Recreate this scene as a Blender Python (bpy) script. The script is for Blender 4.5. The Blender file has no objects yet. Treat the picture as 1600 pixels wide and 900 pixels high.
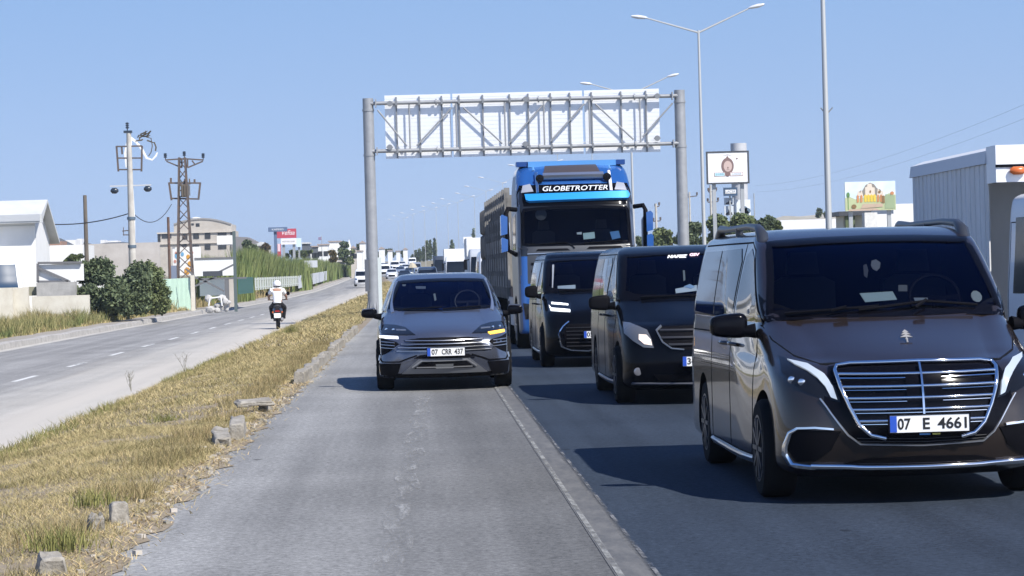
import bpy, bmesh, math, random
import numpy as np
from mathutils import Vector, Matrix
from mathutils.bvhtree import BVHTree

SC = bpy.context.scene
COL = SC.collection
R = math.radians
random.seed(7)
rng = np.random.default_rng(7)

# ------------------------------------------------------------------ camera
H = 1.65
FPX = 4000.0
cam_d = bpy.data.cameras.new('camera')
cam = bpy.data.objects.new('camera', cam_d)
COL.objects.link(cam)
SC.camera = cam
cam_d.sensor_width = 36.0
cam_d.lens = 36.0 * FPX / 1600.0
cam_d.clip_start = 0.5
cam_d.clip_end = 6000
a_, b_ = math.atan(144.3 / FPX), math.atan(29.0 / FPX)
fw = Vector((math.sin(a_) * math.cos(b_), math.cos(a_) * math.cos(b_), -math.sin(b_)))
CR = fw.to_track_quat('-Z', 'Y').to_matrix() @ Matrix.Rotation(R(-1.6), 3, 'Z')
cam.matrix_world = Matrix.Translation((0, 0, H)) @ CR.to_4x4()

def ray(px, py):
    return (CR @ Vector(((px - 800) / FPX, -(py - 450) / FPX, -1))).normalized()

def P(px, py, D):
    d = ray(px, py)
    return Vector((0, 0, H)) + d * (D / d.y)

def proj(p):
    q = CR.transposed() @ (Vector(p) - Vector((0, 0, H)))
    return 800 + FPX * q.x / -q.z, 450 - FPX * q.y / -q.z

def GX(px, D, z):
    x = 0.0
    for _ in range(4):
        x += (px - proj((x, D, z))[0]) * D / FPX
    return x

# ------------------------------------------------------------------ world, sun, exposure
SUN_DIR = Vector((0.60, -0.72, 0.98)).normalized()      # towards the sun
w = bpy.data.worlds.new('World'); SC.world = w; w.use_nodes = True
nt = w.node_tree
bg = nt.nodes['Background']
SKY_LIFT, SKY_SAT, SKY_HUE = .34, .95, .496
sky = nt.nodes.new('ShaderNodeTexSky')
sky.sky_type = 'NISHITA'
sky.sun_disc = False
sky.sun_elevation = math.asin(SUN_DIR.z)
sky.sun_rotation = math.atan2(SUN_DIR.x, SUN_DIR.y)
sky.altitude = 0
sky.air_density = 1.0
sky.dust_density = 0.35
sky.ozone_density = 2.0
# clear blue right down to the horizon, as on a dry windy day: look a little higher into the sky model
tcw = nt.nodes.new('ShaderNodeTexCoord'); mpw = nt.nodes.new('ShaderNodeMapping'); mpw.inputs['Location'].default_value = (0, 0, SKY_LIFT); mpw.inputs['Scale'].default_value = (1, 1, 1.6)
nt.links.new(tcw.outputs['Generated'], mpw.inputs[0]); nt.links.new(mpw.outputs[0], sky.inputs[0])
hsw = nt.nodes.new('ShaderNodeHueSaturation'); hsw.inputs['Saturation'].default_value = SKY_SAT; hsw.inputs['Hue'].default_value = SKY_HUE; hsw.inputs['Value'].default_value = 1.60
nt.links.new(sky.outputs[0], hsw.inputs['Color']); sxw = nt.nodes.new('ShaderNodeSeparateXYZ'); nt.links.new(tcw.outputs['Generated'], sxw.inputs[0])      # a deep blue zenith over the pale horizon
crw = nt.nodes.new('ShaderNodeValToRGB'); nt.links.new(sxw.outputs['Z'], crw.inputs[0]); ew = crw.color_ramp.elements
ew[0].position = .0; ew[0].color = (.98, .78, .68, 1); ew[1].position = .75; ew[1].color = (.19, .31, .52, 1); e_ = ew.new(.38); e_.color = (.42, .54, .71, 1); e_ = ew.new(.11); e_.color = (.87, .855, .85, 1)
mlw = nt.nodes.new('ShaderNodeMix'); mlw.data_type = 'RGBA'; mlw.blend_type = 'MULTIPLY'; mlw.inputs[0].default_value = 1
nt.links.new(hsw.outputs[0], mlw.inputs[6]); nt.links.new(crw.outputs[0], mlw.inputs[7]); nt.links.new(mlw.outputs[2], bg.inputs[0])
bg.inputs[1].default_value = 0.15
sl = bpy.data.lights.new('sun', 'SUN'); so = bpy.data.objects.new('sun', sl); COL.objects.link(so)
sl.energy = 4.8; sl.angle = R(0.55); sl.color = (1.0, 0.955, 0.89)
so.rotation_euler = SUN_DIR.to_track_quat('Z', 'Y').to_euler()
SC.view_settings.view_transform = 'Standard'
SC.view_settings.look = 'None'
SC.view_settings.exposure = 0.45
SC.view_settings.gamma = 1.0
SC.render.engine = 'CYCLES'
SC.cycles.max_bounces = 6
SC.cycles.transparent_max_bounces = 12
SC.cycles.use_denoising = True

# ------------------------------------------------------------------ materials
MATS = {}
def M(name, col=(.5, .5, .5), rough=.6, metal=0., coat=0., var=0., vscale=3., col2=None, bump=0., bscale=20., stretch=(1, 1, 1), emit=None, es=1., spec=.5, lo=.35, hi=.65, detail=5., island=0.):
    if name in MATS: return MATS[name]
    m = bpy.data.materials.new(name); m.use_nodes = True
    nt = m.node_tree; p = nt.nodes['Principled BSDF']
    p.inputs['Base Color'].default_value = (*col, 1)
    p.inputs['Roughness'].default_value = rough
    p.inputs['Metallic'].default_value = metal
    p.inputs['Coat Weight'].default_value = coat
    p.inputs['Coat Roughness'].default_value = .04
    p.inputs['Specular IOR Level'].default_value = spec
    N, L = nt.nodes.new, nt.links.new
    if col2 or var or bump or island:
        tc = N('ShaderNodeTexCoord'); mp = N('ShaderNodeMapping'); mp.inputs['Scale'].default_value = stretch
        L(tc.outputs['Object'], mp.inputs[0])
        last = None
        if col2 or var:
            if col2 is None:
                col2 = tuple(max(0, c * (1 - var)) for c in col); col = tuple(min(1, c * (1 + var)) for c in col)
            no = N('ShaderNodeTexNoise'); no.inputs['Scale'].default_value = vscale; no.inputs['Detail'].default_value = detail
            no.inputs['Roughness'].default_value = .65
            L(mp.outputs[0], no.inputs['Vector'])
            cr = N('ShaderNodeValToRGB'); e = cr.color_ramp.elements
            e[0].position = lo; e[0].color = (*col, 1); e[1].position = hi; e[1].color = (*col2, 1)
            L(no.outputs['Fac'], cr.inputs[0]); last = cr.outputs[0]
            L(last, p.inputs['Base Color'])
        if island:
            g = N('ShaderNodeNewGeometry'); hs = N('ShaderNodeHueSaturation')
            mr = N('ShaderNodeMapRange'); mr.inputs['To Min'].default_value = 1 - island; mr.inputs['To Max'].default_value = 1 + island
            L(g.outputs['Random Per Island'], mr.inputs[0]); L(mr.outputs[0], hs.inputs['Value'])
            mh = N('ShaderNodeMapRange'); mh.inputs['To Min'].default_value = .5 + island * .05; mh.inputs['To Max'].default_value = .5 - island * .03
            L(g.outputs['Random Per Island'], mh.inputs[0]); L(mh.outputs[0], hs.inputs['Hue'])
            if last: L(last, hs.inputs['Color'])
            else: hs.inputs['Color'].default_value = (*col, 1)
            L(hs.outputs[0], p.inputs['Base Color'])
        if bump:
            nb = N('ShaderNodeTexNoise'); nb.inputs['Scale'].default_value = bscale; nb.inputs['Detail'].default_value = 4
            L(mp.outputs[0], nb.inputs['Vector'])
            bn = N('ShaderNodeBump'); bn.inputs['Strength'].default_value = bump; bn.inputs['Distance'].default_value = .02
            L(nb.outputs['Fac'], bn.inputs['Height']); L(bn.outputs[0], p.inputs['Normal'])
    if emit:
        p.inputs['Emission Color'].default_value = (*emit, 1); p.inputs['Emission Strength'].default_value = es
    MATS[name] = m
    return m

def glass_mat(name, tint=(.3, .3, .3), base=.04, grough=.01):
    if name in MATS: return MATS[name]
    m = bpy.data.materials.new(name); m.use_nodes = True
    nt = m.node_tree; nt.nodes.remove(nt.nodes['Principled BSDF']); N, L = nt.nodes.new, nt.links.new
    out = nt.nodes['Material Output']
    fr = N('ShaderNodeFresnel'); fr.inputs[0].default_value = 1.27
    tr = N('ShaderNodeBsdfTransparent'); tr.inputs[0].default_value = (*tint, 1)
    gl = N('ShaderNodeBsdfGlossy'); gl.inputs['Roughness'].default_value = grough; gl.inputs[0].default_value = (.32, .48, .95, 1)
    mx = N('ShaderNodeMixShader'); L(fr.outputs[0], mx.inputs[0]); L(tr.outputs[0], mx.inputs[1]); L(gl.outputs[0], mx.inputs[2])
    L(mx.outputs[0], out.inputs[0]); MATS[name] = m
    return m

# ------------------------------------------------------------------ object helpers
def tag(o, label=None, cat=None, group=None, kind=None):
    if label: o['label'] = label
    if cat: o['category'] = cat
    if group: o['group'] = group
    if kind: o['kind'] = kind
    return o

def thing(name, label, cat, loc=(0, 0, 0), rz=0, group=None):
    o = bpy.data.objects.new(name, None); COL.objects.link(o)
    o.empty_display_size = .2
    o.location = loc; o.rotation_euler = (0, 0, rz)
    return tag(o, label, cat, group)

def link_mesh(name, me, mats, parent=None, angle=35):
    for m in (mats if isinstance(mats, (list, tuple)) else [mats]): me.materials.append(m)
    o = bpy.data.objects.new(name, me); COL.objects.link(o)
    if parent: o.parent = parent
    if angle:
        me.shade_smooth()
        me.set_sharp_from_angle(angle=R(angle))
    return o

def copy_tree(o, parent=None):
    c = o.copy(); COL.objects.link(c); c.parent = parent
    for ch in list(o.children): copy_tree(ch, c)
    return c

class MB:
    def __init__(s): s.v = []; s.f = []; s.m = []; s.mi = 0
    def add(s, vs, fs, mi=None):
        b = len(s.v); s.v += [tuple(v) for v in vs]
        for f in fs: s.f.append([b + i for i in f]); s.m.append(s.mi if mi is None else mi)
        return s
    def box(s, c, d, rz=0, mi=None, rot=None):
        x, y, z = d[0] / 2, d[1] / 2, d[2] / 2
        m = rot if rot is not None else Matrix.Rotation(rz, 3, 'Z')
        vs = [Vector(c) + m @ Vector((i, j, k)) for i in (-x, x) for j in (-y, y) for k in (-z, z)]
        return s.add(vs, [(0, 1, 3, 2), (4, 6, 7, 5), (0, 4, 5, 1), (2, 3, 7, 6), (0, 2, 6, 4), (1, 5, 7, 3)], mi)
    def bb(s, a, b, mi=None):
        return s.box([(a[i] + b[i]) / 2 for i in range(3)], [abs(b[i] - a[i]) for i in range(3)], 0, mi)
    def bar(s, p0, p1, r0, r1=None, n=10, mi=None, caps=True):
        r1 = r0 if r1 is None else r1
        return s.tube([p0, p1], [r0, r1], n, mi, caps)
    def tube(s, pts, r, n=8, mi=None, caps=True, flat=1.):
        pts = [Vector(p) for p in pts]; k = len(pts)
        rr = r if isinstance(r, (list, tuple)) else [r] * k
        vs = []; up = None
        for i, p in enumerate(pts):
            t = (pts[min(i + 1, k - 1)] - pts[max(i - 1, 0)]).normalized()
            if up is None:
                up = Vector((0, 0, 1)) if abs(t.z) < .9 else Vector((0, 1, 0))
            a = t.cross(up).normalized(); up = a.cross(t).normalized()
            for j in range(n):
                q = 2 * math.pi * j / n + math.pi / n
                vs.append(p + a * math.cos(q) * rr[i] + up * math.sin(q) * rr[i] * flat)
        fs = [(i * n + j, i * n + (j + 1) % n, (i + 1) * n + (j + 1) % n, (i + 1) * n + j) for i in range(k - 1) for j in range(n)]
        if caps: fs += [tuple(range(n))[::-1], tuple(range((k - 1) * n, k * n))]
        return s.add(vs, fs, mi)
    def beam(s, p0, p1, w, h, mi=None):
        p0, p1 = Vector(p0), Vector(p1); t = (p1 - p0).normalized()
        up = Vector((0, 0, 1)) if abs(t.z) < .95 else Vector((0, 1, 0))
        a = t.cross(up).normalized() * w / 2; u = a.cross(t).normalized() * h / 2
        vs = [p + i * a + j * u for p in (p0, p1) for i, j in ((-1, -1), (1, -1), (1, 1), (-1, 1))]
        return s.add(vs, [(3, 2, 1, 0), (4, 5, 6, 7), (0, 1, 5, 4), (1, 2, 6, 5), (2, 3, 7, 6), (3, 0, 4, 7)], mi)
    def prism(s, poly, axis, a, b, mi=None):
        n = len(poly)
        def q(p, t): return {'x': (t, p[0], p[1]), 'y': (p[0], t, p[1]), 'z': (p[0], p[1], t)}[axis]
        vs = [q(p, a) for p in poly] + [q(p, b) for p in poly]
        fs = [tuple(range(n)), tuple(range(n, 2 * n))[::-1]] + [(i, n + i, n + (i + 1) % n, (i + 1) % n) for i in range(n)]
        return s.add(vs, fs, mi)
    def lathe(s, prof, n=24, axis='z', c=(0, 0, 0), mi=None):
        k = len(prof); vs = []
        for (r, t) in prof:
            for j in range(n):
                q = 2 * math.pi * j / n; x, y = r * math.cos(q), r * math.sin(q)
                vs.append(Vector(c) + Vector({'z': (x, y, t), 'x': (t, x, y), 'y': (x, t, y)}[axis]))
        fs = [(i * n + j, i * n + (j + 1) % n, (i + 1) * n + (j + 1) % n, (i + 1) * n + j) for i in range(k - 1) for j in range(n)]
        fs += [tuple(range(n))[::-1], tuple(range((k - 1) * n, k * n))]
        return s.add(vs, fs, mi)
    def build(s, name, mats, parent=None, angle=35, fix=True):
        me = bpy.data.meshes.new(name); me.from_pydata([tuple(v) for v in s.v], [], s.f)
        o = link_mesh(name, me, mats, parent, 0)
        me.polygons.foreach_set('material_index', s.m)
        if fix:
            b = bmesh.new(); b.from_mesh(me); bmesh.ops.recalc_face_normals(b, faces=b.faces); b.to_mesh(me); b.free()
        if angle: me.shade_smooth(); me.set_sharp_from_angle(angle=R(angle))
        return o

def text_obj(name, s, mat, parent, loc, width, height, rot=(math.pi / 2, 0, 0), ext=.002, bold=.0, shear=0., space=1.):
    cu = bpy.data.curves.new(name, 'FONT'); cu.body = s; cu.size = 1; cu.extrude = 0.01; cu.offset = bold; cu.shear = shear
    cu.space_character = space; cu.resolution_u = 3
    t = bpy.data.objects.new(name, cu); COL.objects.link(t)
    dg = bpy.context.evaluated_depsgraph_get()
    me = bpy.data.meshes.new_from_object(t.evaluated_get(dg))
    bpy.data.objects.remove(t)
    co = np.zeros(len(me.vertices) * 3); me.vertices.foreach_get('co', co); co = co.reshape(-1, 3)
    mn, mx = co.min(0), co.max(0)
    co[:, 0] = (co[:, 0] - (mn[0] + mx[0]) / 2) / (mx[0] - mn[0]) * width
    co[:, 1] = (co[:, 1] - (mn[1] + mx[1]) / 2) / (mx[1] - mn[1]) * height
    co[:, 2] = (co[:, 2] - mn[2]) / (mx[2] - mn[2]) * ext
    me.vertices.foreach_set('co', co.ravel()); me.update(); me.materials.clear()
    o = link_mesh(name, me, mat, parent, 0); o.location = loc; o.rotation_euler = rot
    return o

def leaf_mesh(name, centers, size, mat, parent=None, elong=1.6, up=.3):
    n = len(centers); c = np.asarray(centers)
    a = rng.normal(size=(n, 3)); a[:, 2] = a[:, 2] * .8 + up; a /= np.linalg.norm(a, axis=1)[:, None]
    b = np.cross(a, rng.normal(size=(n, 3))); b /= np.linalg.norm(b, axis=1)[:, None]
    s = (size * rng.uniform(.6, 1.4, n))[:, None]
    v = np.stack([c - a * s * elong * .5, c - b * s * .5 + a * s * .1, c + a * s * elong * .5, c + b * s * .5 + a * s * .1], 1).reshape(-1, 3)
    me = bpy.data.meshes.new(name)
    me.vertices.add(4 * n); me.vertices.foreach_set('co', v.ravel())
    me.loops.add(4 * n); me.loops.foreach_set('vertex_index', np.arange(4 * n, dtype=np.int32))
    me.polygons.add(n); me.polygons.foreach_set('loop_start', np.arange(0, 4 * n, 4, dtype=np.int32))
    me.update(calc_edges=True); me.validate()
    return link_mesh(name, me, mat, parent, 0)

def blob_points(blobs, n, shell=.55):
    vol = np.array([b[3] * b[4] * b[5] for b in blobs]) ** .67; k = rng.choice(len(blobs), n, p=vol / vol.sum())
    B = np.array(blobs)[k]
    d = rng.normal(size=(n, 3)); d /= np.linalg.norm(d, axis=1)[:, None]
    r = shell + (1 - shell) * rng.random(n) + rng.normal(size=n) * .07
    return B[:, :3] + d * r[:, None] * B[:, 3:6]

def blades(name, xyz, h, wd, mat, lean=.35, kind='stuff'):
    n = len(xyz); ang = rng.uniform(0, 2 * math.pi, n)
    dx = np.stack([np.cos(ang), np.sin(ang), np.zeros(n)], 1)
    ln = rng.normal(size=(n, 3)) * lean; ln[:, 2] = 0
    h = h[:, None]; wd = wd[:, None] if hasattr(wd, '__len__') else wd
    p = xyz
    v = np.stack([p - dx * wd / 2, p + dx * wd / 2, p + dx * wd * .35 + ln * h * .35 + [0, 0, .55] * h, p - dx * wd * .35 + ln * h * .35 + [0, 0, .55] * h,
                  p + ln * h + [0, 0, 1] * h], 1).reshape(-1, 3)
    me = bpy.data.meshes.new(name)
    me.vertices.add(5 * n); me.vertices.foreach_set('co', v.ravel())
    base = np.arange(n)[:, None] * 5
    li = np.concatenate([base + [0, 1, 2, 3], base + [3, 2, 4]], 1).astype(np.int32)
    me.loops.add(7 * n); me.loops.foreach_set('vertex_index', li.ravel())
    st = np.stack([np.arange(n) * 7, np.arange(n) * 7 + 4], 1).astype(np.int32).ravel()
    me.polygons.add(2 * n); me.polygons.foreach_set('loop_start', st)
    me.update(calc_edges=True); me.validate()
    return link_mesh(name, me, mat, None, 0)

# ------------------------------------------------------------------ terrain profile
ZP = [(-50, 0), (200, 0), (285, .15), (370, .75), (446, 1.35), (520, 2.2), (700, 4.2), (1000, 6), (1600, 8), (4000, 14)]
CP = [(-50, 0), (250, 0), (313, -1), (400, -3), (450, -6), (513, -9), (600, -14), (700, -20), (1000, -40), (4000, -400)]
def ip(T, d): return float(np.interp(d, [t[0] for t in T], [t[1] for t in T]))
def gz(d): return ip(ZP, d)
def cx(d): return ip(CP, d)
LZ = -.30            # the left carriageway lies a little lower
YS = [-20, 0, 8] + list(range(10, 60, 2)) + list(range(60, 200, 10)) + list(range(200, 720, 20)) + [760, 820, 900, 1000, 1200, 1600]

ORD = 'first second third fourth fifth sixth seventh eighth ninth tenth eleventh twelfth thirteenth fourteenth fifteenth sixteenth seventeenth eighteenth nineteenth twentieth'.split()
ORD += ['twenty-' + o for o in ORD[:9]] + ['thirtieth']
# ================================================================== THE SETTING
def ribbon(name, f0, f1, zoff, mat, ys=YS, nx=1, kind='structure', zf=None):
    vs, fs = [], []
    for y in ys:
        for i in range(nx + 1):
            t = i / nx; x = f0(y) * (1 - t) + f1(y) * t
            z = (zf(x, y) if zf else gz(y)) + zoff
            vs.append((x, y, z))
    for j in range(len(ys) - 1):
        for i in range(nx):
            a = j * (nx + 1) + i; fs.append((a, a + 1, a + nx + 2, a + nx + 1))
    me = bpy.data.meshes.new(name); me.from_pydata(vs, [], fs)
    o = link_mesh(name, me, mat, None, 0); tag(o, kind=kind); me.shade_smooth()
    return o

def asphalt(name, c_left, c_right, xsplit, wobx=.5, fall=None, speck=.42, dust=None, rough=.75, sharp=.25):
    m = bpy.data.materials.new(name); m.use_nodes = True; nt = m.node_tree; p = nt.nodes['Principled BSDF']; N, L = nt.nodes.new, nt.links.new
    tc = N('ShaderNodeTexCoord'); sx = N('ShaderNodeSeparateXYZ'); L(tc.outputs['Object'], sx.inputs[0])
    wob = N('ShaderNodeTexNoise'); wob.inputs['Scale'].default_value = .6; L(tc.outputs['Object'], wob.inputs['Vector'])
    ma = N('ShaderNodeMath'); ma.operation = 'MULTIPLY_ADD'; ma.inputs[1].default_value = wobx; L(wob.outputs['Fac'], ma.inputs[0]); L(sx.outputs['X'], ma.inputs[2])
    mr = N('ShaderNodeMapRange'); mr.inputs['From Min'].default_value = xsplit + wobx / 2 - sharp; mr.inputs['From Max'].default_value = xsplit + wobx / 2 + sharp; L(ma.outputs[0], mr.inputs[0])
    mx = N('ShaderNodeMix'); mx.data_type = 'RGBA'; mx.inputs[6].default_value = (*c_left, 1); mx.inputs[7].default_value = (*c_right, 1); L(mr.outputs[0], mx.inputs[0])
    # aggregate grain
    g = N('ShaderNodeTexNoise'); g.inputs['Scale'].default_value = 22; g.inputs['Detail'].default_value = 7; g.inputs['Roughness'].default_value = .9
    L(tc.outputs['Object'], g.inputs['Vector'])
    g1 = N('ShaderNodeMapRange'); g1.inputs['From Min'].default_value = .41; g1.inputs['From Max'].default_value = .59; g1.inputs['To Min'].default_value = 1 - speck; g1.inputs['To Max'].default_value = 1 + speck; L(g.outputs['Fac'], g1.inputs[0])
    # lengthwise wheel streaks, and broad patches
    mp = N('ShaderNodeMapping'); mp.inputs['Scale'].default_value = (1.6, .035, 1); L(tc.outputs['Object'], mp.inputs[0])
    st = N('ShaderNodeTexNoise'); st.inputs['Scale'].default_value = 1.5; st.inputs['Detail'].default_value = 5; L(mp.outputs[0], st.inputs['Vector'])
    s1 = N('ShaderNodeMapRange'); s1.inputs['From Min'].default_value = .3; s1.inputs['From Max'].default_value = .7; s1.inputs['To Min'].default_value = .80; s1.inputs['To Max'].default_value = 1.18; L(st.outputs['Fac'], s1.inputs[0])
    pt = N('ShaderNodeTexNoise'); pt.inputs['Scale'].default_value = .45; pt.inputs['Detail'].default_value = 6; L(tc.outputs['Object'], pt.inputs['Vector'])
    p1 = N('ShaderNodeMapRange'); p1.inputs['From Min'].default_value = .3; p1.inputs['From Max'].default_value = .7; p1.inputs['To Min'].default_value = .88; p1.inputs['To Max'].default_value = 1.12; L(pt.outputs['Fac'], p1.inputs[0])
    k = N('ShaderNodeMath'); k.operation = 'MULTIPLY'; L(g1.outputs[0], k.inputs[0]); L(s1.outputs[0], k.inputs[1])
    k2 = N('ShaderNodeMath'); k2.operation = 'MULTIPLY'; L(k.outputs[0], k2.inputs[0]); L(p1.outputs[0], k2.inputs[1])
    hs = N('ShaderNodeHueSaturation'); L(mx.outputs[2], hs.inputs['Color']); L(k2.outputs[0], hs.inputs['Value'])
    last = hs.outputs[0]
    if fall:      # the lane is paler towards the verge, darker towards the seam
        fr_ = N('ShaderNodeMapRange'); fr_.inputs['From Min'].default_value = fall[0]; fr_.inputs['From Max'].default_value = fall[1]; fr_.inputs['To Min'].default_value = fall[2]; fr_.inputs['To Max'].default_value = fall[3]; L(ma.outputs[0], fr_.inputs[0])
        ad = N('ShaderNodeMath'); ad.operation = 'MAXIMUM'; L(mr.outputs[0], ad.inputs[0]); L(fr_.outputs[0], ad.inputs[1])
        hf = N('ShaderNodeHueSaturation'); L(last, hf.inputs['Color']); L(ad.outputs[0], hf.inputs['Value']); last = hf.outputs[0]
    # broad pebbly mottling
    gm = N('ShaderNodeTexNoise'); gm.inputs['Scale'].default_value = 5.5; gm.inputs['Detail'].default_value = 8; gm.inputs['Roughness'].default_value = .85; L(tc.outputs['Object'], gm.inputs['Vector'])
    g2 = N('ShaderNodeMapRange'); g2.inputs['From Min'].default_value = .3; g2.inputs['From Max'].default_value = .7; g2.inputs['To Min'].default_value = 1 - speck * .45; g2.inputs['To Max'].default_value = 1 + speck * .45; L(gm.outputs['Fac'], g2.inputs[0])
    h0 = N('ShaderNodeHueSaturation'); L(last, h0.inputs['Color']); L(g2.outputs[0], h0.inputs['Value']); last = h0.outputs[0]
    # small dark tar spots
    vo = N('ShaderNodeTexVoronoi'); vo.inputs['Scale'].default_value = .8; vo.inputs['Randomness'].default_value = 1; 
    mv = N('ShaderNodeMapping'); mv.inputs['Scale'].default_value = (1.3, .5, 1); L(tc.outputs['Object'], mv.inputs[0]); L(mv.outputs[0], vo.inputs['Vector'])
    vn = N('ShaderNodeTexNoise'); vn.inputs['Scale'].default_value = 9; L(tc.outputs['Object'], vn.inputs['Vector'])
    va = N('ShaderNodeMath'); va.operation = 'MULTIPLY_ADD'; va.inputs[1].default_value = .09; L(vn.outputs['Fac'], va.inputs[0]); L(vo.outputs['Distance'], va.inputs[2])
    vm = N('ShaderNodeMapRange'); vm.inputs['From Min'].default_value = .065; vm.inputs['From Max'].default_value = .09; vm.inputs['To Min'].default_value = .5; vm.inputs['To Max'].default_value = 1; L(va.outputs[0], vm.inputs[0])
    h2 = N('ShaderNodeHueSaturation'); L(last, h2.inputs['Color']); L(vm.outputs[0], h2.inputs['Value']); last = h2.outputs[0]
    if dust:
        dn = N('ShaderNodeTexNoise'); dn.inputs['Scale'].default_value = 1.1; dn.inputs['Detail'].default_value = 6; L(mp.outputs[0], dn.inputs['Vector'])
        da = N('ShaderNodeMath'); da.operation = 'MULTIPLY_ADD'; da.inputs[1].default_value = 4.; L(dn.outputs['Fac'], da.inputs[0]); L(sx.outputs['X'], da.inputs[2])
        dr = N('ShaderNodeMapRange'); dr.inputs['From Min'].default_value = dust[1] + 2 - dust[2]; dr.inputs['From Max'].default_value = dust[1] + 2 + dust[2]; L(da.outputs[0], dr.inputs[0])
        dm = N('ShaderNodeMix'); dm.data_type = 'RGBA'; L(dr.outputs[0], dm.inputs[0]); L(last, dm.inputs[6]); dm.inputs[7].default_value = (*dust[0], 1)
        last = dm.outputs[2]
    L(last, p.inputs['Base Color']); p.inputs['Roughness'].default_value = rough; p.inputs['Specular IOR Level'].default_value = .12
    bn = N('ShaderNodeBump'); bn.inputs['Strength'].default_value = .35; bn.inputs['Distance'].default_value = .01; L(g.outputs['Fac'], bn.inputs['Height']); L(bn.outputs[0], p.inputs['Normal'])
    return m

m_soil = M('dry_soil', (.20, .155, .10), .95, var=.0, col2=(.30, .25, .18), vscale=2.5, bump=.5, bscale=18)
m_gnd = M('dry_ground', (.17, .16, .09), .95, col2=(.27, .23, .15), vscale=.15, bump=.3, bscale=4)
m_conc = M('old_concrete', (.42, .40, .37), .9, col2=(.30, .285, .26), vscale=3, bump=.5, bscale=25)
m_white = M('white_paint', (.78, .78, .77), .55, var=.04, vscale=2)
m_galv = M('galvanised_steel', (.40, .42, .43), .5, metal=.35, var=.10, vscale=2, stretch=(1, 1, .4))
m_dark = M('black_plastic', (.005, .005, .007), .6, spec=.06)
m_rust = M('rusty_steel', (.09, .06, .05), .8, col2=(.16, .09, .06), vscale=8)

# ground to the horizon
def XR(y): return 9.9 + cx(y) + max(0, min(1.2, (y - 110) * .02)) + max(0, min(1.2, (90 - y) * .03))
def XK(y): return -1.8 + cx(y) * .9 - max(0, (y - 150)) * .004
def XML(y): return -4.75 + cx(y) * .9 + max(0, min(.8, (y - 180) * .006))
def XL(y): return ip([(-50, -12.5), (76, -12.35), (130, -12.0), (225, -11.5), (446, -11.6), (520, -16), (700, -30), (1000, -55), (1600, -110)], y)
def ground_z(x, y):
    g = gz(y)
    if x < -12.0: return g + LZ + .02 - .25 * min(1, max(0, (y - 60) / 400)) * 0
    return g + LZ * min(1, max(0, (-1.8 - x) / 2.5)) if x < 0 else g
gy = YS + [2200, 4000]
vs, fs = [], []
gxs = [-900, -300, -120, -60, -30, -14, -8, 0, 8, 20, 60, 150, 400, 1200]
for y in gy:
    for x in gxs:
        xx = x + (cx(y) if abs(x) < 200 else 0)
        vs.append((xx, y, gz(y) - .42 + (.0 if x < 10 else .25)))
for j in range(len(gy) - 1):
    for i in range(len(gxs) - 1):
        a = j * len(gxs) + i; fs.append((a, a + 1, a + len(gxs) + 1, a + len(gxs)))
me = bpy.data.meshes.new('ground'); me.from_pydata(vs, [], fs); g_ = link_mesh('ground', me, m_gnd, None, 0); tag(g_, kind='structure')

mat_road = asphalt('worn_asphalt', (.205, .205, .200), (.033, .044, .062), 1.215, wobx=.05, sharp=.02, fall=(-1.7, 1.0, 1.30, .60), speck=.34)
mat_left = asphalt('dusty_asphalt', (.27, .265, .255), (.40, .385, .35), -7.0, sharp=1.5, dust=((.50, .465, .41), -6.3, 1.3), speck=.2)
ribbon('main_road', lambda y: XK(y) - .22, XR, 0, mat_road, nx=6)
ribbon('left_road', lambda y: XL(y) - .1, XML, LZ, mat_left, nx=6)
# median
def med_z(x, y):
    a, b = XML(y), XK(y); t = (x - a) / (b - a)
    return gz(y) + LZ * (1 - min(1, t)) + .02 * min(1, max(0, 1 - t) * 12) + .07 * math.sin(min(1, max(0, t)) * math.pi)
mys = [-20, 0, 8] + list(np.arange(10, 60, .2)) + list(range(60, 200, 5)) + list(range(200, 720, 20)) + [760, 820, 900, 1000]
ribbon('median_ground', XML, lambda y: XK(y) + .03 + (.05 * math.sin(y * 2.3) + .04 * math.sin(y * 5.9 + 1) + .03 * math.sin(y * 11.3) if y < 70 else .03), .006, m_soil, ys=[float(v) for v in mys], nx=10, zf=med_z)

# markings: the worn edge line between first and second lane (a tar seam with old paint)
def worn_mat(name, col, under, lo, hi, sc=6., stretch=(1, .25, 1)):
    m = bpy.data.materials.new(name); m.use_nodes = True; nt = m.node_tree; p = nt.nodes['Principled BSDF']; N, L = nt.nodes.new, nt.links.new
    tc = N('ShaderNodeTexCoord'); mp = N('ShaderNodeMapping'); mp.inputs['Scale'].default_value = stretch; L(tc.outputs['Object'], mp.inputs[0])
    no = N('ShaderNodeTexNoise'); no.inputs['Scale'].default_value = sc; no.inputs['Detail'].default_value = 8; no.inputs['Roughness'].default_value = .75; L(mp.outputs[0], no.inputs[0])
    mr = N('ShaderNodeMapRange'); mr.inputs['From Min'].default_value = lo; mr.inputs['From Max'].default_value = hi; L(no.outputs['Fac'], mr.inputs[0])
    if under is None:
        p.inputs['Base Color'].default_value = (*col, 1); L(mr.outputs[0], p.inputs['Alpha'])
    else:
        mx = N('ShaderNodeMix'); mx.data_type = 'RGBA'; mx.inputs[6].default_value = (*under, 1); mx.inputs[7].default_value = (*col, 1)
        L(mr.outputs[0], mx.inputs[0]); L(mx.outputs[2], p.inputs['Base Color'])
    p.inputs['Roughness'].default_value = .8
    return m
mk1 = worn_mat('worn_road_paint', (.165, .160, .148), (.085, .086, .086), .35, .7, 9)
mk2 = worn_mat('chipped_white_paint', (.55, .55, .53), None, .42, .56, 7)
mk3 = worn_mat('left_line_paint', (.62, .62, .60), None, .30, .45, 2)
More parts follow.
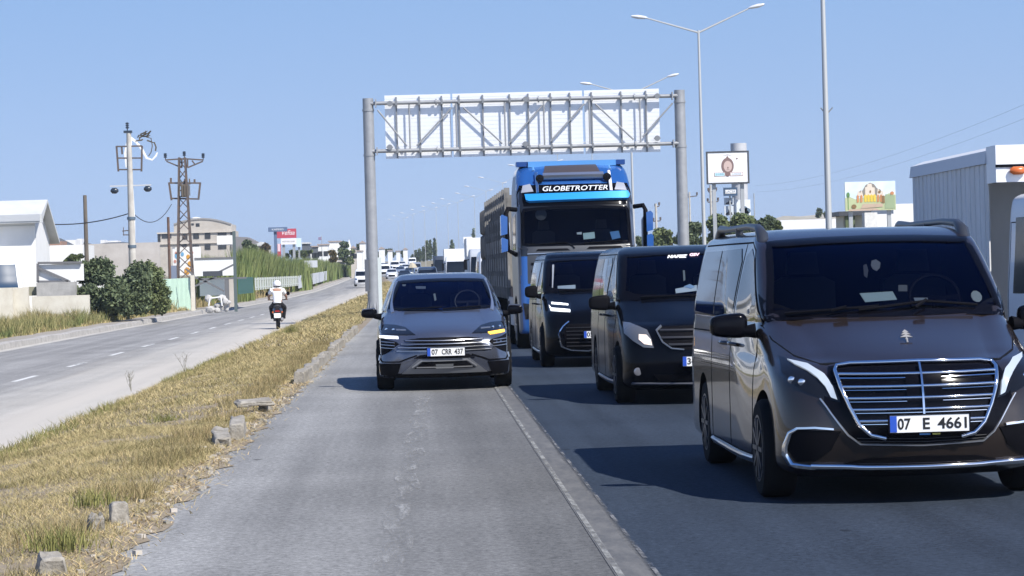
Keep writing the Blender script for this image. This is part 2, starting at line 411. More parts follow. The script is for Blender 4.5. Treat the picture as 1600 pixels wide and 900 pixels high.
mk4 = worn_mat('bleached_streak', (.31, .31, .30), None, .46, .66, 8, (1, .13, 1))
ribbon('lane_marking', lambda y: 1.0 + cx(y), lambda y: 1.19 + cx(y) + .008 * math.sin(y * 1.9), .004, mk1, ys=[5 + .5 * i for i in range(110)] + [60, 110, 200, 300, 400, 600])
ribbon('lane_marking', lambda y: 1.01 + cx(y), lambda y: 1.045 + cx(y), .008, worn_mat('line_rim', (.30, .30, .28), None, .40, .6, 8), ys=[5, 60, 110, 200])
ribbon('lane_marking', lambda y: 1.215 + cx(y), lambda y: 1.24 + cx(y), .005, worn_mat('line_rim_outer', (.20, .20, .20), None, .45, .62, 8), ys=[5, 60, 110, 200])
ribbon('road_streak', lambda y: -.30 + (y - 15) * .012 + .03 * math.sin(y * 1.7), lambda y: -.12 + (y - 15) * .012 + .03 * math.sin(y * 1.7), .004, mk4, ys=[10 + .5 * i for i in range(49)])
for k in range(0, 12):
    y0 = 12 + k * 9
    ribbon('lane_dash', lambda y: 4.75, lambda y: 4.89, .004, mk2, ys=[y0, y0 + 3])
for k in range(0, 14):
    y0 = 35.2 + k * 7.9
    ribbon('left_lane_dash', lambda y: -8.15, lambda y: -8.02, LZ + .004, mk3, ys=[y0, y0 + 3.0])
ribbon('left_edge_line', lambda y: XL(y) + .05, lambda y: XL(y) + .42, LZ + .004, M('edge_dust', (.50, .48, .43), .9, col2=(.38, .36, .33), vscale=1.5, stretch=(1, .2, 1)), ys=YS)
# left kerb and pavement
def strip3(name, prof, mat, ys):
    vs, fs = [], []; n = len(prof)
    for y in ys:
        for (dx, dz) in prof: vs.append((XL(y) + dx, y, gz(y) + LZ + dz + (.015 * math.sin(y * .9) if y < 260 else 0)))
    for j in range(len(ys) - 1):
        for i in range(n - 1):
            a = j * n + i; fs.append((a, a + 1, a + n + 1, a + n))
    me = bpy.data.meshes.new(name); me.from_pydata(vs, [], fs); return tag(link_mesh(name, me, mat, None, 30), kind='structure')
lys = [-20, 0, 20] + [float(v) for v in np.arange(30, 260, 1.6)] + list(range(260, 700, 20)) + [800, 1000]
strip3('left_kerb', [(.06, -.05), (.03, .17), (-.05, .20), (-.25, .19)], m_conc, lys)
strip3('left_pavement', [(-.25, .185), (-1.2, .17), (-1.6, .15)], M('broken_pavement', (.36, .33, .29), .95, col2=(.26, .23, .18), vscale=1.2, bump=.6, bscale=14), lys)
strip3('left_verge_ground', [(-1.55, .14), (-3, .12), (-7, .2), (-14, .15), (-30, .1)], M('verge_soil', (.19, .17, .10), .95, col2=(.28, .24, .16), vscale=.8, bump=.4, bscale=8), lys)
# right roadside
def strip_r(name, prof, mat):
    vs, fs = [], []; n = len(prof)
    for y in YS:
        for (dx, dz) in prof: vs.append((XR(y) + dx, y, gz(y) + dz))
    for j in range(len(YS) - 1):
        for i in range(n - 1):
            a = j * n + i; fs.append((a, a + 1, a + n + 1, a + n))
    me = bpy.data.meshes.new(name); me.from_pydata(vs, [], fs); return tag(link_mesh(name, me, mat, None, 30), kind='structure')
strip_r('right_kerb', [(-.06, -.05), (-.03, .14), (.12, .15)], m_conc)
strip_r('right_verge_ground', [(.12, .145), (1.5, .12), (12, .1), (40, .0), (90, -.1)], MATS['verge_soil'])

# kerb stones along the median
km = MB()
def stone(name, x, y, dx, dy, dz, rz, label, tilt=0., z0=0., grp=None, worn=.02):
    b = bmesh.new(); bmesh.ops.create_cube(b, size=1)
    bmesh.ops.scale(b, vec=(dx, dy, dz), verts=b.verts)
    bmesh.ops.subdivide_edges(b, edges=b.edges, cuts=3, use_grid_fill=True)
    for v in b.verts:
        if v.co.z > dz * .2: v.co.x *= .9
        v.co += Vector([random.uniform(-worn, worn) * .35 for _ in range(3)])
    bmesh.ops.bevel(b, geom=[e for e in b.edges if e.calc_face_angle(0) > .9], offset=.012, segments=1, affect='EDGES')
    me = bpy.data.meshes.new(name); b.to_mesh(me); b.free()
    o = link_mesh(name, me, m_kerb, None, 40)
    o.location = (x, y, z0 + dz / 2 - (.075 if name == 'kerb_block' else .055)); o.rotation_euler = (tilt, random.uniform(-.03, .03), rz)
    return tag(o, label, 'kerb stone', grp)
m_kerb = M('kerb_concrete', (.37, .345, .30), .9, col2=(.22, .20, .165), vscale=9, bump=.6, bscale=30)
stone('kerb_block', -2.10, 14.40, .15, .20, .20, .25, 'upright grey kerb block nearest the front, alone in the dry median grass', tilt=.08)
stone('kerb_block', -2.07, 17.35, .13, .20, .23, .2, 'taller back one of two broken kerb blocks in dry grass', tilt=-.06)
stone('kerb_block', -2.16, 16.85, .10, .16, .19, .3, 'lower front one of two broken kerb blocks in dry grass', tilt=.12)
stone('kerb_block', -1.90, 26.2, .16, .9, .27, .06, 'long tilted kerb slab leaning over the crumbling road edge', tilt=.05)
stone('kerb_block', -1.99, 25.3, .17, .7, .20, .1, 'low crumbled kerb piece in front of the long tilted slab', tilt=.1, worn=.04)
stone('kerb_slab', -2.03, 31.0, .44, .28, .07, .25, 'flat broken kerb slab propped up over a dark gap', tilt=.1, z0=.15)
stone('kerb_block', -1.92, 31.25, .09, .26, .20, -.2, 'short kerb stub holding up the flat broken slab', tilt=-.1)
k_ = -1
for k, y in enumerate(np.arange(39.2, 74, 1.22)):
    if k in (9, 10, 17, 18, 24): continue
    k_ += 1
    stone('kerb_stone', -1.84 + random.uniform(-.02, .02), y, random.uniform(.14, .17), random.choice((1.17, 1.1, 1.02)), random.uniform(.215, .255), random.uniform(-.03, .03), 'weathered kerb stone, %s from the front in the low row beside the median grass' % ORD[k_], tilt=random.uniform(-.02, .02), grp='kerb stones edging the median', worn=.022)
# rubble crumbs
rb = MB()
for _ in range(420):
    y = random.uniform(13, 60); x = -1.86 + random.gauss(0, .07) - (.12 if random.random() < .5 else 0.02); s = random.uniform(.012, .045)
    rb.box((x, y, .012 + s * .2 + gz(y)), (s, s * random.uniform(.6, 1.6), s * .6), random.uniform(0, 3))
o = rb.build('road_edge_rubble', M('rubble_stone', (.38, .35, .30), .9, island=.4), None, 0); tag(o, kind='stuff')

# ------------------------------------------------------------------ grass
m_dry = M('dry_grass_blade', (.44, .36, .185), .8, col2=(.22, .19, .085), vscale=1.3, detail=4, lo=.40, hi=.68, island=.45, spec=.2)
m_green = M('green_grass_blade', (.17, .18, .055), .8, col2=(.25, .22, .09), vscale=.6, island=.4, spec=.2)
def median_grass(n, y0, y1, h0, wd, name):
    t = rng.random(n); y = y0 + (y1 - y0) * t ** .8; u = rng.random(n)
    a = np.array([XML(v) for v in y]); b = np.array([XK(v) for v in y])
    bare = np.abs(np.sin(y * 2.1) + np.sin(y * .93)) * .10
    x = a - .05 + (b - a - .06 - bare) * u
    z = np.array([med_z(xx, yy) for xx, yy in zip(x, y)])
    clump = (.5 + .5 * np.sin(x * 3.1 + np.sin(y * 1.3) * 2) * np.sin(y * .7 + np.sin(x * 2.2))) 
    h = h0 * (.45 + .55 * rng.random(n)) * (.65 + .6 * clump)
    h[u < .12] *= 1.3
    pn = np.sin(x * 2.3 + 1.7 * np.sin(y * .9)) * np.sin(y * 1.15 + 2 * np.sin(x * 1.4)) + .5 * np.sin(x * 7 + y * 3.1) * np.sin(y * 5.3 - x * 2)
    keep = (pn + rng.normal(size=n) * .35) > -.75; x, y, z, h = x[keep], y[keep], z[keep], h[keep] * np.where(pn[keep] > .8, 1.45, 1.)
    o = blades(name, np.stack([x, y, z - .01], 1), h, wd, m_dry, lean=.85); tag(o, kind='stuff'); return o
median_grass(115000, 11.5, 30, .068, .0052, 'median_grass')
median_grass(64000, 29, 62, .082, .010, 'median_grass')
median_grass(34000, 60, 150, .14, .022, 'median_grass')
median_grass(9000, 148, 330, .22, .07, 'median_grass')
# greener fringe along the far edge of the median
n = 9000; y = rng.uniform(13, 110, n); x = np.array([XML(v) for v in y]) + rng.random(n) ** 2 * .5 - .06
keep = (np.sin(y * .55) + np.sin(y * .23 + 1) > -.2); x, y = x[keep], y[keep]
z = np.array([med_z(a, b) for a, b in zip(x, y)])
tag(blades('green_grass', np.stack([x, y, z - .01], 1), rng.uniform(.07, .17, len(x)), .009, m_green, .45), kind='stuff')
# a few taller green tufts
for (px, D, h, n, lb) in ((95, 15.6, .17, 220, 'green grass tuft just behind the nearest upright kerb block'), (150, 18.6, .15, 160, 'green grass tuft behind the pair of broken kerb blocks'), (455, 78, .28, 260, 'large green tuft at the far road edge below the scooter'), (262, 30.5, .17, 200, 'green tuft at the middle of the median near the left road')):
    x0 = GX(px, D, .0); xs = x0 + rng.normal(size=n) * .10; ys = D + rng.normal(size=n) * .14
    tag(blades('grass_tuft', np.stack([xs, ys, np.full(n, -.08 if D > 30 else .03)], 1), rng.uniform(.5, 1, n) * h, .008, m_green, .4), kind='stuff')
# ragged taller tussocks along the road edge of the median
n = 15000; y = 12 + rng.random(n) ** 1.2 * 50; ck = np.sin(y * 1.9 + 2) + np.sin(y * 4.3) * .6
keep = ck > .1; y = y[keep]; x = -2.12 - rng.random(len(y)) ** 1.5 * .45 + .07 * np.sin(y * 3); z = np.array([med_z(a, b) for a, b in zip(x, y)])
tag(blades('tall_dry_grass', np.stack([x, y, z - .02], 1), rng.uniform(.09, .21, len(y)), .006, M('brown_grass', (.30, .235, .12), .85, col2=(.20, .17, .08), vscale=1.5, island=.45, spec=.2), .4), kind='stuff')
# straw litter at the road edge
n = 7000; y = 11.5 + rng.random(n) ** 1.3 * 40; x = -1.93 + rng.normal(size=n) * .12
tag(blades('straw_litter', np.stack([x, y, np.full(n, .015)], 1), rng.uniform(.01, .05, n), .007, M('straw', (.42, .33, .17), .9, island=.45), 2.2), kind='stuff')
# tall thin weed stems
def weed(px, py, D, h, label):
    m = MB(); b = P(px, py, D); b.z = max(b.z, -.3)
    for k in range(7):
        a = random.uniform(0, 6.28); p = Vector((0, 0, 0)); pts = [p.copy()]; dr = Vector((math.cos(a) * .25, math.sin(a) * .25, 1))
        for s in range(5):
            p = p + dr * h / 5 * random.uniform(.8, 1.1); dr += Vector((random.uniform(-.25, .25), random.uniform(-.25, .25), 0)); pts.append(p.copy())
            if s > 1: m.bar(p, p + Vector((random.uniform(-.08, .08), random.uniform(-.08, .08), .07)), .002, .001, 4)
        m.tube(pts, [.003, .003, .0025, .002, .002, .0015], 4)
    o = m.build('dry_weed', M('weed_stem', (.16, .15, .10), .9), None, 0); o.location = b
    return tag(o, label, 'weed')
weed(205, 612, 38, .26, 'thin leafless weed at the far edge of the median, nearest the front')
weed(288, 581, 46, .30, 'thin leafless weed beyond the first one on the median edge')

# left verge: tall weeds
m_verge = M('verge_weed', (.13, .155, .055), .85, col2=(.33, .28, .13), vscale=.35, detail=4, lo=.38, hi=.62, island=.4, spec=.2)
def verge(n, x0, x1, y0, y1, h, wd, name, mt):
    y = rng.uniform(y0, y1, n); x = np.array([XL(v) for v in y]) + rng.uniform(x0, x1, n)
    hh = h * (.4 + .6 * rng.random(n)) * (.7 + .4 * np.sin(y * .8) * np.sin(x * 1.7 + y * .3))
    z = np.array([gz(v) for v in y]) + LZ + .13
    return tag(blades(name, np.stack([x, y, z], 1), hh, wd, mt, .28), kind='stuff')
verge(26000, -3.6, -1.25, 60, 128, .85, .03, 'verge_weeds', m_verge)
verge(5000, -1.9, -1.15, 60, 150, .32, .03, 'verge_dry_grass', m_dry)
verge(12000, -4.5, -1.6, 100, 165, .9, .035, 'verge_dry_weeds', M('straw_weed', (.36, .27, .14), .85, col2=(.22, .20, .09), vscale=.5, island=.4, spec=.2))
verge(6000, -3.5, -1.5, 165, 330, .9, .07, 'verge_dry_weeds', MATS['straw_weed'])
# ================================================================== VEHICLE KIT
def catmull(keys, sub):
    K = np.array(keys, float); out = []
    n = len(K)
    for i in range(n - 1):
        p0, p1, p2, p3 = K[max(i - 1, 0)], K[i], K[i + 1], K[min(i + 2, n - 1)]
        m1, m2 = (p2 - p0) / 2, (p3 - p1) / 2
        d = p2 - p1
        # keep each parameter monotone between its keys
        for k in range(len(d)):
            if d[k] == 0: m1[k] = m2[k] = 0
            else:
                if m1[k] / d[k] < 0: m1[k] = 0
                if m2[k] / d[k] < 0: m2[k] = 0
                m1[k] = math.copysign(min(abs(m1[k]), 3 * abs(d[k])), d[k]) if m1[k] else 0
                m2[k] = math.copysign(min(abs(m2[k]), 3 * abs(d[k])), d[k]) if m2[k] else 0
        for s in range(sub):
            t = s / sub; t2, t3 = t * t, t * t * t
            out.append((2 * t3 - 3 * t2 + 1) * p1 + (t3 - 2 * t2 + t) * m1 + (-2 * t3 + 3 * t2) * p2 + (t3 - t2) * m2)
    out.append(K[-1]); return out

class Body:
    """z, yf (front y), bow, rx, ry (corner), w (half width), tp (front narrowing), yr (rear y)"""
    def __init__(s, root, keys, sub=5, nf=19, nc=8, nside=26, rearr=.14, rbow=.04):
        s.root = root
        rings = []
        for (z, yf, bow, rx, ry, w, tp, yr) in catmull(keys, sub):
            half = []
            for i in range(nf):                      # centre -> corner start
                t = i / (nf - 1); half.append((t * (w - tp - rx), yf + bow * t ** 2.2))
            for i in range(1, nc + 1):
                a = math.pi / 2 * i / nc; half.append((w - tp - rx + rx * math.sin(a), yf + bow + ry * (1 - math.cos(a))))
            y0, y1 = yf + bow + ry, yr - rbow - rearr
            for i in range(1, nside + 1):
                t = i / nside; q = min(1, t * (y1 - y0) / 1.4); q = q * q * (3 - 2 * q)
                half.append((w - tp * (1 - q), y0 + (y1 - y0) * t))
            for i in range(1, 6):
                a = math.pi / 2 * i / 5; half.append((w - rearr * (1 - math.cos(a)), y1 + rearr * math.sin(a)))
            for i in range(1, 5):
                t = 1 - i / 4; half.append(((w - rearr) * t, yr - rbow * t * t))
            ring = [(x, y, z) for x, y in half] + [(-x, y, z) for x, y in half[-2:0:-1]]
            rings.append(ring)
        n = len(rings[0]); s.v = [p for r in rings for p in r]; s.f = []
        for i in range(len(rings) - 1):
            for j in range(n): s.f.append((i * n + j, i * n + (j + 1) % n, (i + 1) * n + (j + 1) % n, (i + 1) * n + j))
        s.f.append(tuple(range(n))[::-1]); b = (len(rings) - 1) * n; s.f.append(tuple(range(b, b + n)))
        s.bvh = BVHTree.FromPolygons([Vector(v) for v in s.v], s.f)
        s.front = min(k[1] for k in keys)
        s.inv = None

    def make(s, name, mats, cutters=()):
        me = bpy.data.meshes.new(name); me.from_pydata(s.v, [], s.f)
        b = bmesh.new(); b.from_mesh(me); bmesh.ops.recalc_face_normals(b, faces=b.faces); b.to_mesh(me); b.free()
        o = link_mesh(name, me, mats, None, 0)
        if cutters:
            cs = []
            for cm in cutters:
                c = cm.build('cutter', [mats[0], mats[1]] if len(mats) > 1 else mats, None, 0); cs.append(c)
                md = o.modifiers.new('b', 'BOOLEAN'); md.operation = 'DIFFERENCE'; md.solver = 'EXACT'; md.object = c; md.material_mode = 'INDEX'
            dg = bpy.context.evaluated_depsgraph_get(); dg.update()
            me2 = bpy.data.meshes.new_from_object(o.evaluated_get(dg)); o.modifiers.clear(); o.data = me2
            for c in cs: bpy.data.objects.remove(c)
            me = me2
        me.shade_smooth(); me.set_sharp_from_angle(angle=R(32))
        o.parent = s.root
        s.obj = o
        return o

    def px(s, pts):
        """photo pixels -> local front coordinates (x, z) on this body"""
        Mi = s.root.matrix_basis.inverted(); out = []
        for (a, b) in pts:
            d = Mi.to_3x3() @ ray(a, b); o = Mi @ Vector((0, 0, H))
            h = s.bvh.ray_cast(o, d)
            if h[0] is None:
                t = (s.front + .9 - o.y) / d.y; q = o + d * t
                n = s.bvh.find_nearest(q); h = (n[0],)
            out.append((h[0].x, h[0].z))
        return out

    def cast(s, a, b, view):
        if view == 'F': o, d = Vector((a, -6, b)), Vector((0, 1, 0))
        elif view == 'L': o, d = Vector((-6, a, b)), Vector((1, 0, 0))
        elif view == 'R': o, d = Vector((6, a, b)), Vector((-1, 0, 0))
        elif view == 'T': o, d = Vector((a, b, 8)), Vector((0, 0, -1))
        elif view == 'B': o, d = Vector((a, 20, b)), Vector((0, -1, 0))
        h = s.bvh.ray_cast(o, d)
        if h[0] is None:
            q = {'F': (a, s.front + .3, b), 'L': (-1.2, a, b), 'R': (1.2, a, b), 'T': (a, b, 2), 'B': (a, 6, b)}[view]
            h = s.bvh.find_nearest(Vector(q))
        n = h[1]
        if n.dot(d) > 0: n = -n
        return h[0], n

    def drape(s, pts, name, mat, view='F', off=.006, depth=.02, step=.07, smooth=0, parent=None, mb=None, angle=40):
        for _ in range(smooth):
            q = []
            for i in range(len(pts)):
                a, b = Vector(pts[i]), Vector(pts[(i + 1) % len(pts)]); q += [a * .75 + b * .25, a * .25 + b * .75]
            pts = [tuple(v) for v in q]
        bm = bmesh.new(); vs = [bm.verts.new((p[0], p[1], 0)) for p in pts]; bm.faces.new(vs)
        for ax in (0, 1):
            lo = min(p[ax] for p in pts); hi = max(p[ax] for p in pts); k = math.ceil(lo / step)
            while k * step < hi - 1e-4:
                co = Vector((0, 0, 0)); co[ax] = k * step; no = Vector((0, 0, 0)); no[ax] = 1
                bmesh.ops.bisect_plane(bm, geom=bm.verts[:] + bm.edges[:] + bm.faces[:], plane_co=co, plane_no=no); k += 1
        bm.verts.index_update(); M_ = mb or MB(); V = []; B = []
        for v in bm.verts:
            p, n = s.cast(v.co.x, v.co.y, view); V.append(p + n * off); B.append(p - n * depth)
        base = len(V); fs = [tuple(v.index for v in f.verts) for f in bm.faces]
        for e in bm.edges:
            if len(e.link_faces) == 1: a, b = e.verts[0].index, e.verts[1].index; fs.append((a, b, base + b, base + a))
        bm.free()
        M_.add(V + B, fs)
        if mb is None: return M_.build(name, mat, parent or s.root, angle)

    def mirror(s, pts): return [(-x, z) for x, z in pts][::-1]

    def line(s, pts, wd, name=None, mat=None, view='F', off=.01, depth=.01, parent=None, mb=None, closed=False, step=.06):
        """a ribbon of width wd along a polyline draped on the body"""
        P_ = [Vector(p).to_2d() for p in pts]; q = []
        for i in range(len(P_) - 1 + (1 if closed else 0)):            # subdivide
            a, b = P_[i], P_[(i + 1) % len(P_)]; n = max(1, int((b - a).length / step))
            q += [a + (b - a) * k / n for k in range(n)]
        if not closed: q.append(P_[-1])
        k = len(q); M_ = mb or MB(); V = []; fs = []
        wds = wd if isinstance(wd, (list, tuple)) else None
        for i in range(k):
            if closed: t = (q[(i + 1) % k] - q[i - 1]).normalized()
            else: t = (q[min(i + 1, k - 1)] - q[max(i - 1, 0)]).normalized()
            wi = wds[0] + (wds[1] - wds[0]) * i / (k - 1) if wds else wd
            n2 = Vector((-t.y, t.x)) * wi / 2
            for sg, oo in ((1, -depth), (1, off * .55), (.6, off), (-.6, off), (-1, off * .55), (-1, -depth)):
                c = q[i] + n2 * sg; p, n = s.cast(c.x, c.y, view); V.append(p + n * oo)
        for i in range(k if closed else k - 1):
            for j in range(5):
                a, b = i * 6 + j, ((i + 1) % k) * 6 + j; fs.append((a, b, b + 1, a + 1))
        if not closed: fs += [tuple(range(6))[::-1], tuple(range((k - 1) * 6, k * 6))]
        M_.add(V, fs)
        if mb is None: return M_.build(name, mat, parent or s.root, 50)

m_tyre = M('tyre_rubber', (.012, .012, .013), .85, spec=.1)
m_rim = M('alloy_rim', (.42, .42, .43), .3, metal=.9)
m_rimd = M('dark_alloy_rim', (.12, .12, .125), .35, metal=.8)
m_chrome = M('chrome', (.82, .83, .85), .07, metal=1)
m_satin = M('satin_silver', (.58, .59, .61), .28, metal=.9)
m_int = M('dark_cabin', (.006, .007, .010), .9, spec=.1)
m_glossblk = M('gloss_black', (.003, .003, .005), .14, coat=.0, spec=.12)
m_side = M('tinted_side_glass', (.004, .006, .010), .04, spec=.45)
m_ws = glass_mat('windscreen_glass', (.45, .50, .55))
m_plate = M('plate_white', (.80, .80, .78), .4)
m_blue = M('plate_blue', (.02, .08, .45), .4)
m_ink = M('plate_ink', (.01, .01, .01), .5)
m_paper = M('paper', (.75, .78, .76), .7)
m_lens = M('lamp_lens', (.008, .009, .012), .06, spec=.4)
m_reflector = M('lamp_reflector', (.65, .66, .68), .12, metal=1)
m_drl = M('led_white', (.9, .9, .9), .3, emit=(.92, .96, 1), es=1.6)
m_amber = M('amber_lamp', (.9, .45, .05), .3, emit=(1, .52, .06), es=1.6)

def _tl(s, pts, r, name=None, mat=None, off=.01, mb=None, step=.05, flat=1.):
    q = []
    for i in range(len(pts) - 1):
        a, b = Vector(pts[i]), Vector(pts[i + 1]); n = max(1, int((b - a).length / step)); q += [a + (b - a) * k / n for k in range(n)]
    q.append(Vector(pts[-1])); out = []
    for c in q:
        p_, n_ = s.cast(c.x, c.y, 'F'); out.append(p_ + n_ * off)
    m = mb or MB(); m.tube(out, r, 12, flat=flat)
    if mb is None: return m.build(name, mat, s.root, 60)
Body.tline = _tl

def wheel(root, x, y, r, wd, rimmat, spokes=10, side=-1, name='wheel', rr=.66):
    m = MB(); p = [(r * .66, -wd / 2), (r * .93, -wd / 2), (r, -wd * .36), (r, wd * .36), (r * .93, wd / 2), (r * .66, wd / 2)]
    m.lathe(p, 32, 'x')
    o = m.build(name, m_tyre, root, 40); o.location = (x, y, r)
    m = MB(); R0 = r * rr; sx = side * wd / 2
    ring = [(R0 * 1.02, sx * .55), (R0 * 1.03, sx * 1.01), (R0 * .96, sx * 1.01), (R0 * .90, sx * .6)]
    m.lathe(ring + [ring[0]], 32, 'x')
    for k in range(spokes):
        a = 2 * math.pi * k / spokes
        c, s_ = math.cos(a), math.sin(a)
        m.beam((sx * .90, c * R0 * .12, s_ * R0 * .12), (sx * .93, c * R0 * .95, s_ * R0 * .95), .035 * r / .34, .03)
    m.lathe([(.07 * r / .34, sx * .5), (.07 * r / .34, sx * .96), (.04 * r / .34, sx * 1.0)], 16, 'x')
    rim = m.build('rim', rimmat, o, 35)
    m = MB(); m.lathe([(R0 * .94, sx * .35), (R0 * .94, sx * .40)], 28, 'x'); m.build('brake_disc', m_int, o, 35)
    return o

def arch_cutter(ys, r, wbody, zc, depth=.30):
    out = []
    for y in ys:
        m = MB(); m.mi = 1
        for sg in (-1, 1):
            a, b = sg * (wbody - depth), sg * (wbody + .3)
            n = 40; poly = [(y + r * math.cos(2 * math.pi * k / n), zc + r * math.sin(2 * math.pi * k / n)) for k in range(n)]
            m.prism(poly, 'x', a, b)
        out.append(m)
    return out

def plate(root, x, y, z, txt, tx=.0, tw=.40, w=.52, h=.115, rx=0, ext=None, rz=0, gold=False):
    m = MB(); m.box((0, 0, 0), (w, .012, h)); o = m.build('number_plate', m_plate, root, 0)
    o.location = (x, y, z); o.rotation_euler = (rx, 0, rz)
    m = MB(); m.box((-w / 2 + .024, -.0085, 0), (.044, .006, h - .008)); m.build('country_band', m_blue, o, 0)
    m = MB()
    for a, b, c, d in ((0, h / 2 + .003, w + .016, .007), (0, -h / 2 - .003, w + .016, .007)): m.box((a, -.001, b), (c, .018, d))
    for a in (-w / 2 - .004, w / 2 + .004): m.box((a, -.001, 0), (.008, .018, h + .012))
    m.build('plate_holder', m_dark, o, 0)
    if isinstance(txt, str): txt = [(txt, tx, tw)]
    for t, cxx, ww in txt: text_obj('plate_characters', t, m_ink, o, (cxx, -.007, 0), ww, h * .66, bold=.02)
    return o

def mirror_part(root, x, y, z, sx, sy, sz, mat, armto, sg, flat_bottom=.85, glass=True):
    b = bmesh.new(); bmesh.ops.create_cube(b, size=1); bmesh.ops.subdivide_edges(b, edges=b.edges, cuts=5, use_grid_fill=True)
    for v in b.verts:
        c = v.co * 2; d = (abs(c.x) ** 4 + abs(c.y) ** 3 + abs(c.z) ** 4) ** .25
        c = c / max(d, .3) * .98 if d > 0 else c
        k = 1 - .12 * (c.x * sg + 1)
        v.co = Vector((c.x * sx / 2, c.y * sy / 2, c.z * sz / 2 * k))
    me = bpy.data.meshes.new('m'); b.to_mesh(me); b.free(); me.name = 'wing_mirror'
    o = link_mesh('wing_mirror', me, mat, root, 60); o.location = (x, y, z)
    m = MB(); m.tube([Vector((-sg * sx * .35, 0, -sz * .28)), (Vector(armto) - Vector((x, y, z))) * .6 + Vector((0, 0, -sz * .1)), Vector(armto) - Vector((x, y, z))], [.035, .04, .055], 8)
    m.build('mirror_arm', m_dark, o, 60)
    return o

def seats(root, xs, y, z, mat, h=.55):
    for x in xs:
        m = MB()
        m.prism([(x - .24, z - .35), (x + .24, z - .35), (x + .23, z + h * .45), (x + .15, z + h * .55), (x - .15, z + h * .55), (x - .23, z + h * .45)], 'y', y, y + .14)
        m.prism([(x - .12, z + h * .6), (x + .12, z + h * .6), (x + .10, z + h), (x - .10, z + h)], 'y', y + .02, y + .12)
        m.build('seat', mat, root, 30)

def steering(root, x, y, z, mat):
    m = MB(); c = Vector((x, y, z)); T = Matrix.Rotation(R(-25), 3, 'X'); n = 20
    m.tube([c + T @ Vector((.18 * math.cos(a * 2 * math.pi / n), 0, .18 * math.sin(a * 2 * math.pi / n))) for a in range(n + 1)], .014, 6)
    m.beam(c + T @ Vector((-.17, 0, 0)), c + T @ Vector((.17, 0, 0)), .04, .03); m.bar(c, c + Vector((0, .0, -.17)), .02, n=6)
    return m.build('steering_wheel', mat, root, 40)

def wiper(body, pts, parent=None, arm=None):
    m = MB()
    def tb(q, off, r):
        pp = []
        for i in range(len(q) - 1):
            for k in range(4):
                t = k / 4; pp.append((q[i][0] * (1 - t) + q[i + 1][0] * t, q[i][1] * (1 - t) + q[i + 1][1] * t))
        pp.append(q[-1]); out = []
        for a, b in pp:
            p, n = body.cast(a, b, 'F'); out.append(p + n * off)
        m.tube(out, r, 6)
    tb(pts, .025, .010)
    if arm: tb(arm, .045, .012)
    return m.build('wiper', m_dark, parent or body.root, 40)

def ws_cutter(pts, y0, y1):
    m = MB(); m.mi = 1; m.prism(pts, 'y', y0, y1); return m

def inset(pts, d):
    c = Vector((sum(p[0] for p in pts) / len(pts), sum(p[1] for p in pts) / len(pts)))
    out = []
    n = len(pts)
    for i in range(n):
        a, b, e = Vector(pts[i - 1]), Vector(pts[i]), Vector(pts[(i + 1) % n])
        t = ((b - a).normalized() + (e - b).normalized()).normalized(); nn = Vector((-t.y, t.x))
        if nn.dot(c - b) < 0: nn = -nn
        out.append(tuple(b + nn * d))
    return out

# ------------------------------------------------------------------ the brown van, nearest
def van_keys(h=1.90, w=.965, lift=0, yr=5.14):
    return [(.17, .32, .10, .30, .35, w - .10, .06, yr - .1),
            (.23, .10, .12, .34, .38, w - .02, .06, yr - .03),
            (.33, .03, .12, .34, .40, w, .06, yr),
            (.50, .00, .12, .34, .44, w, .06, yr),
            (.70, .02, .13, .34, .46, w, .06, yr),
            (.84, .06, .15, .34, .50, w, .06, yr),
            (.925, .13, .20, .34, .52, w - .005, .06, yr),
            (.985, .25, .25, .34, .52, w - .01, .06, yr),
            (1.06, .46, .25, .32, .50, w - .015, .055, yr),
            (1.15, .74, .22, .28, .42, w - .025, .05, yr),
            (1.22, .94, .20, .22, .34, w - .035, .06, yr),
            (1.26, 1.02, .20, .16, .26, w - .030, .06, yr),
            (1.40, 1.20, .18, .11, .20, w - .05, .055, yr - .02),
            (1.60, 1.50, .14, .09, .16, w - .085, .05, yr - .06),
            (1.76, 1.76, .11, .09, .14, w - .12, .045, yr - .10),
            (1.815, 1.90, .10, .10, .14, w - .14, .04, yr - .12),
            (h - .045, 2.06, .10, .13, .16, w - .18, .035, yr - .16),
            (h - .012, 2.30, .10, .16, .2, w - .27, .03, yr - .25),
            (h, 2.7, .10, .18, .2, w - .42, .02, yr - .5)]

